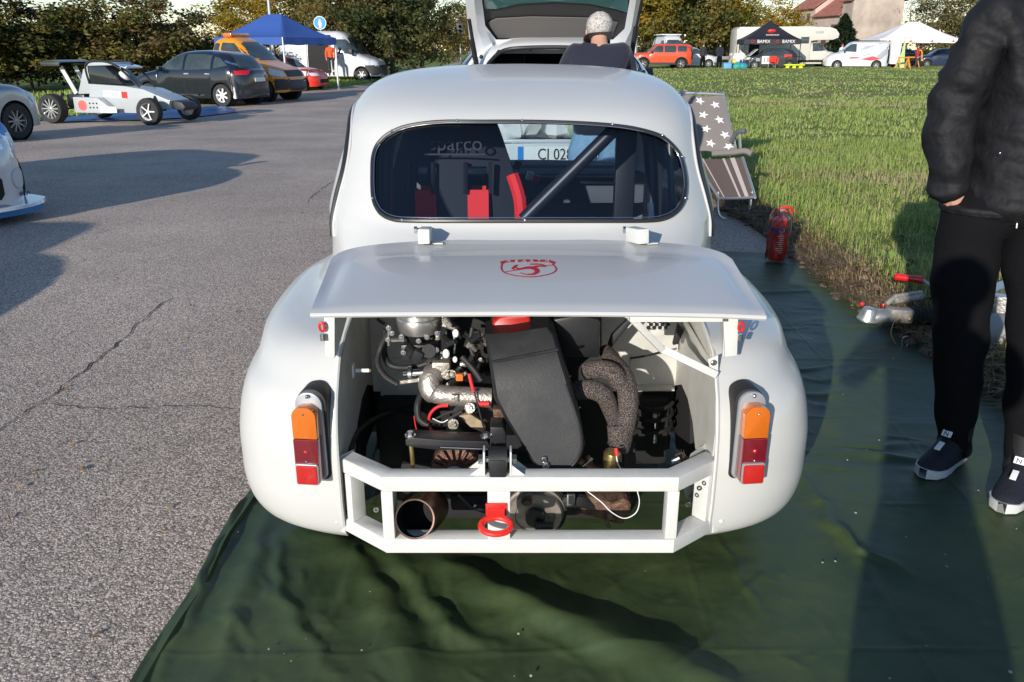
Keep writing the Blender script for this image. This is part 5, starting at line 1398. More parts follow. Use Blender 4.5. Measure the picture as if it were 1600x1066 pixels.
for xo in (-.235-.092, -.235+.088):
    o = P(MB().grid([[Vector((XC+xo+a-.0, 2.83-.03*k/7*0-.004*k, 0.925-.045*k*1.3)) for a in (-.036, -.012, .012, .036)] for k in range(8)]), 'harness_belt', M_redfab)
    P(MB().box((XC+xo, 2.92, .90), (.05, .01, .05)), 'belt_far_side', M_redfab)
P(MB().ring(spline([Vector((XC-.03, 2.80, .98)), Vector((XC-.005, 2.78, .90)), Vector((XC+.0, 2.78, .80))], 4), .022, 8), 'seat_bolster', M_redfab)
for xx in (-.380, -.300, -.190, -.105):
    P(MB().bar((XC+xx, 2.815, .915), (XC+xx*.985, 2.81, 1.02), .010, .012), 'belt_slot_trim', M_blackplastic)
text('sparco', .065, mat('seat_print', (.045, .045, .05), rough=.8), car, Vector((-.215, 2.762-3.1, 1.085)), (R(90), 0, 0), 'seat_lettering', .001)
P(MB().bar((XC-.32, 2.764, 1.052), (XC-.12, 2.764, 1.052), .004, .005), 'lettering_line', mat('seat_print', (.16, .16, .17)))
P(MB().box((XC+.27, 3.05, .55), (.40, .12, .35), bev=.05), 'passenger_panel', M_inner)
# ================================================================== OTHER VEHICLES
def wheel(t, x, y, r, w, side, rimm=None, spokes=7, hub=.62, kind='alloy'):
    o = MB().lathe([(r*hub, -w/2), (r*.93, -w/2), (r, -w*.32), (r, w*.32), (r*.93, w/2), (r*hub, w/2)], (x, y, r), (0, 1, 0), 28).build('wheel', M_tyre, t)
    m = MB(); c = Vector((x, y, r)); a = Vector((0, side, 0)); f = w/2*.92
    m.lathe([(0, f*.25), (r*hub*.9, f*.15), (r*hub*.95, f*.8), (r*hub, f*1.0), (r*hub*1.03, f*.9), (r*hub, -f)], c, a, 26)
    m.lathe([(0, f*.85), (r*.12, f*.8), (r*.15, f*.2)], c, a, 14)
    for k in range(spokes):
        an = 2*PI*k/spokes; d = Vector((math.cos(an), 0, math.sin(an)))
        m.bar(c+a*f*.70+d*r*.1, c+a*f*.70+d*r*hub*.97, r*(.15 if kind == 'cover' else .085), f*.2, up=(0, 1, 0))
    m.build('rim', rimm or M_rim, o)
    MB().lathe([(0, f*.30), (r*hub*.88, f*.22)], c, a, 20).build('brake_disc', M_blackmetal, o)
    return o
def vehicle(name, label, cat, loc, rz, L, hw, top, bot, arches, belt, roof, k, body_m, n=4.5, group=None, m=11, wr=.31, ends=None, rimm=None, spokes=7, ww=.2, wkind='alloy', cut=None, wheels=True):
    """loft: side outline (top profile) x rounded cross-sections; local +X is forward"""
    t = thing(name, label, cat, loc, rz, group)
    tp = sorted(top)
    xs_ = []
    M_ = 84
    for i in range(M_+1):
        th = PI*(i/M_-.5); u = math.copysign(abs(math.sin(th))**(1.0), th); xs_.append(u*L/2*.9995)
    for ax_, r_ in arches: xs_ += [ax_-r_*c for c in (1.001, .999, .98, .92, .8, .6, .35, .1, -.1, -.35, -.6, -.8, -.92, -.98, -.999, -1.001)]
    xs_ = sorted(set(xs_))
    def ztop(x): return interp(tp, x)
    def zlow(x):
        z = bot
        e = abs(x)/(L/2); z += .10*max(0, (e-.93)/.07)**2
        for ax_, r_ in arches:
            if abs(x-ax_) < r_: z = max(z, wr+math.sqrt(r_*r_-(x-ax_)**2))
        return z
    def plan(x): return (max(0, 1-abs(x/(L/2))**m))**(1/2.6)
    rows = []; H = 17
    for x in xs_:
        zt_, zl = ztop(x), zlow(x); half = []
        w_ = hw*plan(x)*(1-.06*abs(x/(L/2))**2)
        for j in range(H):
            a = (PI/2)*j/(H-1); y = w_*max(0, math.cos(a))**(2/n); z = zl+(zt_-zl)*math.sin(a)**(2/n)
            if z > belt: y *= 1-k*((z-belt)/(roof-belt))**1.1
            else: y *= 1-.05*((belt-z)/belt)**2+.012*math.exp(-((z-belt+.08)/.05)**2)
            half.append((y, z))
        row = [Vector((x, y, z)) for y, z in half] + [Vector((x, -y, z)) for y, z in half[::-1][1:]]
        rows.append(row)
    mb = MB(); mb.grid(rows, closeu=True)
    nC = len(rows[0]); mb.f.append(list(range(nC))); mb.f.append([(len(rows)-1)*nC+i for i in range(nC)][::-1]); mb.sm += [True, True]
    if cut is None:
        b = mb.build('body', body_m, t, sharp=40)
    else:
        b = mb.build('body', body_m, None, sharp=40)
        md = b.modifiers.new('s', 'SOLIDIFY'); md.thickness = .02; md.offset = -1
        dg = bpy.context.evaluated_depsgraph_get(); dg.update(); me_ = bpy.data.meshes.new_from_object(b.evaluated_get(dg)); b.modifiers.clear(); b.data = me_
        boolean(b, cut); b.data.materials.clear(); b.data.materials.append(body_m); b.parent = t
    t_bvh = BVHTree.FromPolygons([Vector(v) for v in mb.v], mb.f)
    if wheels:
        for ax_, r_ in arches:
            for s_ in (-1, 1): wheel(t, ax_, s_*(hw*.97-ww/2), wr, ww, s_, rimm, spokes, kind=wkind)
            for s_ in (-1, 1):
                MB().lathe([(r_*.99, -.12), (r_*.99, .12), (.1, .12)], (ax_, s_*(hw*.80), wr), (0, -s_, 0), 26).build('wheel_arch', M_deep, t)
    return t, t_bvh
def sp(t, b, pts, m_, nm, sides=(1, -1), off=.012, **k):
    for s_ in sides:
        patch(b, pts, lambda q: Vector((q.x, s_*4, q.y)), (0, -s_, 0), off=off, **k).build(nm, m_, t, sharp=30)
def fp(t, b, pts, m_, nm, front=True, mirror=False, off=.012, **k):
    f = 1 if front else -1
    for s_ in ((1, -1) if mirror else (1,)):
        patch(b, [(p[0]*s_, p[1]) for p in pts], lambda q: Vector((f*6, q.x, q.y)), (-f, 0, 0), off=off, **k).build(nm, m_, t, sharp=30)
def rect(x0, x1, z0, z1, c=.0):
    if not c: return [(x0, z0), (x1, z0), (x1, z1), (x0, z1)]
    return [(x0+c, z0), (x1-c, z0), (x1, z0+c), (x1, z1-c), (x1-c, z1), (x0+c, z1), (x0, z1-c), (x0, z0+c)]
def mirrors(t, x, y, z, m_, s=1):
    for s_ in (-1, 1):
        MB().box((x, s_*y, z), (.11*s, .20*s, .15*s), bev=.03).build('wing_mirror', m_, t)
def seams(t, b, xs_, z0, z1, m_=None):
    for x in xs_: sp(t, b, rect(x-.006, x+.006, z0, z1), m_ or M_seal, 'door_seam', off=.002, sub=6, rings=1)
def plate(t, b, x0, w, z, txt, front, y=0):
    fp(t, b, rect(y-w/2, y+w/2, z-.055, z+.055), M_white, 'number_plate', front=front, off=.02)
    if txt:
        h = b.ray_cast(Vector(((6 if front else -6), y, z)), Vector((-1 if front else 1, 0, 0)))
        if h[0]: text(txt, .095, M_black, t, h[0]+Vector((.028 if front else -.028, 0, 0)), (R(90), 0, R(90) if front else R(-90)), 'plate_lettering')

P_navy = paint('black_blue_paint', (.010, .012, .022), rough=.2, coat=1)
P_silver = paint('silver_paint', (.36, .38, .41), rough=.35, metal=.5)
P_white = paint('van_white_paint', (.60, .60, .60), rough=.4)
P_white2 = paint('rally_white_paint', (.60, .62, .65), rough=.3, coat=.8)
P_orange = paint('amber_truck_paint', (.80, .30, .015), rough=.35)
P_redor = paint('orange_red_paint', (.75, .075, .02), rough=.3, coat=.9)
P_dark = paint('matt_black_paint', (.022, .024, .028), rough=.5)
P_cream = paint('camper_cream', (.60, .56, .49), rough=.45)
P_red = paint('race_red_paint', (.65, .03, .015), rough=.35)
P_grey = paint('buggy_grey_paint', (.40, .43, .44), rough=.4)
M_bumper = mat('bumper_plastic', (.03, .03, .032), rough=.55)
M_blue = mat('blue_plastic', (.05, .25, .6), rough=.5)

# --- black family car seen from behind its left rear wheel
def black_suv():
    top = [(-2.15, .82), (-2.12, 1.0), (-1.95, 1.12), (-1.55, 1.50), (-1.2, 1.58), (-.5, 1.62), (0, 1.60), (.35, 1.53), (.62, 1.40), (1.18, 1.06), (1.5, 1.00), (1.9, .90), (2.1, .74), (2.15, .6)]
    p = W(347, 140, 26.0)
    rz = R(162); ax_ = Vector((math.cos(rz), math.sin(rz), 0)); lat = Vector((-ax_.y, ax_.x, 0))
    c = Vector((p.x, p.y, gz(p.x, p.y)-.01)) + ax_*1.32 - lat*.80
    t, b = vehicle('black_crossover', 'glossy black crossover parked nose in beside the buggy, white wheel covers', 'car', c, rz, 4.3, .885, top, .24, [(1.33, .375), (-1.32, .375)], 1.02, 1.62, .22, P_navy, wr=.335, rimm=M_white, spokes=7, wkind='cover')
    sp(t, b, [(.86, 1.07), (.36, 1.44), (.02, 1.50), (-.02, 1.05)], M_carglass, 'front_window')
    sp(t, b, [(-.10, 1.05), (-.08, 1.50), (-.70, 1.50), (-1.0, 1.46), (-1.02, 1.08)], M_carglass, 'rear_side_window')
    sp(t, b, [(-1.12, 1.10), (-1.10, 1.44), (-1.32, 1.38), (-1.58, 1.18)], M_carglass, 'quarter_window')
    fp(t, b, [(-.60, 1.12), (.60, 1.12), (.48, 1.46), (-.48, 1.46)], M_carglass, 'rear_screen', front=False)
    fp(t, b, [(-.62, 1.08), (.62, 1.08), (.5, 1.42), (-.5, 1.42)], M_carglass, 'windscreen')
    fp(t, b, [(.50, .92), (.78, .92), (.76, 1.04), (.58, 1.02)], M_redlamp, 'tail_lamp', front=False, mirror=True)
    sp(t, b, [(-2.08, .94), (-1.86, .98), (-1.88, 1.05), (-2.06, 1.04)], M_redlamp, 'tail_lamp_side')
    seams(t, b, (.75, -.06, -1.0), .38, 1.03); sp(t, b, rect(-.95, .95, .30, .36), M_bumper, 'sill_trim')
    for x in (-.25, -1.0): sp(t, b, rect(x, x+.18, .93, .965, .01), M_chrome, 'door_handle', off=.02)
    fp(t, b, rect(-.26, .26, .72, .83), M_white, 'number_plate', front=False, off=.015)
    mirrors(t, .72, .98, 1.08, P_navy); fp(t, b, rect(-.75, .75, .35, .50), M_bumper, 'rear_valance', front=False)
    sp(t, b, [(-1.45, 1.30), (-1.98, 1.12), (-2.0, 1.16), (-1.48, 1.34)], M_chrome, 'spoiler_edge', off=.004)
black_suv()
# --- silver car at the left frame edge
def silver_car():
    top = [(-2.1, .7), (-2.0, .95), (-1.6, 1.30), (-1.2, 1.42), (0, 1.43), (.35, 1.38), (1.05, .98), (1.6, .90), (1.98, .76), (2.1, .58)]
    p = W(60, 170, 15.6)
    t, b = vehicle('silver_hatchback', 'silver hatchback nosing into the frame at the left edge', 'car', (-9.78, 13.83, gz(-10, 14)), R(72), 4.2, .86, top, .20, [(1.30, .35), (-1.25, .35)], .93, 1.43, .22, P_silver, wr=.31, rimm=mat('grey_rim', (.25, .26, .28), rough=.4, metal=.6), spokes=10)
    sp(t, b, [(.95, .97), (.33, 1.33), (-.05, 1.36), (-.05, .96)], M_carglass, 'front_window')
    sp(t, b, [(-.12, .96), (-.12, 1.36), (-1.1, 1.33), (-1.4, 1.02)], M_carglass, 'rear_side_window')
    fp(t, b, [(-.6, 1.0), (.6, 1.0), (.5, 1.32), (-.5, 1.32)], M_carglass, 'windscreen')
    sp(t, b, [(1.78, .66), (2.0, .62), (1.98, .74), (1.66, .78)], M_lamp, 'headlamp'); fp(t, b, [(.38, .62), (.75, .60), (.75, .74), (.42, .72)], M_lamp, 'headlamp', mirror=True)
    sp(t, b, rect(-.9, .9, .52, .58), M_bumper, 'rubbing_strip'); seams(t, b, (.9, -.08), .34, .95); mirrors(t, .85, .95, 1.0, P_silver)
    sp(t, b, rect(-.2, -.02, .84, .875, .01), P_silver, 'door_handle', off=.02)
silver_car()
# --- white rally car with a blue splitter
def rally_front(loc, rz, label, name='rally_car', cat='rally car', side_label=True):
    top = [(-2.05, .75), (-2.0, 1.0), (-1.7, 1.30), (-1.2, 1.40), (0, 1.41), (.3, 1.36), (.95, .98), (1.5, .86), (1.9, .72), (2.0, .62), (2.05, .5)]
    t, b = vehicle(name, label, cat, loc, rz, 4.1, .87, top, .13, [(1.30, .35), (-1.25, .35)], .90, 1.41, .22, P_white2, m=9, wr=.31, rimm=M_white, spokes=8)
    fp(t, b, [(.36, .565), (.78, .60), (.76, .73), (.42, .70)], M_lamp, 'headlamp', mirror=True)
    fp(t, b, [(.40, .60), (.52, .61), (.52, .68), (.42, .67)], M_chrome, 'lamp_reflector', mirror=True, off=.014)
    fp(t, b, rect(-.42, .42, .22, .42, .04), M_deep, 'lower_grille'); fp(t, b, rect(-.32, .32, .60, .68, .02), M_deep, 'upper_grille')
    for s_ in (-1, 1):
        pts = [(s_*.62+.085*math.cos(a), .36+.085*math.sin(a)) for a in [2*PI*k/18 for k in range(18)]]
        fp(t, b, pts, mat('fog_cover', (.55, .58, .62), rough=.5), 'fog_lamp_cover', rings=2, sub=1)
    # splitter
    rows = []
    for u in frange(-1, 1, 33):
        x = 2.02-.30*abs(u)**5; y = u*.90; rows.append([Vector((x-.35, y*.96, .17)), Vector((x+.05, y, .155)), Vector((x+.06, y, .13)), Vector((x-.35, y*.96, .13))])
    MB().grid(rows, closeu=True).build('splitter', P_white2, t)
    rows = [[Vector((r_[0].x, r_[0].y, .128)), Vector((r_[1].x-.012, r_[1].y, .128)), Vector((r_[1].x-.03, r_[1].y*.99, .075)), Vector((r_[0].x, r_[0].y, .075))] for r_ in rows]
    MB().grid(rows, closeu=True).build('splitter_skirt', M_blue, t)
    fp(t, b, [(-.62, .98), (.62, .98), (.5, 1.30), (-.5, 1.30)], M_carglass, 'windscreen'); fp(t, b, [(-.5, 1.305), (.5, 1.305), (.49, 1.36), (-.49, 1.36)], M_blue, 'sun_strip', off=.012)
    sp(t, b, [(.85, .96), (.33, 1.31), (-.05, 1.33), (-.05, .95)], M_carglass, 'front_window'); sp(t, b, [(-.12, .95), (-.12, 1.33), (-1.1, 1.31), (-1.5, 1.02)], M_carglass, 'rear_side_window')
    sp(t, b, [(1.0, .80), (1.9, .66), (1.9, .71), (1.1, .88)], M_blue, 'blue_stripe', sides=(1, -1)); mirrors(t, .8, .95, .98, P_white2); seams(t, b, (.9, -.08), .30, .93)
    fp(t, b, [(.5, .74), (.72, .74), (.68, .78), (.5, .79)], M_blue, 'bonnet_decal', mirror=True)
    for s_ in (-1, 1):
        h = b.ray_cast(Vector((6, s_*.62, .225)), Vector((-1, 0, 0)))
        text('CORSA', .055, mat('navy_print', (.02, .03, .12), rough=.5), t, h[0]+Vector((.012, 0, 0)), (R(90), 0, R(90+s_*12)), 'bumper_lettering')
    return t
hd = R(-30); fx = Vector((math.cos(hd), math.sin(hd), 0)); lt = Vector((-fx.y, fx.x, 0))
corner = Vector((-4.04, 7.2, 0)); cpos = corner - fx*1.98 - lt*.80; cpos.z = gz(cpos.x, cpos.y)
rally_front(cpos, hd, 'white rally car with blue splitter skirt, only its front corner in the frame at left')
# the neighbour standing just outside the frame, whose shadow falls across the asphalt
c2 = Vector((-5.75, 2.15, gz(-5, 2.3)))
rally_front(c2, R(4), 'white car just outside the left edge whose shadow crosses the asphalt', name='parked_car', cat='car')

# --- buggy
def buggy():
    p = W(196, 170, 19.6); z0 = gz(p.x, 19.6)
    t = thing('autocross_buggy', 'grey single seat autocross buggy with a rear wing on a blue sheet', 'buggy', (p.x, 19.7, z0+.01), R(-14))
    M_g = P_grey
    def pr(poly, y0, y1, m_, nm, bevel=.015):  # side outline extruded across
        return MB().prism([Vector((x, y0, z)) for x, z in poly], (0, y1-y0, 0)).build(nm, m_, t, bevel=bevel)
    pr([(-.95, .22), (.55, .22), (1.35, .34), (1.40, .50), (.75, .74), (.25, .80), (-.60, .84), (-.68, .55), (-.98, .52)], -.36, .36, M_g, 'body_panel')
    pr([(-.95, .22), (.05, .22), (.05, .30), (-.30, .55), (-.95, .56)], -.56, -.37, M_g, 'side_pod'); pr([(-.95, .22), (.05, .22), (.05, .30), (-.30, .55), (-.95, .56)], .37, .56, M_g, 'side_pod')
    pr([(1.38, .32), (1.62, .28), (1.70, .36), (1.62, .46), (1.41, .50)], -.26, .26, M_bumper, 'nose_cone', .03)
    pr([(-.66, 1.30), (.02, 1.30), (.06, 1.24), (-.68, 1.22)], -.33, .33, M_g, 'roof_panel')
    pr([(-.62, .85), (-.60, 1.22), (-.16, 1.22), (.25, .84)], -.34, .34, M_darkglass, 'cockpit', .01)
    pr([(-1.05, .60), (-.80, 1.15), (-.66, 1.24), (-.66, .62)], -.28, .28, M_g, 'rear_cowl', .04)
    pr([(.10, 1.26), (.35, 1.2), (.34, 1.16), (.08, 1.22)], -.30, .30, M_chrome, 'visor')
    m = MB()
    for s_ in (-1, 1):
        m.ring(spline([(-.62, s_*.35, .84), (-.62, s_*.34, 1.28), (.04, s_*.33, 1.27), (.62, s_*.28, .78)], 5), .024, 8)
        for sx, yy in ((1.12, .70), (-1.32, .72)):
            m.cyl((sx-.15, s_*.3, .30), (sx, s_*yy, .30), .02, n=6); m.cyl((sx+.12, s_*.3, .30), (sx, s_*yy, .30), .02, n=6); m.cyl((sx-.05, s_*.3, .46), (sx, s_*yy, .40), .018, n=6)
            m.cyl((sx-.1, s_*.3, .62), (sx, s_*(yy-.1), .34), .035, n=8)
    m.cyl((-.62, -.34, 1.26), (-.62, .34, 1.26), .024, n=8); m.box((-1.2, 0, .45), (.5, .4, .3), bev=.05); m.cyl((-1.3, 0, .62), (-1.0, 0, .70), .07, n=12)
    m.build('chassis_tubes', M_blackmetal, t)
    for s_ in (-1, 1): MB().bar((-1.12, s_*.22, .62), (-1.42, s_*.22, 1.20), .02, .10).build('wing_strut', P_white, t)
    rows = [[Vector((-1.72+.55*c, y, 1.30+.05*math.sin(c*3.1)+.02*s2)) for c in frange(0, 1, 9)] for y, s2 in ((-.5, 0), (.5, 0))]
    rows2 = [[p_-Vector((0, 0, .025)) for p_ in r_] for r_ in rows]; wm = MB(); wm.grid(rows); wm.grid(rows2); wm.grid([rows[0], rows2[0]]); wm.grid([rows[1], rows2[1]])
    wm.build('rear_wing', P_dark, t); MB().box((-1.45, -.51, 1.26), (.50, .012, .08), bev=.004).build('wing_end_plate', P_dark, t); MB().box((-1.45, .51, 1.26), (.50, .012, .08), bev=.004).build('wing_end_plate', P_dark, t)
    for s_ in (-1, 1):
        wheel(t, -1.32, s_*.78, .32, .24, s_, M_rim, 12, .70); wheel(t, 1.12, s_*.72, .29, .18, s_, M_white, 5, .64)
    MB().lathe([(.0, 0), (.115, 0)], (-.72, -.562, .38), (0, -1, 0), 20).build('round_sticker', mat('pink_print', (.6, .12, .1)), t)
    for i in range(6): MB().cyl((-.52+.09*(i % 3), -.562, .34+.09*(i//3)), (-.52+.09*(i % 3), -.566, .34+.09*(i//3)), .02, n=8).build('vent_hole', M_deep, t)
    MB().box((.02, -.364, .62), (.60, .006, .14), Euler((0, .06, 0))).build('sponsor_strip', M_white, t); MB().box((.26, -.369, .61), (.14, .006, .14), Euler((0, .06, 0))).build('red_square', P_red, t)
    MB().box((-.05, -.566, .30), (.42, .006, .13)).build('white_sticker', M_white, t)
    MB().sph((.05, -.03, .98), .14, (1, .9, 1), 14, 10).build('helmet', M_white, t)
    return t
bt = buggy()
# blue ground sheet under the buggy
pts = [(58, 188), (100, 193), (200, 190), (300, 184), (372, 174), (330, 168), (200, 176), (80, 182)]
mb = MB(); q_ = []
for a, b_ in pts:
    d = WR(a, b_); s_ = -(CAM_H+.235)/d.z; v_ = Vector((0, 0, CAM_H))+d*s_; q_.append(v_)
rows = []
lo = [q_[0], q_[1], q_[2], q_[3], q_[4]]; hi = [q_[7], q_[7].lerp(q_[6], .4), q_[6], q_[6].lerp(q_[5], .6), q_[5]]
lo = spline(lo, 10); hi = spline(hi, 10)
for i in range(len(lo)):
    row = []
    for j in range(9):
        v_ = lo[i].lerp(hi[i]+Vector((0, 1.2, 0)), j/8); v_.z = gz(v_.x, v_.y)+.012+.012*(1+noise.noise(v_*3)); row.append(v_)
    rows.append(row)
tag(mb.grid(rows).build('blue_tarpaulin', mat('blue_sheet', (.02, .13, .36), rough=.4, var=.25, vscale=6, bump=.4, bscale=12)), 'bright blue ground sheet lying under the grey buggy', 'tarpaulin')

# --- amber recovery truck
def amber_truck():
    top = [(-2.6, .9), (-2.58, 1.05), (-.12, 1.06), (-.06, 1.9), (.1, 2.0), (.45, 2.03), (.80, 1.94), (1.60, 1.26), (1.9, 1.15), (2.35, .98), (2.52, .70), (2.6, .5)]
    p = W(425, 135, 29.3)
    t, b = vehicle('recovery_truck', 'amber recovery truck with a light bar behind the black crossover', 'truck', (p.x-1.45, 29.6, gz(p.x, 29.6)), R(-16), 5.2, .98, top, .30, [(1.75, .42), (-1.5, .42)], 1.22, 2.02, .14, P_orange, wr=.36, rimm=mat('steel_wheel', (.35, .35, .36), rough=.5, metal=.5), spokes=6)
    sp(t, b, [(1.35, 1.25), (.72, 1.82), (.30, 1.84), (.28, 1.22)], M_carglass, 'side_window'); sp(t, b, rect(.02, .22, 1.25, 1.82, .04), M_carglass, 'crew_window')
    fp(t, b, [(-.82, 1.30), (.82, 1.30), (.72, 1.86), (-.72, 1.86)], M_carglass, 'windscreen')
    sp(t, b, [(2.05, .86), (2.40, .78), (2.36, .94), (1.98, 1.06)], M_lamp, 'headlamp'); fp(t, b, [(.55, .80), (.86, .82), (.86, 1.0), (.62, .98)], M_lamp, 'headlamp', mirror=True)
    fp(t, b, rect(-.5, .5, .78, .98, .03), M_bumper, 'grille'); fp(t, b, rect(-.9, .9, .36, .68, .05), M_bumper, 'bumper'); sp(t, b, rect(2.18, 2.5, .38, .72), M_bumper, 'bumper_corner')
    seams(t, b, (1.2, .24), .45, 1.85); mirrors(t, 1.25, 1.12, 1.36, M_bumper, 1.5)
    MB().box((.38, 0, 2.08), (.30, 1.1, .12), bev=.03).build('light_bar', mat('amber_lamp', (.75, .15, .02), rough=.2, coat=1), t)
    sp(t, b, rect(-2.5, -.6, .80, 1.02), M_bumper, 'flatbed_side')
amber_truck()
# --- white high roof van with its side door slid open
def white_van():
    top = [(-2.7, .8), (-2.68, 2.2), (-2.5, 2.38), (.35, 2.40), (.75, 2.30), (1.72, 1.28), (2.0, 1.18), (2.45, .98), (2.62, .72), (2.7, .5)]
    p = W(563, 115, 45.0)
    t, b = vehicle('panel_van', 'white high roof panel van with its side door slid open', 'van', (p.x-1.6, 46.3, gz(p.x, 45)), R(-9), 5.4, 1.0, top, .28, [(1.75, .42), (-1.6, .42)], 1.25, 2.4, .10, P_white, wr=.34, rimm=M_rim, spokes=6)
    sp(t, b, [(1.62, 1.32), (.95, 2.0), (.42, 2.0), (.42, 1.34)], M_carglass, 'side_window')
    sp(t, b, rect(-.95, .22, .42, 2.20, .05), M_deep, 'door_opening', off=.01); sp(t, b, rect(-2.3, -1.0, .42, 2.15, .03), P_white, 'sliding_door', off=.05, thick=.045)
    sp(t, b, rect(1.95, 2.66, .34, .80), M_bumper, 'bumper_corner'); fp(t, b, rect(-.92, .92, .34, .80), M_bumper, 'bumper')
    sp(t, b, [(2.15, .92), (2.5, .84), (2.46, 1.0), (2.2, 1.08)], M_lamp, 'headlamp'); fp(t, b, [(.5, .88), (.86, .88), (.84, 1.02), (.55, 1.02)], M_lamp, 'headlamp', mirror=True)
    fp(t, b, [(-.82, 1.32), (.82, 1.32), (.72, 2.1), (-.72, 2.1)], M_carglass, 'windscreen'); t.scale = (1.05, 1.05, 1.05); mirrors(t, 1.35, 1.14, 1.42, M_bumper, 1.6)
    sp(t, b, rect(.44, .62, 1.12, 1.24, .02), M_bumper, 'door_handle'); seams(t, b, (.36, 1.62), .45, 1.3)
white_van()
# --- red and white rally car under the blue canopy
def red_rally():
    top = [(-1.9, .8), (-1.5, 1.30), (0, 1.35), (.3, 1.30), (.9, .92), (1.4, .84), (1.75, .70), (1.9, .5)]
    p = W(508, 130, 36.5)
    t, b = vehicle('hill_climb_car', 'red and white small race car nosing out between truck and white van', 'race car', (p.x-1.85, 36.9, gz(p.x, 36.9)), R(-12), 3.8, .82, top, .16, [(1.2, .32), (-1.15, .32)], .86, 1.35, .2, P_red, wr=.28)
    sp(t, b, rect(-.1, 1.5, .60, .78), M_white, 'white_band'); fp(t, b, [(-.7, .84), (.7, .84), (.6, .90), (-.6, .90)], M_white, 'bonnet_edge'); fp(t, b, [(-.6, .94), (.6, .94), (.5, 1.24), (-.5, 1.24)], M_carglass, 'windscreen')
    fp(t, b, [(.36, .58), (.7, .58), (.7, .70), (.4, .70)], M_lamp, 'headlamp', mirror=True); sp(t, b, [(.8, .9), (.3, 1.24), (-.9, 1.24), (-1.1, .9)], M_carglass, 'side_window'); fp(t, b, rect(-.4, .4, .3, .45), M_deep, 'grille')
red_rally()
# --- orange red off-roader
def red_suv():
    top = [(-2.15, .8), (-2.13, 1.35), (-2.0, 1.58), (-1.7, 1.66), (.3, 1.68), (.5, 1.64), (1.05, 1.12), (1.95, 1.04), (2.1, .9), (2.15, .6)]
    p = W(1033, 100, 62)
    t, b = vehicle('boxy_offroader', 'orange red boxy compact off-roader side on at the far side of the grass', 'car', (p.x, 62, .02), R(176), 4.35, .90, top, .30, [(1.33, .40), (-1.30, .40)], 1.08, 1.68, .14, P_redor, wr=.35, rimm=M_rim, spokes=5)
    sp(t, b, [(.86, 1.10), (.42, 1.52), (-.02, 1.54), (-.02, 1.10)], M_carglass, 'front_window'); sp(t, b, rect(-.92, -.10, 1.10, 1.54, .03), M_carglass, 'rear_side_window'); sp(t, b, rect(-1.65, -1.0, 1.14, 1.52, .05), M_carglass, 'quarter_window')
    sp(t, b, rect(-.85, .85, .30, .44), M_bumper, 'sill_trim'); sp(t, b, [(1.75, .34), (2.1, .4), (2.1, .7), (1.8, .62)], M_bumper, 'bumper_side')
    for xa in (1.33, -1.30):
        for s_ in (-1, 1):
            pts = [Vector((xa+.43*math.cos(a), s_*.90, .35+.43*math.sin(a))) for a in [PI*k/16 for k in range(17)]]; MB().ring(pts, .045, 6).build('arch_trim', M_bumper, t)
    sp(t, b, rect(-2.12, -2.0, .62, 1.15), M_bumper, 'rear_trim'); seams(t, b, (.82, -.06, -.96), .45, 1.08); mirrors(t, .8, 1.0, 1.14, M_bumper, 1.1)
    for s_ in (-1, 1): MB().bar((-1.8, s_*.62, 1.72), (.1, s_*.62, 1.72), .03, .03).build('roof_rail', M_bumper, t)
    fp(t, b, rect(-.7, .7, 1.15, 1.5), M_carglass, 'rear_screen', front=False); fp(t, b, [(-.68, 1.16), (.68, 1.16), (.6, 1.58), (-.6, 1.58)], M_carglass, 'windscreen')
    sp(t, b, rect(1.95, 2.12, .86, .98), M_lamp, 'headlamp')
red_suv()
def white_camper_top():
    top = [(-2.4, .8), (-2.38, 2.25), (-2.2, 2.42), (.6, 2.42), (1.0, 2.3), (1.7, 1.25), (2.2, 1.05), (2.4, .6)]
    p = W(1045, 80, 74)
    t, b = vehicle('camper_van', 'white camper van whose roof shows above the orange red off-roader', 'van', (p.x, 74, 0), R(-82), 4.8, .98, top, .3, [(1.6, .4), (-1.5, .4)], 1.3, 2.42, .14, P_white, wr=.33)
    fp(t, b, [(-.8, 1.35), (.8, 1.35), (.7, 2.05), (-.7, 2.05)], M_carglass, 'windscreen'); MB().box((-.6, 0, 2.47), (2.2, 1.7, .08), bev=.02).build('roof_rack', M_white, t); mirrors(t, 1.2, 1.1, 1.5, M_bumper)
    sp(t, b, [(1.5, 1.35), (.95, 2.0), (.4, 2.0), (.4, 1.35)], M_carglass, 'side_window')
white_camper_top()
def small_white():
    top = [(-1.9, .8), (-1.6, 1.3), (-1.0, 1.44), (0, 1.45), (.3, 1.4), (.95, .98), (1.5, .86), (1.8, .72), (1.9, .5)]
    p = W(1106, 100, 64.5)
    t, b = vehicle('small_hatchback', 'small white hatchback behind the two standing people', 'car', (p.x-1.15, 65, .02), R(-6), 3.8, .84, top, .2, [(1.2, .34), (-1.2, .34)], .93, 1.45, .2, P_white2, wr=.30, spokes=9)
    sp(t, b, [(.85, .98), (.28, 1.34), (-.05, 1.36), (-.05, .97)], M_carglass, 'front_window'); sp(t, b, [(-.12, .97), (-.12, 1.36), (-1.0, 1.34), (-1.4, 1.02)], M_carglass, 'rear_side_window'); fp(t, b, [(-.6, 1.0), (.6, 1.0), (.5, 1.34), (-.5, 1.34)], M_carglass, 'windscreen')
    fp(t, b, [(.4, .62), (.72, .62), (.72, .76), (.45, .76)], M_lamp, 'headlamp', mirror=True); fp(t, b, rect(-.4, .4, .3, .45), M_deep, 'grille'); mirrors(t, .8, .94, 1.0, P_white2); seams(t, b, (.85, -.08), .32, .94)
small_white()
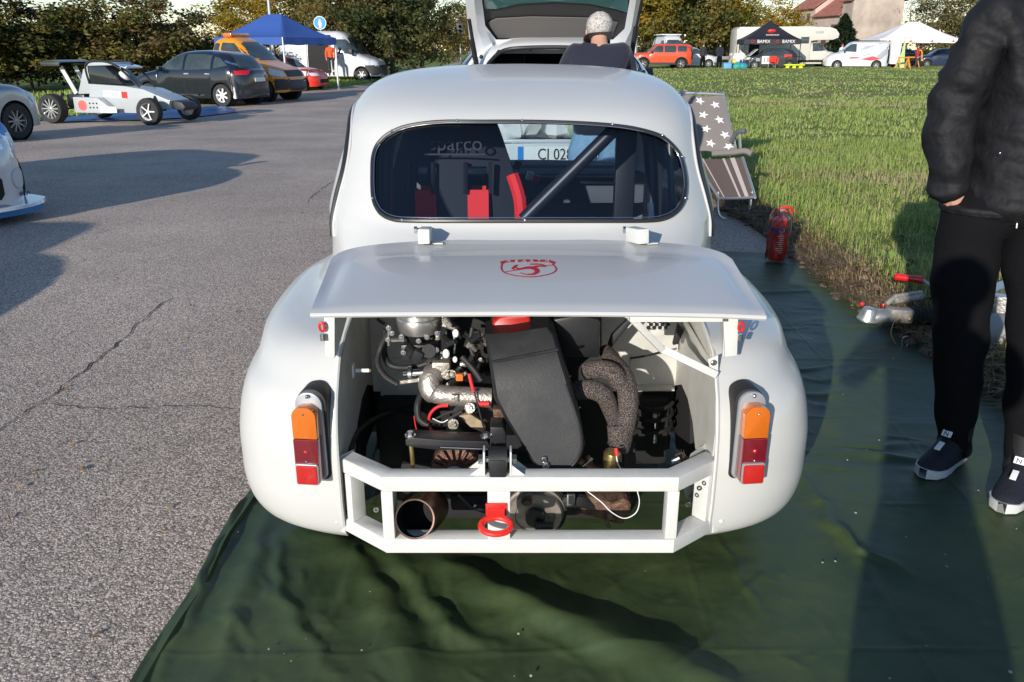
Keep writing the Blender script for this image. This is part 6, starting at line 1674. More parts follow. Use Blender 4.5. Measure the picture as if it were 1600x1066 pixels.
# --- dark race car with number panel and open tailgate
def dark_race():
    top = [(-1.8, .78), (-1.75, .95), (-1.15, 1.32), (-.9, 1.36), (.1, 1.36), (.35, 1.30), (.95, .92), (1.5, .84), (1.7, .74), (1.8, .5)]
    p = W(1203, 100, 60.5)
    t, b = vehicle('numbered_race_car', 'matt black race hatchback numbered 33 under the black canopy', 'race car', (p.x, 60.5, .03), R(174), 3.6, .80, top, .16, [(1.15, .31), (-1.15, .31)], .90, 1.36, .2, P_dark, wr=.28, rimm=M_rim, spokes=8)
    sp(t, b, [(.86, .94), (.36, 1.27), (-.15, 1.29), (-.15, .93)], M_carglass, 'front_window'); sp(t, b, [(-.22, .93), (-.22, 1.29), (-.8, 1.28), (-1.25, .98)], M_carglass, 'rear_side_window')
    for s_ in (-1, 1):
        h = b.ray_cast(Vector((.45, s_*4, .60)), Vector((0, -s_, 0)))
        MB().box(h[0]+Vector((0, s_*.012, 0)), (.52, .012, .50)).build('number_panel', M_white, t)
        text('33', .42, M_black, t, h[0]+Vector((0, s_*.022, -.02)), (R(90), 0, R(0) if s_ < 0 else R(180)), 'race_number', .003)
        h = b.ray_cast(Vector((-.18, s_*4, .58)), Vector((0, -s_, 0))); MB().box(h[0]+Vector((0, s_*.012, 0)), (.46, .012, .30)).build('red_decal', P_red, t)
        h = b.ray_cast(Vector((.98, s_*4, .62)), Vector((0, -s_, 0))); MB().box(h[0]+Vector((0, s_*.012, 0)), (.26, .012, .20)).build('grey_decal', P_silver, t)
        h = b.ray_cast(Vector((-1.0, s_*4, .88)), Vector((0, -s_, 0))); MB().box(h[0]+Vector((0, s_*.014, 0)), (.50, .012, .16)).build('red_decal', P_red, t)
    fp(t, b, [(-.6, .96), (.6, .96), (.5, 1.26), (-.5, 1.26)], M_carglass, 'windscreen'); fp(t, b, [(.4, .62), (.66, .62), (.66, .76), (.4, .76)], M_lamp, 'headlamp', mirror=True)
    MB().bar((1.55, 0, .84), (1.0, 0, 1.30), 1.2, .03).build('raised_bonnet', P_white, t)
dark_race()
# --- motorhome
def motorhome():
    p = W(1223, 100, 66); D = 66
    t = thing('motorhome', 'cream motorhome with an overcab bed parked behind the black canopy', 'motorhome', (p.x, D, 0), R(-2))
    side = [(-3.85, .55), (-3.85, 2.65), (-3.65, 2.88), (1.2, 2.92), (2.9, 2.86), (3.35, 2.72), (3.62, 2.40), (3.58, 2.12), (3.2, 1.98), (2.0, 1.95), (1.62, 1.90), (1.62, .55)]
    MB().prism([Vector((x, -1.1, z)) for x, z in side], (0, 2.2, 0)).build('living_box', P_cream, t, bevel=.06)
    tp = [(-.6, .7), (-.58, 1.9), (.9, 1.9), (1.35, 1.80), (1.95, 1.22), (2.4, 1.12), (2.75, .85), (2.85, .5)]
    # cab lofted like the other vehicles
    L = 3.0; tp2 = [(a-1.35, z) for a, z in tp]
    t2, b = vehicle('cab_shell', None, None, (0, 0, 0), 0, 3.0, .98, tp2, .3, [(.55, .42)], 1.2, 1.9, .08, P_cream, wr=.36, wheels=False)
    for o in list(t2.children): o.parent = t; o.location = (2.45, 0, 0); o.name = 'cab'
    bpy.data.objects.remove(t2)
    def off(o): o.location = (2.45, 0, 0)
    for s_ in (-1, 1):
        o = patch(b, [(.62, 1.22), (.12, 1.74), (-.62, 1.76), (-.62, 1.18)], lambda q: Vector((q.x, s_*4, q.y)), (0, -s_, 0), off=.01).build('cab_window', M_carglass, t); off(o)
        wheel(t, 3.0, s_*.85, .36, .24, s_, M_rim, 6); wheel(t, -1.9, s_*.95, .36, .24, s_, M_rim, 6)
        MB().box((3.05, s_*1.08, 1.45), (.1, .12, .24), bev=.02).build('wing_mirror', M_bumper, t)
        for x0, x1, z0, z1, m_, nm in ((.85, 1.45, 1.72, 2.18, M_carglass, 'side_window'), (-2.9, -2.15, .62, 1.98, M_deep, 'entrance_door'), (1.85, 2.45, 2.42, 2.60, mat('vent_grey', (.4, .4, .4)), 'overcab_vent'), (-1.4, -.7, 1.92, 2.12, mat('vent_grey', (.4, .4, .4)), 'small_window'), (-.6, 1.2, .62, 1.05, mat('locker_cream', (.60, .57, .50), rough=.5), 'locker_door'), (-3.5, -3.35, 1.6, 1.85, M_bumper, 'rear_lamp')):
            MB().box(((x0+x1)/2, s_*1.102, (z0+z1)/2), (x1-x0, .03, z1-z0), bev=.01).build(nm, m_, t)
    o = patch(b, [(-.82, 1.24), (.82, 1.24), (.74, 1.76), (-.74, 1.76)], lambda q: Vector((6, q.x, q.y)), (-1, 0, 0), off=.01).build('windscreen', M_carglass, t); off(o)
    for s_ in (-1, 1):
        o = patch(b, [(s_*.5, .72), (s_*.85, .72), (s_*.85, .92), (s_*.55, .92)], lambda q: Vector((6, q.x, q.y)), (-1, 0, 0), off=.01).build('headlamp', M_lamp, t); off(o)
    MB().box((0, 0, .50), (7.2, 2.0, .16)).build('underframe', M_deep, t)
motorhome()
# --- sign-written white van with rear doors open
def graphic_van():
    top = [(-2.2, .7), (-2.18, 1.75), (-2.0, 1.92), (.0, 1.94), (.4, 1.88), (1.15, 1.22), (1.7, 1.08), (2.05, .85), (2.2, .5)]
    p = W(1338, 98, 63); rz = R(168)
    t, b = vehicle('sign_written_van', 'white van with red and grey graphics and rear doors standing open', 'van', (p.x-.1, 63, -.06), rz, 4.4, .92, top, .24, [(1.35, .36), (-1.3, .36)], 1.15, 1.94, .12, P_white2, wr=.31)
    sp(t, b, [(1.1, 1.24), (.5, 1.72), (.15, 1.74), (.15, 1.20)], M_carglass, 'side_window')
    m_r = mat('red_print', (.6, .06, .08), rough=.5); m_g = mat('grey_print', (.35, .37, .42), rough=.5)
    for pts, m_ in (([(-.2, .72), (-.9, .62), (-1.6, .74), (-1.0, .92)], m_r), ([(-1.2, .9), (-1.9, 1.5), (-1.95, 1.1), (-1.6, .75)], m_g), ([(.0, 1.3), (-.5, 1.6), (-1.1, 1.66), (-.6, 1.4)], m_g), ([(-.1, .9), (-.6, 1.05), (-1.1, 1.3), (-.7, 1.0)], m_g), ([(.6, .75), (.0, .78), (-.1, .86), (.5, .86)], m_r)):
        sp(t, b, pts, m_, 'side_graphic')
    fp(t, b, rect(-.72, .72, .45, 1.78, .05), M_deep, 'load_opening', front=False, off=.012)
    for s_ in (-1, 1):
        MB().bar((-2.2, s_*.86, 1.1), (-2.75, s_*1.05, 1.1), .03, 1.4).build('rear_door', P_white, t)
    MB().box((-2.0, .2, 1.25), (.4, .35, .5), bev=.03).build('cardboard_box', mat('cardboard', (.42, .28, .15), rough=.9), t); MB().box((-2.05, -.35, 1.0), (.3, .3, .3), bev=.02).build('white_sack', M_white, t)
    mirrors(t, .95, 1.0, 1.25, M_bumper); MB().bar((-1.9, 0, 1.98), (.2, 0, 1.98), 1.3, .03).build('roof_rack', M_bumper, t)
graphic_van()

# --- white people carrier ahead, tailgate raised
def people_carrier():
    top = [(-2.1, .75), (-2.07, .95), (-1.93, 1.22), (-1.78, 1.42), (-1.5, 1.47), (0, 1.50), (.5, 1.42), (1.25, 1.02), (1.8, .88), (2.05, .7), (2.1, .5)]
    cx, y0 = .30, 5.92
    c = MB(); c.prism([Vector((-2.4, a, z)) for a, z in ((-.54, .76), (.54, .76), (.56, .95), (.50, 1.24), (.40, 1.375), (-.40, 1.375), (-.50, 1.24), (-.56, .95))], (1.5, 0, 0))
    c.box((1.3, 0, 1.26), (1.6, .96, .22))
    t, b = vehicle('people_carrier', 'white people carrier with raised tailgate parked directly ahead of the racing car', 'car', (cx, y0+2.08, gz(cx, y0)), R(90), 4.2, .86, top, .22, [(1.35, .36), (-1.25, .36)], .98, 1.50, .25, P_white2, wr=.31, cut=c)
    sp(t, b, [(.9, 1.02), (.45, 1.34), (.05, 1.40), (.05, 1.0)], M_darkglass, 'front_window'); sp(t, b, rect(-.85, -.02, 1.0, 1.38, .03), M_darkglass, 'rear_side_window'); sp(t, b, [(-.93, 1.0), (-.93, 1.37), (-1.55, 1.34), (-1.75, 1.05)], M_darkglass, 'quarter_window')
    # load bay
    MB().box((-1.42, 0, .755), (1.2, 1.2, .02)).build('load_floor', M_inner, t)
    for s_ in (-1, 1): MB().box((-1.40, s_*.62, .95), (1.1, .02, .58)).build('load_side_trim', M_inner, t)
    MB().box((-.75, 0, .95), (.12, 1.15, .62), bev=.05).build('seat_back', M_seat, t)
    for s_ in (-.32, .32): MB().box((-.72, s_, 1.30), (.10, .26, .14), bev=.04).build('head_restraint', M_seat, t)
    MB().box((.9, 0, .98), (.5, 1.2, .1), bev=.04).build('dashboard', M_inner, t); MB().bar((-.2, -.62, 1.36), (-.2, .62, 1.36), .1, .03).build('roof_lining', M_inner, t)
    for s_ in (-1, 1): MB().box((-.1, s_*.68, 1.18), (.1, .03, .36)).build('pillar_trim', M_inner, t)
    MB().prism([Vector((a, -.60, z)) for a, z in ((1.25, 1.04), (.62, 1.40), (.60, 1.385), (1.23, 1.025))], (0, 1.2, 0)).build('windscreen', M_glass2, t)
    g = random.Random(3)
    for k, (x, y, m_, sz) in enumerate(((-1.85, .36, M_white, .15), (-1.80, .18, mat('bag_plastic', (.6, .6, .57), rough=.4), .17), (-1.78, -.05, M_white, .17), (-1.85, -.18, mat('green_pack', (.35, .45, .3), rough=.5), .12))):
        b0 = MB(); b0.sph((x, y, .77+sz*.6), sz, (1, 1, .85), 18, 12)
        b0.v = [tuple(Vector(v)+noise.noise_vector(Vector(v)*9)*sz*.45) for v in b0.v]
        b0.v = [(a, bb, max(.768, zz)) for a, bb, zz in b0.v]
        o = b0.build('carrier_bag', m_, None); o.parent = None; o.location = t.location; o.rotation_euler = t.rotation_euler
        tag(o, ['crumpled white bag at the left of the open load bay', 'translucent plastic bag second from the left in the load bay', 'white bag in the middle of the load bay', 'small greenish packet right of the white bags in the load bay'][k], 'bag', 'bags in the load bay')
    fp(t, b, rect(-.86, .86, .30, .52), P_white2, 'rear_bumper', front=False, off=.03, thick=.03); fp(t, b, [(.60, .72), (.84, .72), (.80, 1.0), (.62, 1.0)], M_redlamp, 'tail_lamp', front=False, mirror=True)
    # number plate on the tail
    h = b.ray_cast(Vector((-6, .02, .685)), Vector((1, 0, 0))); q = h[0]+Vector((-.012, 0, 0))
    pl = MB().box(q+Vector((0, -.02, 0)), (.01, .52, .11)).build('number_plate', M_white, t)
    MB().box(q+Vector((-.006, .22, 0)), (.004, .040, .108)).build('plate_blue_band', mat('plate_blue', (.02, .22, .65), rough=.4), pl)
    text('CJ 028', .105, M_black, t, q+Vector((-.008, -.02, -.002)), (R(90), 0, R(-90)), 'plate_lettering', squash=(.86, 1.05, 1))
    MB().box((-2.10, 0, .775), (.03, .9, .025), bev=.01).build('tail_trim', P_white2, t)
    for s_ in (-1, 1): MB().box((.62, s_*1.0, 1.13), (.12, .20, .15), bev=.04).build('wing_mirror', M_bumper, t)
    # raised tailgate
    p0 = Vector((cx, 6.36, 1.44)); dn = Vector((0, -.70, .55)).normalized(); nn = dn.cross(Vector((1, 0, 0))).normalized()
    if nn.y > 0: nn = -nn
    def TP(px, py, off=0):
        d = WR(px, py); o_ = Vector((0, 0, CAM_H)); s_ = (p0+nn*off-o_).dot(nn)/d.dot(nn); return o_+d*s_
    def tpoly(pts, off, thk, m_, nm, bevel=0):
        return MB().prism([TP(a, b_, off) for a, b_ in pts], -nn*thk).build(nm, m_, t, world=True, bevel=bevel)
    S = [(736, 84), (731, 40), (727, 0), (722, -60), (730, -190), (1000, -190), (1010, -60), (1004, 0), (998, 40), (988, 84)]
    I = [(775, 62), (758, 40), (753, 0), (752, -50), (765, -150), (965, -150), (985, -50), (984, 0), (976, 45), (958, 62)]
    oN = [TP(a, b_, .0) for a, b_ in S]; iN = [TP(a, b_, .0) for a, b_ in I]; iD = [TP(a, b_, -.04) for a, b_ in I]
    oM = [TP(820+(a-865)*1.0+45-0, b_, .02).lerp(TP(a, b_, .02), 1) for a, b_ in S]
    iM = [oN[k].lerp(iN[k], .55)+nn*.025 for k in range(10)]
    oB = [p_-nn*.05 for p_ in oN]
    MB().grid([oB, oN, iM, iN, iD], closeu=True).build('tailgate_frame', P_white2, t, world=True, sharp=20)
    tpoly(I, -.042, .01, M_bumper, 'tailgate_liner')
    tpoly([(778, 60), (762, 36), (775, 30), (830, 27), (930, 29), (965, 36), (955, 60)], -.030, .008, mat('grey_trim_panel', (.13, .12, .115), rough=.7), 'trim_panel', .003)
    tpoly([(757, 14), (755, -8), (765, -30), (970, -30), (982, -8), (980, 20), (960, 14), (920, 6), (865, 3), (810, 6), (775, 14)], -.028, .004, mat('teal_glass', (.05, .13, .13), rough=.08, spec=1), 'tailgate_glass')
    # hinges and seal
    for a, b_, c_, d_ in ((828, 78, 842, 70), (895, 78, 872, 70)): MB().bar(TP(a, b_, .02), TP(c_, d_, .03), .02, .015).build('hinge_arm', M_bumper, t, world=True)
    for a in (848, 866): MB().box(TP(a, 71, .03), (.055, .03, .03), bev=.005).build('hinge_bracket', M_bumper, t, world=True)
    MB().ring(spline([W(757, 112, 6.02), W(766, 96, 6.10), (cx-.36, 6.16, 1.365), (cx-.2, 6.16, 1.385), (cx+.1, 6.16, 1.387), (cx+.36, 6.16, 1.368), (cx+.44, 6.10, 1.30)], 6), .014, 8).build('opening_seal', M_seal, t, world=True)
    MB().cyl(W(733, 30, 6.02), W(745, 104, 6.12), .013, n=10).cyl(W(737, 62, 6.06), W(745, 104, 6.12), .019, n=10).build('gas_strut', M_blackmetal, t, world=True)
    MB().cyl(W(1003, 0, 5.98), W(986, 82, 6.12), .010, n=10).cyl(W(994, 42, 6.06), W(986, 90, 6.12), .019, n=10).build('gas_strut', M_blackmetal, t, world=True)
    MB().sph(W(752, 89, 6.05), .014, nu=10, nv=8).build('rubber_stop', M_black, t, world=True)
people_carrier()
# ================================================================== PEOPLE
def skin_mesh(nodes, edges, m_, name, parent, sub=2, world=True, displace=None):
    """nodes: (point, rx, ry)"""
    me = bpy.data.meshes.new(name); me.from_pydata([tuple(n[0]) for n in nodes], edges, []); o = bpy.data.objects.new(name, me); col.objects.link(o)
    sk = o.modifiers.new('sk', 'SKIN'); sk.use_smooth_shade = True; sk.branch_smoothing = .6
    ly = me.skin_vertices[0] if me.skin_vertices else None
    if ly is None:
        bpy.context.view_layer.objects.active = o; ly = me.skin_vertices[0]
    for i, n in enumerate(nodes): ly.data[i].radius = (n[1], n[2]); ly.data[i].use_root = (i == 0)
    sb = o.modifiers.new('sb', 'SUBSURF'); sb.levels = sub; sb.render_levels = sub
    dg = bpy.context.evaluated_depsgraph_get(); dg.update()
    m2 = bpy.data.meshes.new_from_object(o.evaluated_get(dg)); o.modifiers.clear(); o.data = m2; bpy.data.meshes.remove(me)
    if displace:
        m2.calc_loop_triangles() if hasattr(m2, 'calc_loop_triangles') else None
        for v in m2.vertices: v.co += Vector(v.normal)*displace(v.co)
    if world and parent is not None: m2.transform(wmat(parent).inverted())
    m2.polygons.foreach_set('use_smooth', [True]*len(m2.polygons)); m2.materials.clear(); m2.materials.append(m_)
    if parent is not None: o.parent = parent
    return o
def figure(label, base, face, top_m, leg_m, pose=None, skin=M_skin, hair=None, shoe_m=None, s=1.0, top_r=1.0, sub=1, cat='person', jacket_noise=None, group=None, hands=True):
    """standing figure; local frame: x = its left, -y = the way it faces. pose overrides joints"""
    t = thing('person', label, cat, base, face, group)
    J = dict(pelvis=(0, 0, .95), waist=(0, 0, 1.08), chest=(0, .01, 1.30), neck=(0, .01, 1.48), head=(0, -.01, 1.60), crown=(0, 0, 1.70),
             sl=(.17, .01, 1.42), el=(.23, .03, 1.14), wl=(.22, -.04, .90), sr=(-.17, .01, 1.42), er=(-.23, .03, 1.14), wr=(-.22, -.04, .90),
             hl=(.09, 0, .90), kl=(.10, -.01, .50), al=(.10, .02, .09), tl=(.12, -.14, .04), hr=(-.09, 0, .90), kr=(-.10, -.01, .50), ar=(-.10, .02, .09), tr=(-.12, -.14, .04))
    if pose: J.update(pose)
    J = {k: Vector(v)*s for k, v in J.items()}
    def n(k, rx, ry=None): return (J[k], rx*s, (ry or rx)*s)
    def mid(a, b, f=.5): return J[a].lerp(J[b], f)
    # body in one continuous surface
    N_ = [n('pelvis', .13, .10), n('waist', .12, .09), n('chest', .125, .085), n('neck', .050), n('head', .068, .085), n('crown', .055, .065)]
    E_ = [(0, 1), (1, 2), (2, 3), (3, 4), (4, 5)]
    for S_ in ('l', 'r'):
        b = len(N_); N_ += [n('s'+S_, .055), n('e'+S_, .040), n('w'+S_, .027)]; E_ += [(2, b), (b, b+1), (b+1, b+2)]
        b = len(N_); N_ += [n('h'+S_, .085), n('k'+S_, .055), n('a'+S_, .030), (J['a'+S_].lerp(J['t'+S_], .8)*1.0-Vector((0, 0, .02*s)), .016*s, .016*s)]; E_ += [(0, b), (b, b+1), (b+1, b+2), (b+2, b+3)]
    skin_mesh(N_, E_, skin, 'body', t, sub, world=False)
    # face
    fc = J['head']; fd = (J['head']-J['neck']).normalized()
    fb = MB(); fb.sph(fc+Vector((0, -.082*s, .0)), .016*s, (.8, 1.3, 1.4), 8, 6)
    for sx in (-1, 1): fb.sph(fc+Vector((sx*.080*s, .01*s, .0)), .022*s, (.4, .8, 1.2), 8, 6)
    fb.build('nose_and_ears', skin, t)
    eb = MB()
    for sx in (-1, 1): eb.sph(fc+Vector((sx*.028*s, -.074*s, .022*s)), .010*s, (1.2, .6, .7), 8, 6)
    eb.sph(fc+Vector((0, -.072*s, -.04*s)), .014*s, (1.6, .5, .35), 8, 6); eb.build('eyes_and_mouth', mat('face_dark', (.10, .05, .04), rough=.5), t)
    if hair:
        hb = MB(); hb.sph(fc+Vector((0, .022*s, .038*s)), .088*s, (.96, 1.05, .98), 20, 14)
        hb.v = [tuple(Vector(v)+noise.noise_vector(Vector(v)*60)*.006*s) for v in hb.v if True]
        ho = hb.build('hair', hair, t)
        g2_ = np.random.default_rng(3); n_ = 1400; dv = g2_.normal(0, 1, (n_, 3)); dv /= np.linalg.norm(dv, axis=1)[:, None]; dv = dv[(dv[:, 2] > -.45)]; n_ = len(dv)
        Pt = np.array(fc+Vector((0, .022*s, .036*s)))+dv*np.array([.083, .090, .083])*s
        bl = blade_mesh('hair_strands', Pt, np.full(n_, .004*s), np.full(n_, .004*s), np.full(n_, 4.5), np.arctan2(dv[:, 1], dv[:, 0])+g2_.normal(0, .9, n_), g2_.random(n_), hair); bl.parent = ho; bl['kind'] = 'stuff'
    # hands with fingers
    if hands:
        for S_ in ('l', 'r'):
            w_ = J['w'+S_]; d = (w_-J['e'+S_]).normalized() if 'd'+S_ not in J else J['d'+S_].normalized(); sd = d.cross(Vector((0, 1, 0))); sd = sd.normalized() if sd.length > .1 else Vector((1, 0, 0)); sd2 = d.cross(sd).normalized()
            h_ = MB(); h_.ring([w_-d*.02*s, w_+d*.03*s, w_+d*.085*s], [.026*s, .034*s, .032*s], 10)
            for k in range(4):
                o_ = sd2*(k-1.5)*.018*s; L_ = (.070, .080, .076, .060)[k]*s; a = w_+d*.08*s+o_
                h_.ring([a, a+d*L_*.5+sd*.008*s, a+d*L_*.85+sd*.022*s], [.0095*s, .009*s, .0065*s], 7)
            a = w_+d*.02*s-sd2*.03*s; h_.ring([a, a-sd2*.02*s+d*.03*s, a-sd2*.022*s+d*.06*s], [.012*s, .011*s, .008*s], 7)
            h_.build('hand', skin, t)
    # garments
    r = top_r
    hem_ = J['pelvis'].lerp(J['waist'], -.75)
    N_ = [(hem_, .168*s*r, .128*s*r), n('pelvis', .168*r, .128*r), n('waist', .165*r, .125*r), n('chest', .185*r, .135*r), (mid('chest', 'neck', .80), .112*s, .105*s), (mid('chest', 'neck', 1.12), .078*s, .080*s)] if not jacket_noise else [(hem_, .168*s*r, .128*s*r), n('pelvis', .172*r, .13*r), n('waist', .17*r, .13*r), n('chest', .185*r, .14*r), (mid('chest', 'neck', .85), .100*s, .095*s), (mid('chest', 'neck', 1.25), .080*s, .080*s)]; E_ = [(0, 1), (1, 2), (2, 3), (3, 4), (4, 5)]
    for S_ in ('l', 'r'):
        b = len(N_); N_ += [n('s'+S_, .085*r), (mid('s'+S_, 'e'+S_), .074*s*r, .074*s*r), n('e'+S_, .068*r), (mid('e'+S_, 'w'+S_), .062*s*r, .062*s*r), (mid('e'+S_, 'w'+S_, .95), .052*s*r, .052*s*r), (mid('e'+S_, 'w'+S_, 1.12 if not jacket_noise else 1.20), .046*s*r, .046*s*r)]; E_ += [(3, b), (b, b+1), (b+1, b+2), (b+2, b+3), (b+3, b+4), (b+4, b+5)]
    if jacket_noise:
        jt = skin_mesh(N_, E_, top_m, 'jacket', t, 3, world=False, displace=jacket_noise)
    else: jt = skin_mesh(N_, E_, top_m, 'jacket', t, max(1, sub), world=False)
    N_ = [n('pelvis', .155, .120), (mid('pelvis', 'waist', .9), .150*s, .115*s)]; E_ = [(0, 1)]
    for S_ in ('l', 'r'):
        b = len(N_); N_ += [(J['h'+S_]+Vector((0, 0, -.04*s)), .120*s, .118*s), (mid('h'+S_, 'k'+S_), .108*s, .106*s), n('k'+S_, .090), (mid('k'+S_, 'a'+S_), .082*s, .080*s), (mid('k'+S_, 'a'+S_, .85), .066*s, .064*s), (mid('k'+S_, 'a'+S_, 1.20), .056*s, .056*s)]; E_ += [(0, b), (b, b+1), (b+1, b+2), (b+2, b+3), (b+3, b+4), (b+4, b+5)]
    skin_mesh(N_, E_, leg_m, 'trousers', t, 2 if sub > 1 else 1, world=False, displace=(lambda c: .006*math.sin(c.z*38+c.x*20)*math.sin(c.x*31+c.z*11)) if sub > 1 else None)
    for S_ in ('l', 'r'):
        a, to = J['a'+S_], J['t'+S_]; d = (to-a); d.z = 0; L_ = d.length; d.normalize(); lat = Vector((-d.y, d.x, 0))
        rows = []
        for k, (f, w_, h_) in enumerate(((-.46, .012, .08), (-.40, .036, .118), (-.15, .044, .135), (.25, .044, .118), (.6, .046, .085), (1.0, .047, .062), (1.3, .040, .05), (1.48, .022, .036), (1.54, .008, .028))):
            c = a+d*(L_*f); rw = []
            for q in range(13):
                an = PI*q/12; rw.append(Vector((c.x, c.y, 0))+lat*w_*s*math.cos(an)+Vector((0, 0, (.024+(h_-.024)*math.sin(an)**.8)*s)))
            rows.append(rw)
        sh = MB().grid(rows).build('shoe', shoe_m or M_black, t)
        MB().ring([Vector((a.x, a.y, .06*s)), Vector((a.x, a.y, .20*s))], .054*s, 14).build('sock', M_black, t)
        rows = []
        for f, w_, h_ in ((-.45, .012, .034), (-.38, .036, .036), (-.1, .040, .032), (.3, .040, .024), (.7, .048, .024), (1.1, .050, .026), (1.4, .038, .030), (1.58, .012, .034)):
            c = a+d*(L_*f); c.z = 0; rows.append([c+lat*w_*s, c-lat*w_*s, c-lat*w_*s*1.03+Vector((0, 0, h_*s)), c+lat*w_*s*1.03+Vector((0, 0, h_*s))])
        MB().grid(rows, closeu=True).build('sole', mat('shoe_sole', (.62, .62, .60), rough=.6), sh)
    return t, J
M_navy = mat('navy_wool', (.012, .013, .028), rough=.9, sheen=.3, bump=.2, bscale=300)
M_jeans = mat('light_denim', (.22, .36, .52), rough=.85, var=.15, vscale=20, bump=.2, bscale=300)
M_blackcloth = mat('black_cotton', (.0055, .0055, .007), rough=.95, bump=.25, bscale=25, spec=.15)
M_puffer = mat('black_nylon_jacket', (.0095, .0095, .0115), rough=.68, var=.2, vscale=8, bump=.5, bscale=18, spec=.28)
M_greyhair = mat('grey_hair', (.50, .47, .45), rough=.95, bump=.2, bscale=200, var=.08, vscale=30, spec=.1)
M_brownhair = mat('brown_hair', (.05, .03, .02), rough=.6, bump=.5, bscale=150)
M_darkcloth = mat('dark_grey_cloth', (.03, .03, .035), rough=.9)
M_redcloth = mat('red_cloth', (.5, .02, .04), rough=.9)
M_orcloth = mat('orange_cloth', (.65, .10, .03), rough=.9)
def quilt(m, sc, dist, st):
    N, L = nt(m); b = N['Principled BSDF']; tc = N.new('ShaderNodeTexCoord')
    w = N.new('ShaderNodeTexWave'); w.bands_direction = 'Z'; w.inputs['Scale'].default_value = sc; w.inputs['Distortion'].default_value = 7; w.inputs['Detail'].default_value = 4; w.inputs['Detail Scale'].default_value = 1.6
    bp = N.new('ShaderNodeBump'); bp.inputs['Strength'].default_value = st; bp.inputs['Distance'].default_value = dist
    L.new(tc.outputs['Object'], w.inputs[0]); L.new(w.outputs[0], bp.inputs['Height'])
    old = b.inputs['Normal'].links[0].from_socket if b.inputs['Normal'].links else None
    if old: L.new(old, bp.inputs['Normal'])
    L.new(bp.outputs[0], b.inputs['Normal'])
quilt(M_puffer, 2.6, .022, .55); quilt(M_blackcloth, 1.6, .018, .35); quilt(M_navy, 2.0, .015, .3)
# man bending at the tailgate, back to the camera
hx = .545
figure('grey haired man in navy sweater and light jeans leaning into the open tailgate', (hx, 5.36, gz(hx, 5.4)), PI, M_navy, M_jeans,
       pose=dict(pelvis=(0, .02, .93), waist=(0, -.02, 1.06), chest=(0, -.12, 1.30), neck=(0, -.19, 1.425), head=(-.01, -.255, 1.478), crown=(-.01, -.275, 1.548), sl=(.155, -.13, 1.375), sr=(-.155, -.13, 1.375), el=(.225, -.30, 1.10), er=(-.215, -.30, 1.10), wl=(.14, -.50, 1.05), wr=(-.12, -.50, 1.02), hl=(.10, .02, .88), hr=(-.10, .02, .88)),
       hair=M_greyhair, sub=2, top_r=1.08, s=1.0)
# man standing at the right edge
def jn(c):
    z = c.z; x = c.x
    d = .007*math.sin(z*56+8*noise.noise(Vector((x*5, c.y*5, z*4))))*(1 if abs(x) > .19 else .35)
    d += .008*noise.noise(Vector((x*7+z*5, c.y*7, z*5-x*4))) + .007*noise.noise(Vector((x*20, c.y*20, z*11+x*9)))
    return d
Bx, By = 1.56, 2.60
def LP(x, y, z): return (-(x-Bx)*-1, (y-By), z)     # facing -y already
man, J_ = figure('man in black padded jacket and black trousers standing at the right edge, hand in pocket', (Bx, By, .02), 0, M_puffer, M_blackcloth,
       pose=dict(pelvis=(.0, .02, .93), waist=(.01, .02, 1.08), chest=(.05, .02, 1.34), neck=(.06, .02, 1.56), head=(.06, 0, 1.68), crown=(.06, .01, 1.785),
                 sr=(-.135, .02, 1.475), er=(-.205, .05, 1.15), wr=(-.190, .0, .945), dr=(.62, .25, -.75), sl=(.24, .02, 1.475), el=(.32, .04, 1.15), wl=(.27, -.03, .94),
                 hr=(-.125, 0, .88), kr=(-.085, -.02, .52), ar=(-.025, -.01, .09), tr=(-.125, -.09, .04), hl=(.105, .0, .88), kl=(.115, -.10, .52), al=(.10, -.20, .09), tl=(.01, -.30, .04)),
       hair=M_brownhair, sub=2, top_r=1.2, jacket_noise=jn, shoe_m=mat('navy_black_shoe', (.010, .011, .018), rough=.7, bump=.3, bscale=60))
# jacket details: hem, zip, pocket, drawstrings
hem = [Vector((.006+.180*math.cos(a), .02+.142*math.sin(a), .893+.012*math.sin(a*1+1))) for a in [2*PI*k/36 for k in range(36)]]
MB().ring(hem, .017, 10, closed=True).build('jacket_hem', M_puffer, man)
mb = MB(); rows = []
for k in range(14):
    z = .895+k*.045; t_ = k/13; y = -.128-.028*math.sin(PI*min(1, t_*1.1)*.8); y -= .018; rows.append([Vector((-.012, y-.004, z)), Vector((.018, y-.014, z)), Vector((.024, y-.014, z)), Vector((.054, y-.004, z))])
mb.grid(rows).build('zip_placket', M_puffer, man)
mz = MB()
for k in range(60):
    z = .90+k*.0095; t_ = k/60; y = -.128-.028*math.sin(PI*min(1, t_*1.1)*.8)-.0355; mz.box((.021, y, z), (.006, .003, .004))
mz.build('zip_teeth', mat('zip_metal', (.25, .25, .26), rough=.35, metal=.8), man)
MB().box((.021, -.178, 1.03), (.006, .004, .035), bev=.001).build('zip_pull', M_chrome, man)
MB().sph((-.125, -.125, 1.07), .003, nu=8, nv=6).build('pocket_stud', M_steel, man)
for x, z in ((-.035, .86), (.005, .825)): MB().cyl((x, -.128, z+.012), (x, -.132, z-.012), .002, n=6).build('drawstring', M_white, man)
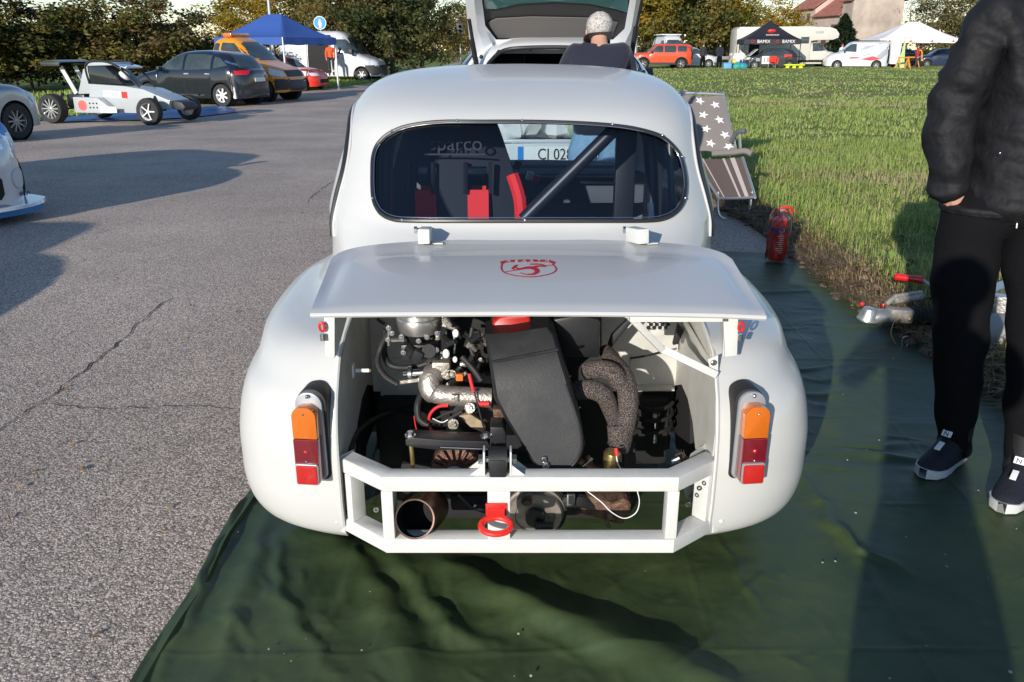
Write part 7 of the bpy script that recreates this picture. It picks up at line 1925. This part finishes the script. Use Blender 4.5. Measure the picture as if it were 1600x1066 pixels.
for a, to, s_ in (('ar', 'tr', 0), ('al', 'tl', 1)):
    A_, T_ = J_[a], J_[to]; d = (T_-A_); d.z = 0; d.normalize()
    MB().box(A_+d*.068+Vector((0, 0, .034)), (.032, .006, .024), Euler((R(-35), 0, math.atan2(d.y, d.x)+PI/2)), bev=.003).build('tongue_label', M_white, man)
    MB().box(A_+d*.110+Vector((0, 0, .0)), (.018, .004, .04), Euler((R(-66), 0, math.atan2(d.y, d.x)+PI/2)), bev=.001).build('shoe_laces', M_white, man)
    pt = A_+d*.034+Vector((0, 0, .042))
    text('N', .022, mat('navy_print', (.02, .03, .12)), man, A_+d*.0745+Vector((0, 0, .0345)), (R(90-35), 0, math.atan2(d.y, d.x)+PI/2), 'shoe_lettering', .0006)

# the photographer and a companion stand behind the camera: their shadows lie on the sheet
figure('photographer in dark clothes standing behind the camera, raising both hands', (.04, -.52, 0), PI, M_darkcloth, M_darkcloth, pose=dict(el=(.27, -.12, 1.20), wl=(.07, -.28, 1.34), er=(-.27, -.12, 1.20), wr=(-.07, -.28, 1.34)), hair=M_brownhair, sub=1)
figure('bystander in dark clothes to the right of the photographer', (.86, -.38, 0), PI, M_darkcloth, M_darkcloth, hair=M_brownhair, sub=1, top_r=1.15)
# far people
def far(px, y, label, tm, lm, hair=M_brownhair, face=0, pose=None, s=1.0, z=None):
    x = W(px, 100, y).x
    figure(label, (x, y, gz(x, y) if z is None else z), face, tm, lm, pose=pose, hair=hair, sub=1, s=s)
far(1097.5, 60, 'left one of the two dark clad people standing near the small white car', M_darkcloth, M_blackcloth, face=.3)
far(1123.5, 59.5, 'dark clad person with a white print on the back beside the white table', M_navy, M_blackcloth, face=2.6, pose=dict(wl=(.12, -.25, 1.0), wr=(-.1, -.25, 1.0)))
xb = W(1123.5, 100, 59.5).x
far(1313, 67, 'person in white with a red cap behind the nose of the sign written van', M_white, M_darkcloth, hair=M_redcloth, face=.5)
far(1431, 60, 'person in a red jacket under the white canopy', M_redcloth, M_darkcloth, face=1.2, s=.95)
far(517, 44.4, 'person in orange sitting in the side door of the white van', M_orcloth, M_darkcloth, face=.2, z=gz(-9, 42)+.36, s=.93,
    pose=dict(kl=(.12, -.40, .80), kr=(-.10, -.40, .80), al=(.12, -.42, .35), ar=(-.1, -.42, .35), tl=(.13, -.56, .32), tr=(-.11, -.56, .32)))

# ================================================================== CANOPIES, POLES, SIGNS
def canopy(label, loc, rz, w, d, he, hp, ridge, m_, leg_m=None, valance=.28, dark=None, name='gazebo'):
    t = thing(name, label, 'canopy', loc, rz)
    def edge(u, v): return Vector((u*w/2, v*d/2, he))
    rows = []; n = 14
    loop = [(-1+2*i/n, -1) for i in range(n)]+[(1, -1+2*i/n) for i in range(n)]+[(1-2*i/n, 1) for i in range(n)]+[(-1, 1-2*i/n) for i in range(n)]
    for k in range(11):
        f = k/10; row = []
        for u, v in loop:
            e = Vector((u*w/2, v*d/2, 0)); tp = Vector((max(-ridge/2, min(ridge/2, u*w/2)) if ridge else 0, 0, 0))
            p = e.lerp(tp, f); cor = 1-(1-abs(u))*(1-abs(v))*0
            sagc = (min(abs(u), abs(v))) if max(abs(u), abs(v)) > .99 else 0
            z = he+(hp-he)*(f**1.25) - .07*math.sin(PI*min(1, f*1.4))*(1-sagc**2) if f < .72 else he+(hp-he)*(f**1.25)
            row.append(Vector((p.x, p.y, z)))
        rows.append(row)
    MB().grid(rows, closeu=True).build('roof', m_, t, fix=True, sharp=60)
    for i, (a, b) in enumerate((((-1, -1), (1, -1)), ((1, -1), (1, 1)), ((1, 1), (-1, 1)), ((-1, 1), (-1, -1)))):
        A_, B_ = edge(*a), edge(*b); rr = []
        for k in range(15):
            p = A_.lerp(B_, k/14); o_ = Vector((0, 0, .0)); q = Vector((a[0]+b[0], a[1]+b[1], 0)).normalized()*(.012+.012*math.sin(k*1.7))
            rr.append([p+q*.5, p+q-Vector((0, 0, valance-.02*math.sin(k*PI/2.2)))])
        MB().grid(rr).build('valance', m_, t)
    for u in (-1, 1):
        for v in (-1, 1):
            m = MB(); p = edge(u*.985, v*.985); m.box((p.x, p.y, he/2), (.05, .05, he)); m.box((p.x, p.y, .01), (.12, .12, .02)); m.build('leg', leg_m or M_white, t)
    m = MB()
    for v in (-1, 1): m.bar(edge(-.98, v*.98)-Vector((0, 0, .1)), edge(.98, v*.98)-Vector((0, 0, .1)), .03, .03)
    for u in (-1, 1): m.bar(edge(u*.98, -.98)-Vector((0, 0, .1)), edge(u*.98, .98)-Vector((0, 0, .1)), .03, .03)
    m.build('truss', leg_m or M_white, t)
    return t
M_cblue = mat('canopy_blue', (.035, .095, .34), rough=.7, bump=.1); M_cwhite = mat('canopy_white', (.80, .77, .77), rough=.7); M_cblack = mat('canopy_black', (.016, .017, .024), rough=.6)
nc = W(442, 60, 34.6); rz = R(-30); a_ = Vector((math.cos(rz), math.sin(rz), 0)); b_ = Vector((-a_.y, a_.x, 0))
cc_ = nc - a_*1.95 + b_*1.55; zg = gz(cc_.x, cc_.y)
canopy('blue canopy on white legs between the bushes and the white van', (cc_.x, cc_.y, zg), rz, 3.9, 3.1, 2.08, 3.0, .9, M_cblue)
p_ = W(1423, 66, 66)
ct = canopy('white canopy with small red crests beyond the grass', (p_.x, 66, -.10), R(3), 6.2, 3.0, 2.15, 3.35, .9, M_cwhite, leg_m=mat('canopy_leg_pale', (.6, .6, .5)))
for k in range(4):
    x = -2.4+k*1.6; MB().prism([Vector((x-.16, -1.54, 1.94)), Vector((x+.16, -1.54, 1.94)), Vector((x+.05, -1.54, 2.02)), Vector((x, -1.54, 2.12)), Vector((x-.05, -1.54, 2.02))], (0, -.01, 0)).build('crest', mat('crest_red', (.6, .06, .06)), ct)
p_ = W(1198, 66, 63)
cb_ = canopy('black canopy with a red emblem and white lettering over race car 33', (p_.x, 62.6, .0), R(-4), 3.9, 2.8, 1.98, 3.25, 0, M_cblack, leg_m=M_blackmetal, valance=.32)
for x in (-.75, .95):
    text('BAMIX', .30, M_white, cb_, (x+.12, -1.445, 1.83), (R(90), 0, 0), 'valance_lettering', .004)
    MB().ring([(x-.75, -1.43, 1.83), (x-.62, -1.43, 1.94), (x-.50, -1.43, 1.83), (x-.62, -1.43, 1.74)], .02, 5, closed=True).build('valance_emblem', P_red, cb_)
MB().sph((0, -.78, 2.52), .30, (1, .3, .5), 18, 10, Euler((R(35), 0, 0))).build('roof_emblem', P_red, cb_)
text('POWERTEAM', .15, M_white, cb_, (0, -1.10, 2.26), (R(55), 0, 0), 'roof_lettering', .004)
# lamp post, poles, signs
def pole(name, label, px, y, z1, r, cat, m_=None):
    x = W(px, 100, y).x; t = thing(name, label, cat, (x, y, gz(x, y)))
    MB().ring([(0, 0, -.1), (0, 0, z1)], [r, r*.75], 12).build('shaft', m_ or mat('galvanised', (.42, .43, .44), rough=.5, metal=.4), t)
    MB().cyl((0, 0, 0), (0, 0, .25), r*1.8, r*1.5, 12).build('base', m_ or mat('galvanised', (.42, .43, .44)), t)
    return t
t = pole('street_lamp', 'tall galvanised lamp post rising behind the blue canopy', 428.5, 47, 7.5, .10, 'street lamp')
m = MB(); m.ring(spline([(0, 0, 7.4), (.1, 0, 7.8), (.6, 0, 8.0), (1.2, 0, 8.0)], 5), .05, 8); m.build('arm', mat('galvanised', (.42, .43, .44)), t); MB().box((1.4, 0, 7.97), (.6, .25, .12), bev=.03).build('lamp_head', M_bumper, t)
t = pole('metal_pole', 'slim grey pole just right of the open tailgate', 992, 70, 6.0, .12, 'pole')
MB().box((0, 0, 6.0), (.5, .1, .3), bev=.03).build('cap', M_bumper, t)
t = pole('road_sign', 'round blue footpath sign above the roof of the white van', 505, 47.5, 3.0, .035, 'road sign')
MB().cyl((0, -.05, 2.95), (0, -.09, 2.95), .34, n=32).build('sign_disc', mat('sign_blue', (.02, .25, .62), rough=.35), t)
MB().lathe([(.31, 0), (.34, 0), (.34, .006), (.31, .006)], (0, -.092, 2.95), (0, -1, 0), 32).build('sign_rim', M_white, t)
m = MB(); m.sph((0, -.095, 3.10), .045, (1, .2, 1), 10, 8); m.prism([Vector((x, -.094, z)) for x, z in ((-.07, 3.04), (.07, 3.04), (.10, 2.80), (.04, 2.92), (.07, 2.70), (.02, 2.70), (0, 2.84), (-.02, 2.70), (-.07, 2.70), (-.04, 2.92), (-.10, 2.80))], (0, -.006, 0)); m.build('pictogram', M_white, t)
t = pole('traffic_light', 'black backed traffic light beside the far road at the poplar', 720, 72, 3.2, .06, 'traffic light')
MB().box((.0, -.10, 3.0), (.55, .25, 1.15), bev=.04).build('signal_head', M_bumper, t)
for z in (3.34, 3.0, 2.66): MB().lathe([(.0, .0), (.10, 0), (.12, .10)], (0, -.225, z), (0, -1, 0), 14).build('lens_hood', M_deep, t)
# low rail behind the field
x0_, x1_ = W(1085, 95, 78).x, W(1160, 95, 78).x
t = thing('guard_rail', 'pale low guard rail behind the two standing people', 'guard rail', ((x0_+x1_)/2, 78, -.05)); MB().box((0, 0, .62), (x1_-x0_, .06, .28), bev=.02).build('rail', M_alu, t)
for k in range(5): MB().box((-(x1_-x0_)/2+.2+k*(x1_-x0_-.4)/4, .06, .3), (.08, .05, .62)).build('post', M_alu, t)

# ================================================================== THINGS BY THE FIELD
def box_thing(px, py, y, sz, name, label, cat, m_, bev=.03, rz=0, taper=None):
    p = W(px, py, y); t = thing(name, label, cat, (p.x, y, .02), rz); MB().box((0, 0, sz[2]/2), sz, bev=bev).build('shell', m_, t); return t
t = box_thing(1136, 105, 58.5, (.52, .4, .42), 'storage_bin', 'light blue plastic bin left of the teal bags', 'bin', mat('bin_blue', (.12, .35, .70), rough=.5)); MB().box((0, 0, .43), (.58, .46, .04), bev=.01).build('rim', mat('bin_blue', (.12, .35, .70)), t)
for k, (px, c, lb) in enumerate(((1152, (.02, .30, .26), 'teal bag on the grass, left one of a pair'), (1161, (.03, .26, .30), 'teal bag on the grass, right one of a pair touching the race car'))):
    p = W(px, 105, 58.3); b0 = MB(); b0.sph((0, 0, .20), .32, (1, .7, .8), 16, 10); b0.v = [tuple(Vector((a, b, max(0, z)))+noise.noise_vector(Vector((a*4+k, b*4, z*4)))*.05) for a, b, z in b0.v]
    o = b0.build('duffel_bag', mat('teal_bag_%d' % k, c, rough=.6)); o.location = (p.x, 58.3, .02); tag(o, lb, 'bag', 'teal bags')
for k, (px, z_, c, lb) in enumerate(((1158, .42, (.04, .05, .3), 'small dark blue helmet bag on top of the teal bags'), (1152.5, .62, (.7, .7, .68), 'white helmet on the crate behind the teal bags'), (1147.5, .55, (.7, .6, .1), 'yellow lamp among the kit by race car 33'))):
    p = W(px, 100, 58.8); o = MB().sph((0, 0, 0), .17, (1, 1, .9), 14, 10).build('helmet' if k == 1 else 'kit_bag', mat('kit_%d' % k, c, rough=.4)); o.location = (p.x, 58.8, z_); tag(o, lb, 'kit')
p = W(1150, 100, 59.4); t = thing('tool_trolley', 'dark tool trolley behind the teal bags', 'trolley', (p.x, 59.4, .02))
MB().box((0, 0, .28), (.8, .5, .40), bev=.03).build('cabinet', M_darkcloth, t)
for sx in (-.3, .3): MB().cyl((sx, -.26, .06), (sx, -.2, .06), .06, n=10).build('castor', M_black, t)
p = W(1151, 100, 61.2); t = thing('folding_table', 'white topped folding table left of race car 33', 'table', (p.x, 61.2, .02))
MB().box((0, 0, .86), (.9, .06, .38)).build('tabletop', M_white, t)
for sx in (-.4, .4): MB().bar((sx, 0, 0), (sx, .1, .85), .04).build('leg', M_white, t)
p = W(1139, 100, 59.0); o = MB().prism([Vector((-.1, 0, 0)), Vector((.1, 0, 0)), Vector((.42, 0, 1.0)), Vector((.28, 0, 1.0))], (0, .05, 0)).build('leaning_board', M_alu); o.location = (p.x, 59.0, .35); tag(o, 'pale board leaning behind the light blue bin', 'board')
p = W(1240, 106, 59.6); t = thing('rescue_stretcher', 'bright yellow tray on a dark tube frame right of race car 33', 'stretcher', (p.x, 59.6, .02))
MB().box((0, 0, .30), (1.35, .5, .09), bev=.03).build('tray', mat('hi_vis_yellow', (.62, .72, .03), rough=.5), t)
MB().ring(spline([(-.5, 0, .35), (-.5, 0, .80), (.35, 0, .82), (.55, 0, .7), (.66, 0, .3)], 5), .022, 8).build('tube_frame', M_blackmetal, t)
for sx in (-.45, 0, .45): MB().box((sx, 0, .13), (.22, .3, .22), bev=.02).build('foot', mat('hi_vis_yellow', (.62, .72, .03)), t)
t_l = 'folding camp chair before the side of race car 33'
p = W(1208, 100, 59.0); t = thing('camp_chair', t_l, 'chair', (p.x, 59.0, .02))
MB().box((0, 0, .42), (.5, .45, .04)).build('seat', P_red, t); MB().box((0, .22, .68), (.5, .04, .36)).build('backrest', P_red, t); m = MB()
for a in (-.25, .25):
    m.cyl((a, -.22, 0), (-a, -.22, .45), .012, n=6); m.cyl((a, .22, 0), (a, .22, .85), .012, n=6)
m.build('legs', M_alu, t)
# under the white canopy
p = W(1408, 98, 60); t = thing('beach_flag', 'pale green folded flag beside the left leg of the white canopy', 'flag', (p.x, 60, 0)); MB().prism([Vector((-.42, 0, .05)), Vector((.28, 0, .05)), Vector((.2, 0, .7)), Vector((.06, 0, 2.1)), Vector((-.06, 0, 1.1))], (0, .08, 0)).build('cloth', mat('pale_green', (.42, .60, .25), rough=.8), t); MB().cyl((.1, .04, 0), (.1, .04, 2.3), .02, n=8).build('mast', M_white, t)
def trestle(px, y, label):
    p = W(px, 100, y); t = thing('trestle', label, 'trestle', (p.x, y, 0), .3, 'orange trestles')
    M_o = mat('trestle_orange', (.75, .28, .03), rough=.5)
    MB().bar((-.45, 0, .8), (.45, 0, .8), .08, .08).build('top_rail', M_o, t)
    for sx in (-.38, .38):
        for sy in (-1, 1): MB().bar((sx, 0, .78), (sx*1.15, sy*.3, 0), .06, .04).build('leg', M_o, t)
trestle(1411, 58.8, 'orange trestle, left one, below the white canopy'); trestle(1425, 60.8, 'orange trestle, right one, beside the person in red')
p = W(1423, 96, 61.6); t = thing('race_quad', 'black stripped machine with an orange hoop under the white canopy', 'machine', (p.x, 61.8, .0))
MB().ring(spline([(-.9, 0, .4), (-.5, 0, .95), (.3, 0, 1.0), (.8, 0, .5)], 6), .05, 8).ring(spline([(-.9, .5, .4), (-.5, .5, .95), (.3, .5, 1.0), (.8, .5, .5)], 6), .05, 8).build('frame', M_blackmetal, t); MB().box((-.1, .25, .55), (1.1, .5, .35), bev=.08).build('engine', M_deep, t)
MB().ring(spline([(.45, -.05, .25), (.5, -.05, 1.15), (.75, -.05, 1.15), (.85, -.05, .3)], 5), .05, 8).build('orange_hoop', mat('trestle_orange', (.75, .28, .03)), t)
for sx in (-.75, .75):
    for sy in (-.1, .6): wheel(t, sx, sy, .28, .2, -1 if sy < .2 else 1, M_blackmetal, 5)
def dark_car(px, y, label, m_):
    top = [(-2.0, .8), (-1.7, 1.3), (-1, 1.42), (0, 1.43), (.35, 1.38), (1.0, .98), (1.6, .86), (2.0, .55)]; p = W(px, 96, y)
    t, b = vehicle('far_car', label, 'car', (p.x, y, -.05), R(172), 4.0, .86, top, .2, [(1.25, .34), (-1.2, .34)], .93, 1.43, .2, m_, wr=.3)
    sp(t, b, [(.85, .98), (.3, 1.33), (-1.0, 1.33), (-1.4, 1.0)], M_carglass, 'side_window'); fp(t, b, [(-.6, 1.0), (.6, 1.0), (.5, 1.34), (-.5, 1.34)], M_carglass, 'windscreen')
dark_car(1388, 69, 'dark blue car behind the open doors of the sign written van', P_navy); dark_car(1470, 68, 'dark blue car at the right under the white canopy, half hidden by the standing man', paint('deep_blue_paint', (.01, .02, .06)))

# ---- reclining garden chair
def lounger():
    t = thing('reclining_chair', 'reclining garden chair with a grey star patterned cloth over its back', 'chair', (2.2, 7.3, .0))
    M_star = mat('star_cloth', (.20, .18, .17), rough=.9, bump=.2, bscale=200); M_str = mat('brown_stripe_cloth', (.10, .075, .07), rough=.9, bump=.2, bscale=300); M_pale = mat('pale_stripe', (.42, .38, .36), rough=.9)
    A = [W(1066, 149, 7.85), W(1131, 151, 7.85), W(1148, 237, 7.50), W(1078, 237, 7.50)]
    def q(u, v, o=0):
        a = A[0].lerp(A[1], u); b = A[3].lerp(A[2], u); p = a.lerp(b, v); p.y -= .03*math.sin(PI*v)+o; p.z += .008*math.sin(u*9+v*5); return p
    rows = [[q(u, v) for u in frange(0, 1, 14)] for v in frange(0, 1, 16)]
    rb = [[p+Vector((0, .035, 0)) for p in r_] for r_ in rows]
    m = MB(); m.grid(rows); m.grid(rb); m.grid([rows[0], rb[0]]); m.grid([rows[-1], rb[-1]]); m.grid([[r_[0] for r_ in rows], [r_[0] for r_ in rb]]); m.grid([[r_[-1] for r_ in rows], [r_[-1] for r_ in rb]])
    bo = m.build('star_cloth', M_star, t, world=True)
    for u, v in ((.74, .17), (.77, .43), (.84, .68), (.88, .90), (.40, .08), (.42, .33), (.42, .60), (.48, .86), (.08, .2), (.1, .48), (.12, .76)):
        pts = []
        for k in range(10):
            r_ = .045 if k % 2 == 0 else .019; a = PI/2+2*PI*k/10+u*2; pts.append(q(u+r_*math.cos(a)/.36, v-r_*math.sin(a)/.60, .006))
        c = q(u, v, .008); mm = MB(); mm.add(pts+[c], [(k, (k+1) % 10, 10) for k in range(10)]); mm.build('star', M_white, t, world=True)
    S = [W(1085, 247, 7.46), W(1160, 246, 7.46), W(1179, 306, 7.08), W(1122, 308, 7.08)]
    def q2(u, v, o=0):
        a = S[0].lerp(S[1], u); b = S[3].lerp(S[2], u); p = a.lerp(b, v); p.z -= .012*math.sin(PI*u)-o; return p
    rows = [[q2(u, v) for u in frange(0, 1, 10)] for v in frange(0, 1, 10)]; rb = [[p-Vector((0, 0, .015)) for p in r_] for r_ in rows]
    m = MB(); m.grid(rows); m.grid(rb); m.grid([rows[-1], rb[-1]]); m.build('striped_seat', M_str, t, world=True)
    for u0, u1 in ((.58, .63), (.74, .84), (.15, .18)): MB().grid([[q2(u, v, .004) for u in (u0, u1)] for v in frange(0, 1, 10)]).build('seat_stripe', M_pale, t, world=True)
    MB().ring(spline([S[0], S[0].lerp(S[3], .96), S[3]+Vector((.03, -.02, -.01)), S[2]+Vector((-.03, -.02, -.01)), S[1].lerp(S[2], .96), S[1]], 6), .012, 8).build('seat_frame', M_rim, t, world=True)
    MB().ring(spline([A[3], A[0], A[0]+Vector((.03, 0, .02)), A[1]+Vector((-.03, 0, .02)), A[1], A[2]], 5), .012, 8).build('back_frame', M_rim, t, world=True)
    MB().ring(spline([W(1142, 222, 7.5), W(1152, 207, 7.45), W(1165, 205, 7.40)], 5), [.020]*11, 8).build('arm_rest', M_inner, t, world=True)
    MB().ring(spline([W(1112, 240, 7.42), W(1145, 238, 7.40), W(1164, 236, 7.38), W(1175, 241, 7.34)], 5), [.026]*16, 8).build('arm_rest', M_star, t, world=True)
    m = MB(); m.cyl(W(1155, 208, 7.45), W(1157, 236, 7.45), .012, n=8).cyl(W(1146, 212, 7.5), W(1150, 234, 7.5), .009, n=8); m.build('arm_support', M_rim, t, world=True)
    g = [W(1128, 336, 7.05), W(1158, 333, 7.15), W(1166, 322, 7.25)]; 
    m = MB(); m.ring(spline([Vector((W(1122, 300, 7.12).x, 7.12, .22)), Vector((1.80, 7.08, .014)), Vector((2.02, 7.08, .014)), Vector((2.06, 7.12, .22))], 6), .011, 8)
    m.ring(spline([Vector((1.78, 7.55, .45)), Vector((1.80, 7.75, .014)), Vector((2.06, 7.75, .014)), Vector((2.08, 7.55, .45))], 6), .011, 8); m.build('leg_frame', M_rim, t, world=True)
lounger()
# ---- fire extinguisher in a plastic bag
def extinguisher():
    b = G(1212, 411); t = thing('fire_extinguisher', 'red fire extinguisher wrapped in a clear plastic bag on the sheet edge', 'fire extinguisher', (b.x, b.y, .022))
    MB().lathe([(0, 0), (.050, 0), (.055, .008), (.056, .24), (.050, .272), (.030, .295), (.016, .300), (.016, .315), (0, .315)], (0, 0, 0), n=30).build('cylinder', M_red, t)
    MB().lathe([(.0564, .20), (.0572, .20), (.0572, .225), (.0564, .225)], (0, 0, 0), n=30).build('blue_label', mat('label_blue', (.02, .05, .25)), t)
    text('CO', .026, M_white, t, (0, -.0580, .212), (R(90), 0, 0), 'label_lettering', .0006)
    for k in range(9): MB().box((.004*((k*7) % 3-1), -.0568, .175-k*.014), (.050-.012*(k % 3), .001, .0045)).build('label_print', M_white, t)
    MB().box((0, 0, .33), (.028, .03, .035), bev=.004).build('valve', M_steel, t)
    MB().ring(spline([(-.02, 0, .345), (.02, -.01, .362), (.06, -.015, .355), (.075, -.01, .33)], 5), .008, 8).build('lever', M_red, t)
    MB().ring(spline([(0, 0, .335), (.03, -.01, .335), (.065, -.012, .315)], 5), .007, 8).build('handle', M_red, t)
    MB().ring(spline([(.015, -.01, .33), (.06, -.03, .30), (.068, -.03, .22), (.064, -.02, .15)], 6), .007, 8).build('hose', M_black, t)
    rows = []
    for k in range(22):
        z = .0+.345*k/21; row = []
        for i in range(40):
            a = 2*PI*i/40; r = .068+.006*noise.noise(Vector((math.cos(a)*2.0, math.sin(a)*2.0, z*9)))*2+.0015*math.sin(a*9+z*30)
            if k > 18: r *= 1-.12*(k-18)
            row.append(Vector((r*math.cos(a)*1.05, r*math.sin(a), z)))
        rows.append(row)
    MB().grid(rows, closeu=True).build('plastic_bag', glass_mat('bag_film', (.93, .94, .95), .03, .22), t)
extinguisher()
# ---- trailer coupling and its trailer at the right edge
def trailer():
    t = thing('car_trailer', 'trailer drawbar with cast coupling head resting by the grass, behind the standing man', 'trailer', (2.9, 3.9, .02))
    y = 3.95
    def w(px, py, yy=y): return W(px, py, yy)
    M_zinc = mat('weathered_zinc', (.45, .45, .43), rough=.38, metal=.75, var=.3, vscale=25, bump=.3, bscale=60); M_cast = mat('worn_casting', (.36, .33, .29), rough=.5, metal=.5, var=.3, vscale=30, bump=.4, bscale=80)
    m = MB(); m.lathe([(0, .02), (.030, .018), (.040, 0), (.046, -.028), (.052, -.04), (.046, -.044), (0, -.044)], w(1358, 487), (.1, -.1, 1), 22)
    m.ring(spline([w(1345, 498), w(1362, 496), w(1385, 494), w(1400, 496)], 5), [.018, .022, .028, .032, .034, .036, .037, .038, .038, .038, .038, .038, .038, .038, .038, .038], 12)
    m.build('coupling_head', M_zinc, t, world=True)
    MB().sph(w(1347, 475), .013, (1, 1, .9), 12, 8).sph(w(1380, 477), .010, nu=10, nv=8).build('red_knob', M_red, t, world=True)
    MB().box(w(1405, 492), (.13, .07, .07), Euler((0, .08, .1)), bev=.012).build('coupling_body', M_cast, t, world=True)
    for px, py in ((1400, 497), (1418, 496)): MB().lathe([(0, .008), (.010, .008), (.013, 0)], w(px, py)+Vector((0, -.036, 0)), (0, -1, 0), 6).build('coupling_bolt', M_brass, t, world=True)
    MB().ring([w(1395, 470, 4.02), w(1440, 463, 4.05)], .020, 10).ring([w(1384, 476, 4.0), w(1398, 464, 4.02), w(1440, 458, 4.06)], .014, 8).build('handbrake_tube', M_cast, t, world=True)
    rr = []; pp = []
    for k in range(25):
        pp.append(w(1424, 494).lerp(w(1470, 494), k/24)); rr.append(.040+.006*(k % 2))
    MB().ring(pp, rr, 20).build('rubber_bellows', M_black, t, world=True)
    MB().ring(spline([w(1440, 497, 3.9), w(1436, 480, 3.9), w(1446, 466, 3.92), w(1460, 470, 3.94), w(1475, 510, 3.9)], 6), .006, 8).build('black_cable', M_black, t, world=True)
    MB().cyl(w(1470, 492), w(1640, 500), .034, n=16).build('drawbar', M_zinc, t, world=True)
    g0, g1 = w(1397, 432, 4.35), w(1441, 438, 4.32)
    MB().ring([g0, g0.lerp(g1, .06), g0.lerp(g1, .5), g1], [.012, .020, .018, .022], 14).build('red_grip', M_red, t, world=True)
    MB().cyl(g1, w(1475, 462, 4.2), .010, n=8).build('brake_lever', M_zinc, t, world=True)
    MB().ring(spline([w(1398, 500, 3.9), w(1392, 520, 3.86), w(1400, 538, 3.82), w(1412, 546, 3.78), w(1435, 552, 3.75), w(1448, 552, 3.74)], 6), .0028, 6).build('breakaway_cable', mat('orange_cord', (.45, .22, .10), rough=.6), t, world=True)
    c = w(1414, 536, 3.8)
    MB().ring([c+Vector((.016*math.cos(a)*(1+.35*math.sin(a)), 0, .034*math.sin(a))) for a in [2*PI*k/20 for k in range(20)]], .0032, 7, closed=True).build('carabiner', M_chrome, t, world=True)
    MB().ring([w(1412, 525, 3.8), w(1408, 512, 3.86)], .0025, 6).build('lanyard', M_blackmetal, t, world=True)
    # frame and box, mostly beyond the frame edge
    m = MB(); m.bar((2.35, 3.93, .19), (3.1, 3.45, .22), .07, .09).bar((2.35, 3.97, .19), (3.1, 4.5, .22), .07, .09); m.build('a_frame', M_zinc, t, world=True)
    MB().box((2.38, 3.72, .12), (.40, .18, .11), bev=.006).build('tool_box', mat('concrete_grey_box', (.30, .30, .30), rough=.8), t, world=True)
    MB().box((3.95, 3.97, .48), (1.7, 1.4, .32), bev=.01).build('load_box', M_zinc, t, world=True)
    for yy, s_ in ((3.15, -1), (4.8, 1)):
        MB().lathe([(.14, -.07), (.24, -.07), (.26, -.04), (.26, .04), (.24, .07), (.14, .07)], (4.0, yy, .27), (0, 1, 0), 24).build('wheel', M_tyre, t, world=True)
        MB().bar((3.65, yy, .56), (4.35, yy, .56), .18, .02).build('mudguard', M_black, t, world=True)
    m = MB(); m.cyl((2.62, 3.9, .5), (2.62, 3.9, .12), .025, n=10); m.build('jockey_post', M_zinc, t, world=True)
    MB().lathe([(0, -.03), (.09, -.03), (.10, 0), (.09, .03), (0, .03)], (2.62, 3.9, .12), (0, 1, 0), 18).build('jockey_wheel', M_tyre, t, world=True)
trailer()
# fallen leaves and grit on the asphalt and the sheet
def litter():
    mb = MB()
    for k in range(260):
        y = 1.5+rnd.random()**1.4*16; x = rnd.uniform(-.62*y-.2, 2.0); r = rnd.uniform(.006, .022)
        if -.9 < x < 2.0 and y < 5.8: continue
        z = gz(x, y)+(.03 if x > -.87 and y < 5.7 else .008); a = rnd.random()*6.28; u = Vector((math.cos(a), math.sin(a), rnd.uniform(-.1, .3)))*r; v = Vector((-math.sin(a), math.cos(a), rnd.uniform(-.1, .3)))*r*.6
        c = Vector((x, y, z)); mb.add([c-u, c-v*.8, c+u, c+v*.8, c+Vector((0, 0, .004))], [(0, 1, 4), (1, 2, 4), (2, 3, 4), (3, 0, 4)], True)
    tag(mb.build('fallen_leaves', mat('dead_leaf', (.30, .18, .07), rough=.8, var=.5, vscale=2), fix=False), 'small dry leaves scattered over the asphalt and the green sheet', 'leaves', kind='stuff')
litter()
def grit():
    mb = MB(); g = random.Random(12)
    for k in range(200):
        y = 1.5+g.random()**1.3*4.0; x = g.uniform(-.84, 1.9)
        if -.74 < x < .82 and 1.8 < y: continue
        r = g.uniform(.0015, .0045); mb.sph((x, y, .020+.004*g.random()), r, (1, g.uniform(.7, 1.4), .7), 6, 4)
    for k in range(500):
        y = 1.6+g.random()**1.3*6; x = g.uniform(-.62*y-.3, -.95); r = g.uniform(.0015, .004); mb.sph((x, y, gz(x, y)+r*.4), r, (1, g.uniform(.7, 1.4), .7), 6, 4)
    tag(mb.build('grit', mat('pale_grit', (.32, .29, .26), rough=.9, var=.4, vscale=3)), 'pale grit and tiny stones on the asphalt and the green sheet', 'grit', kind='stuff')
grit()
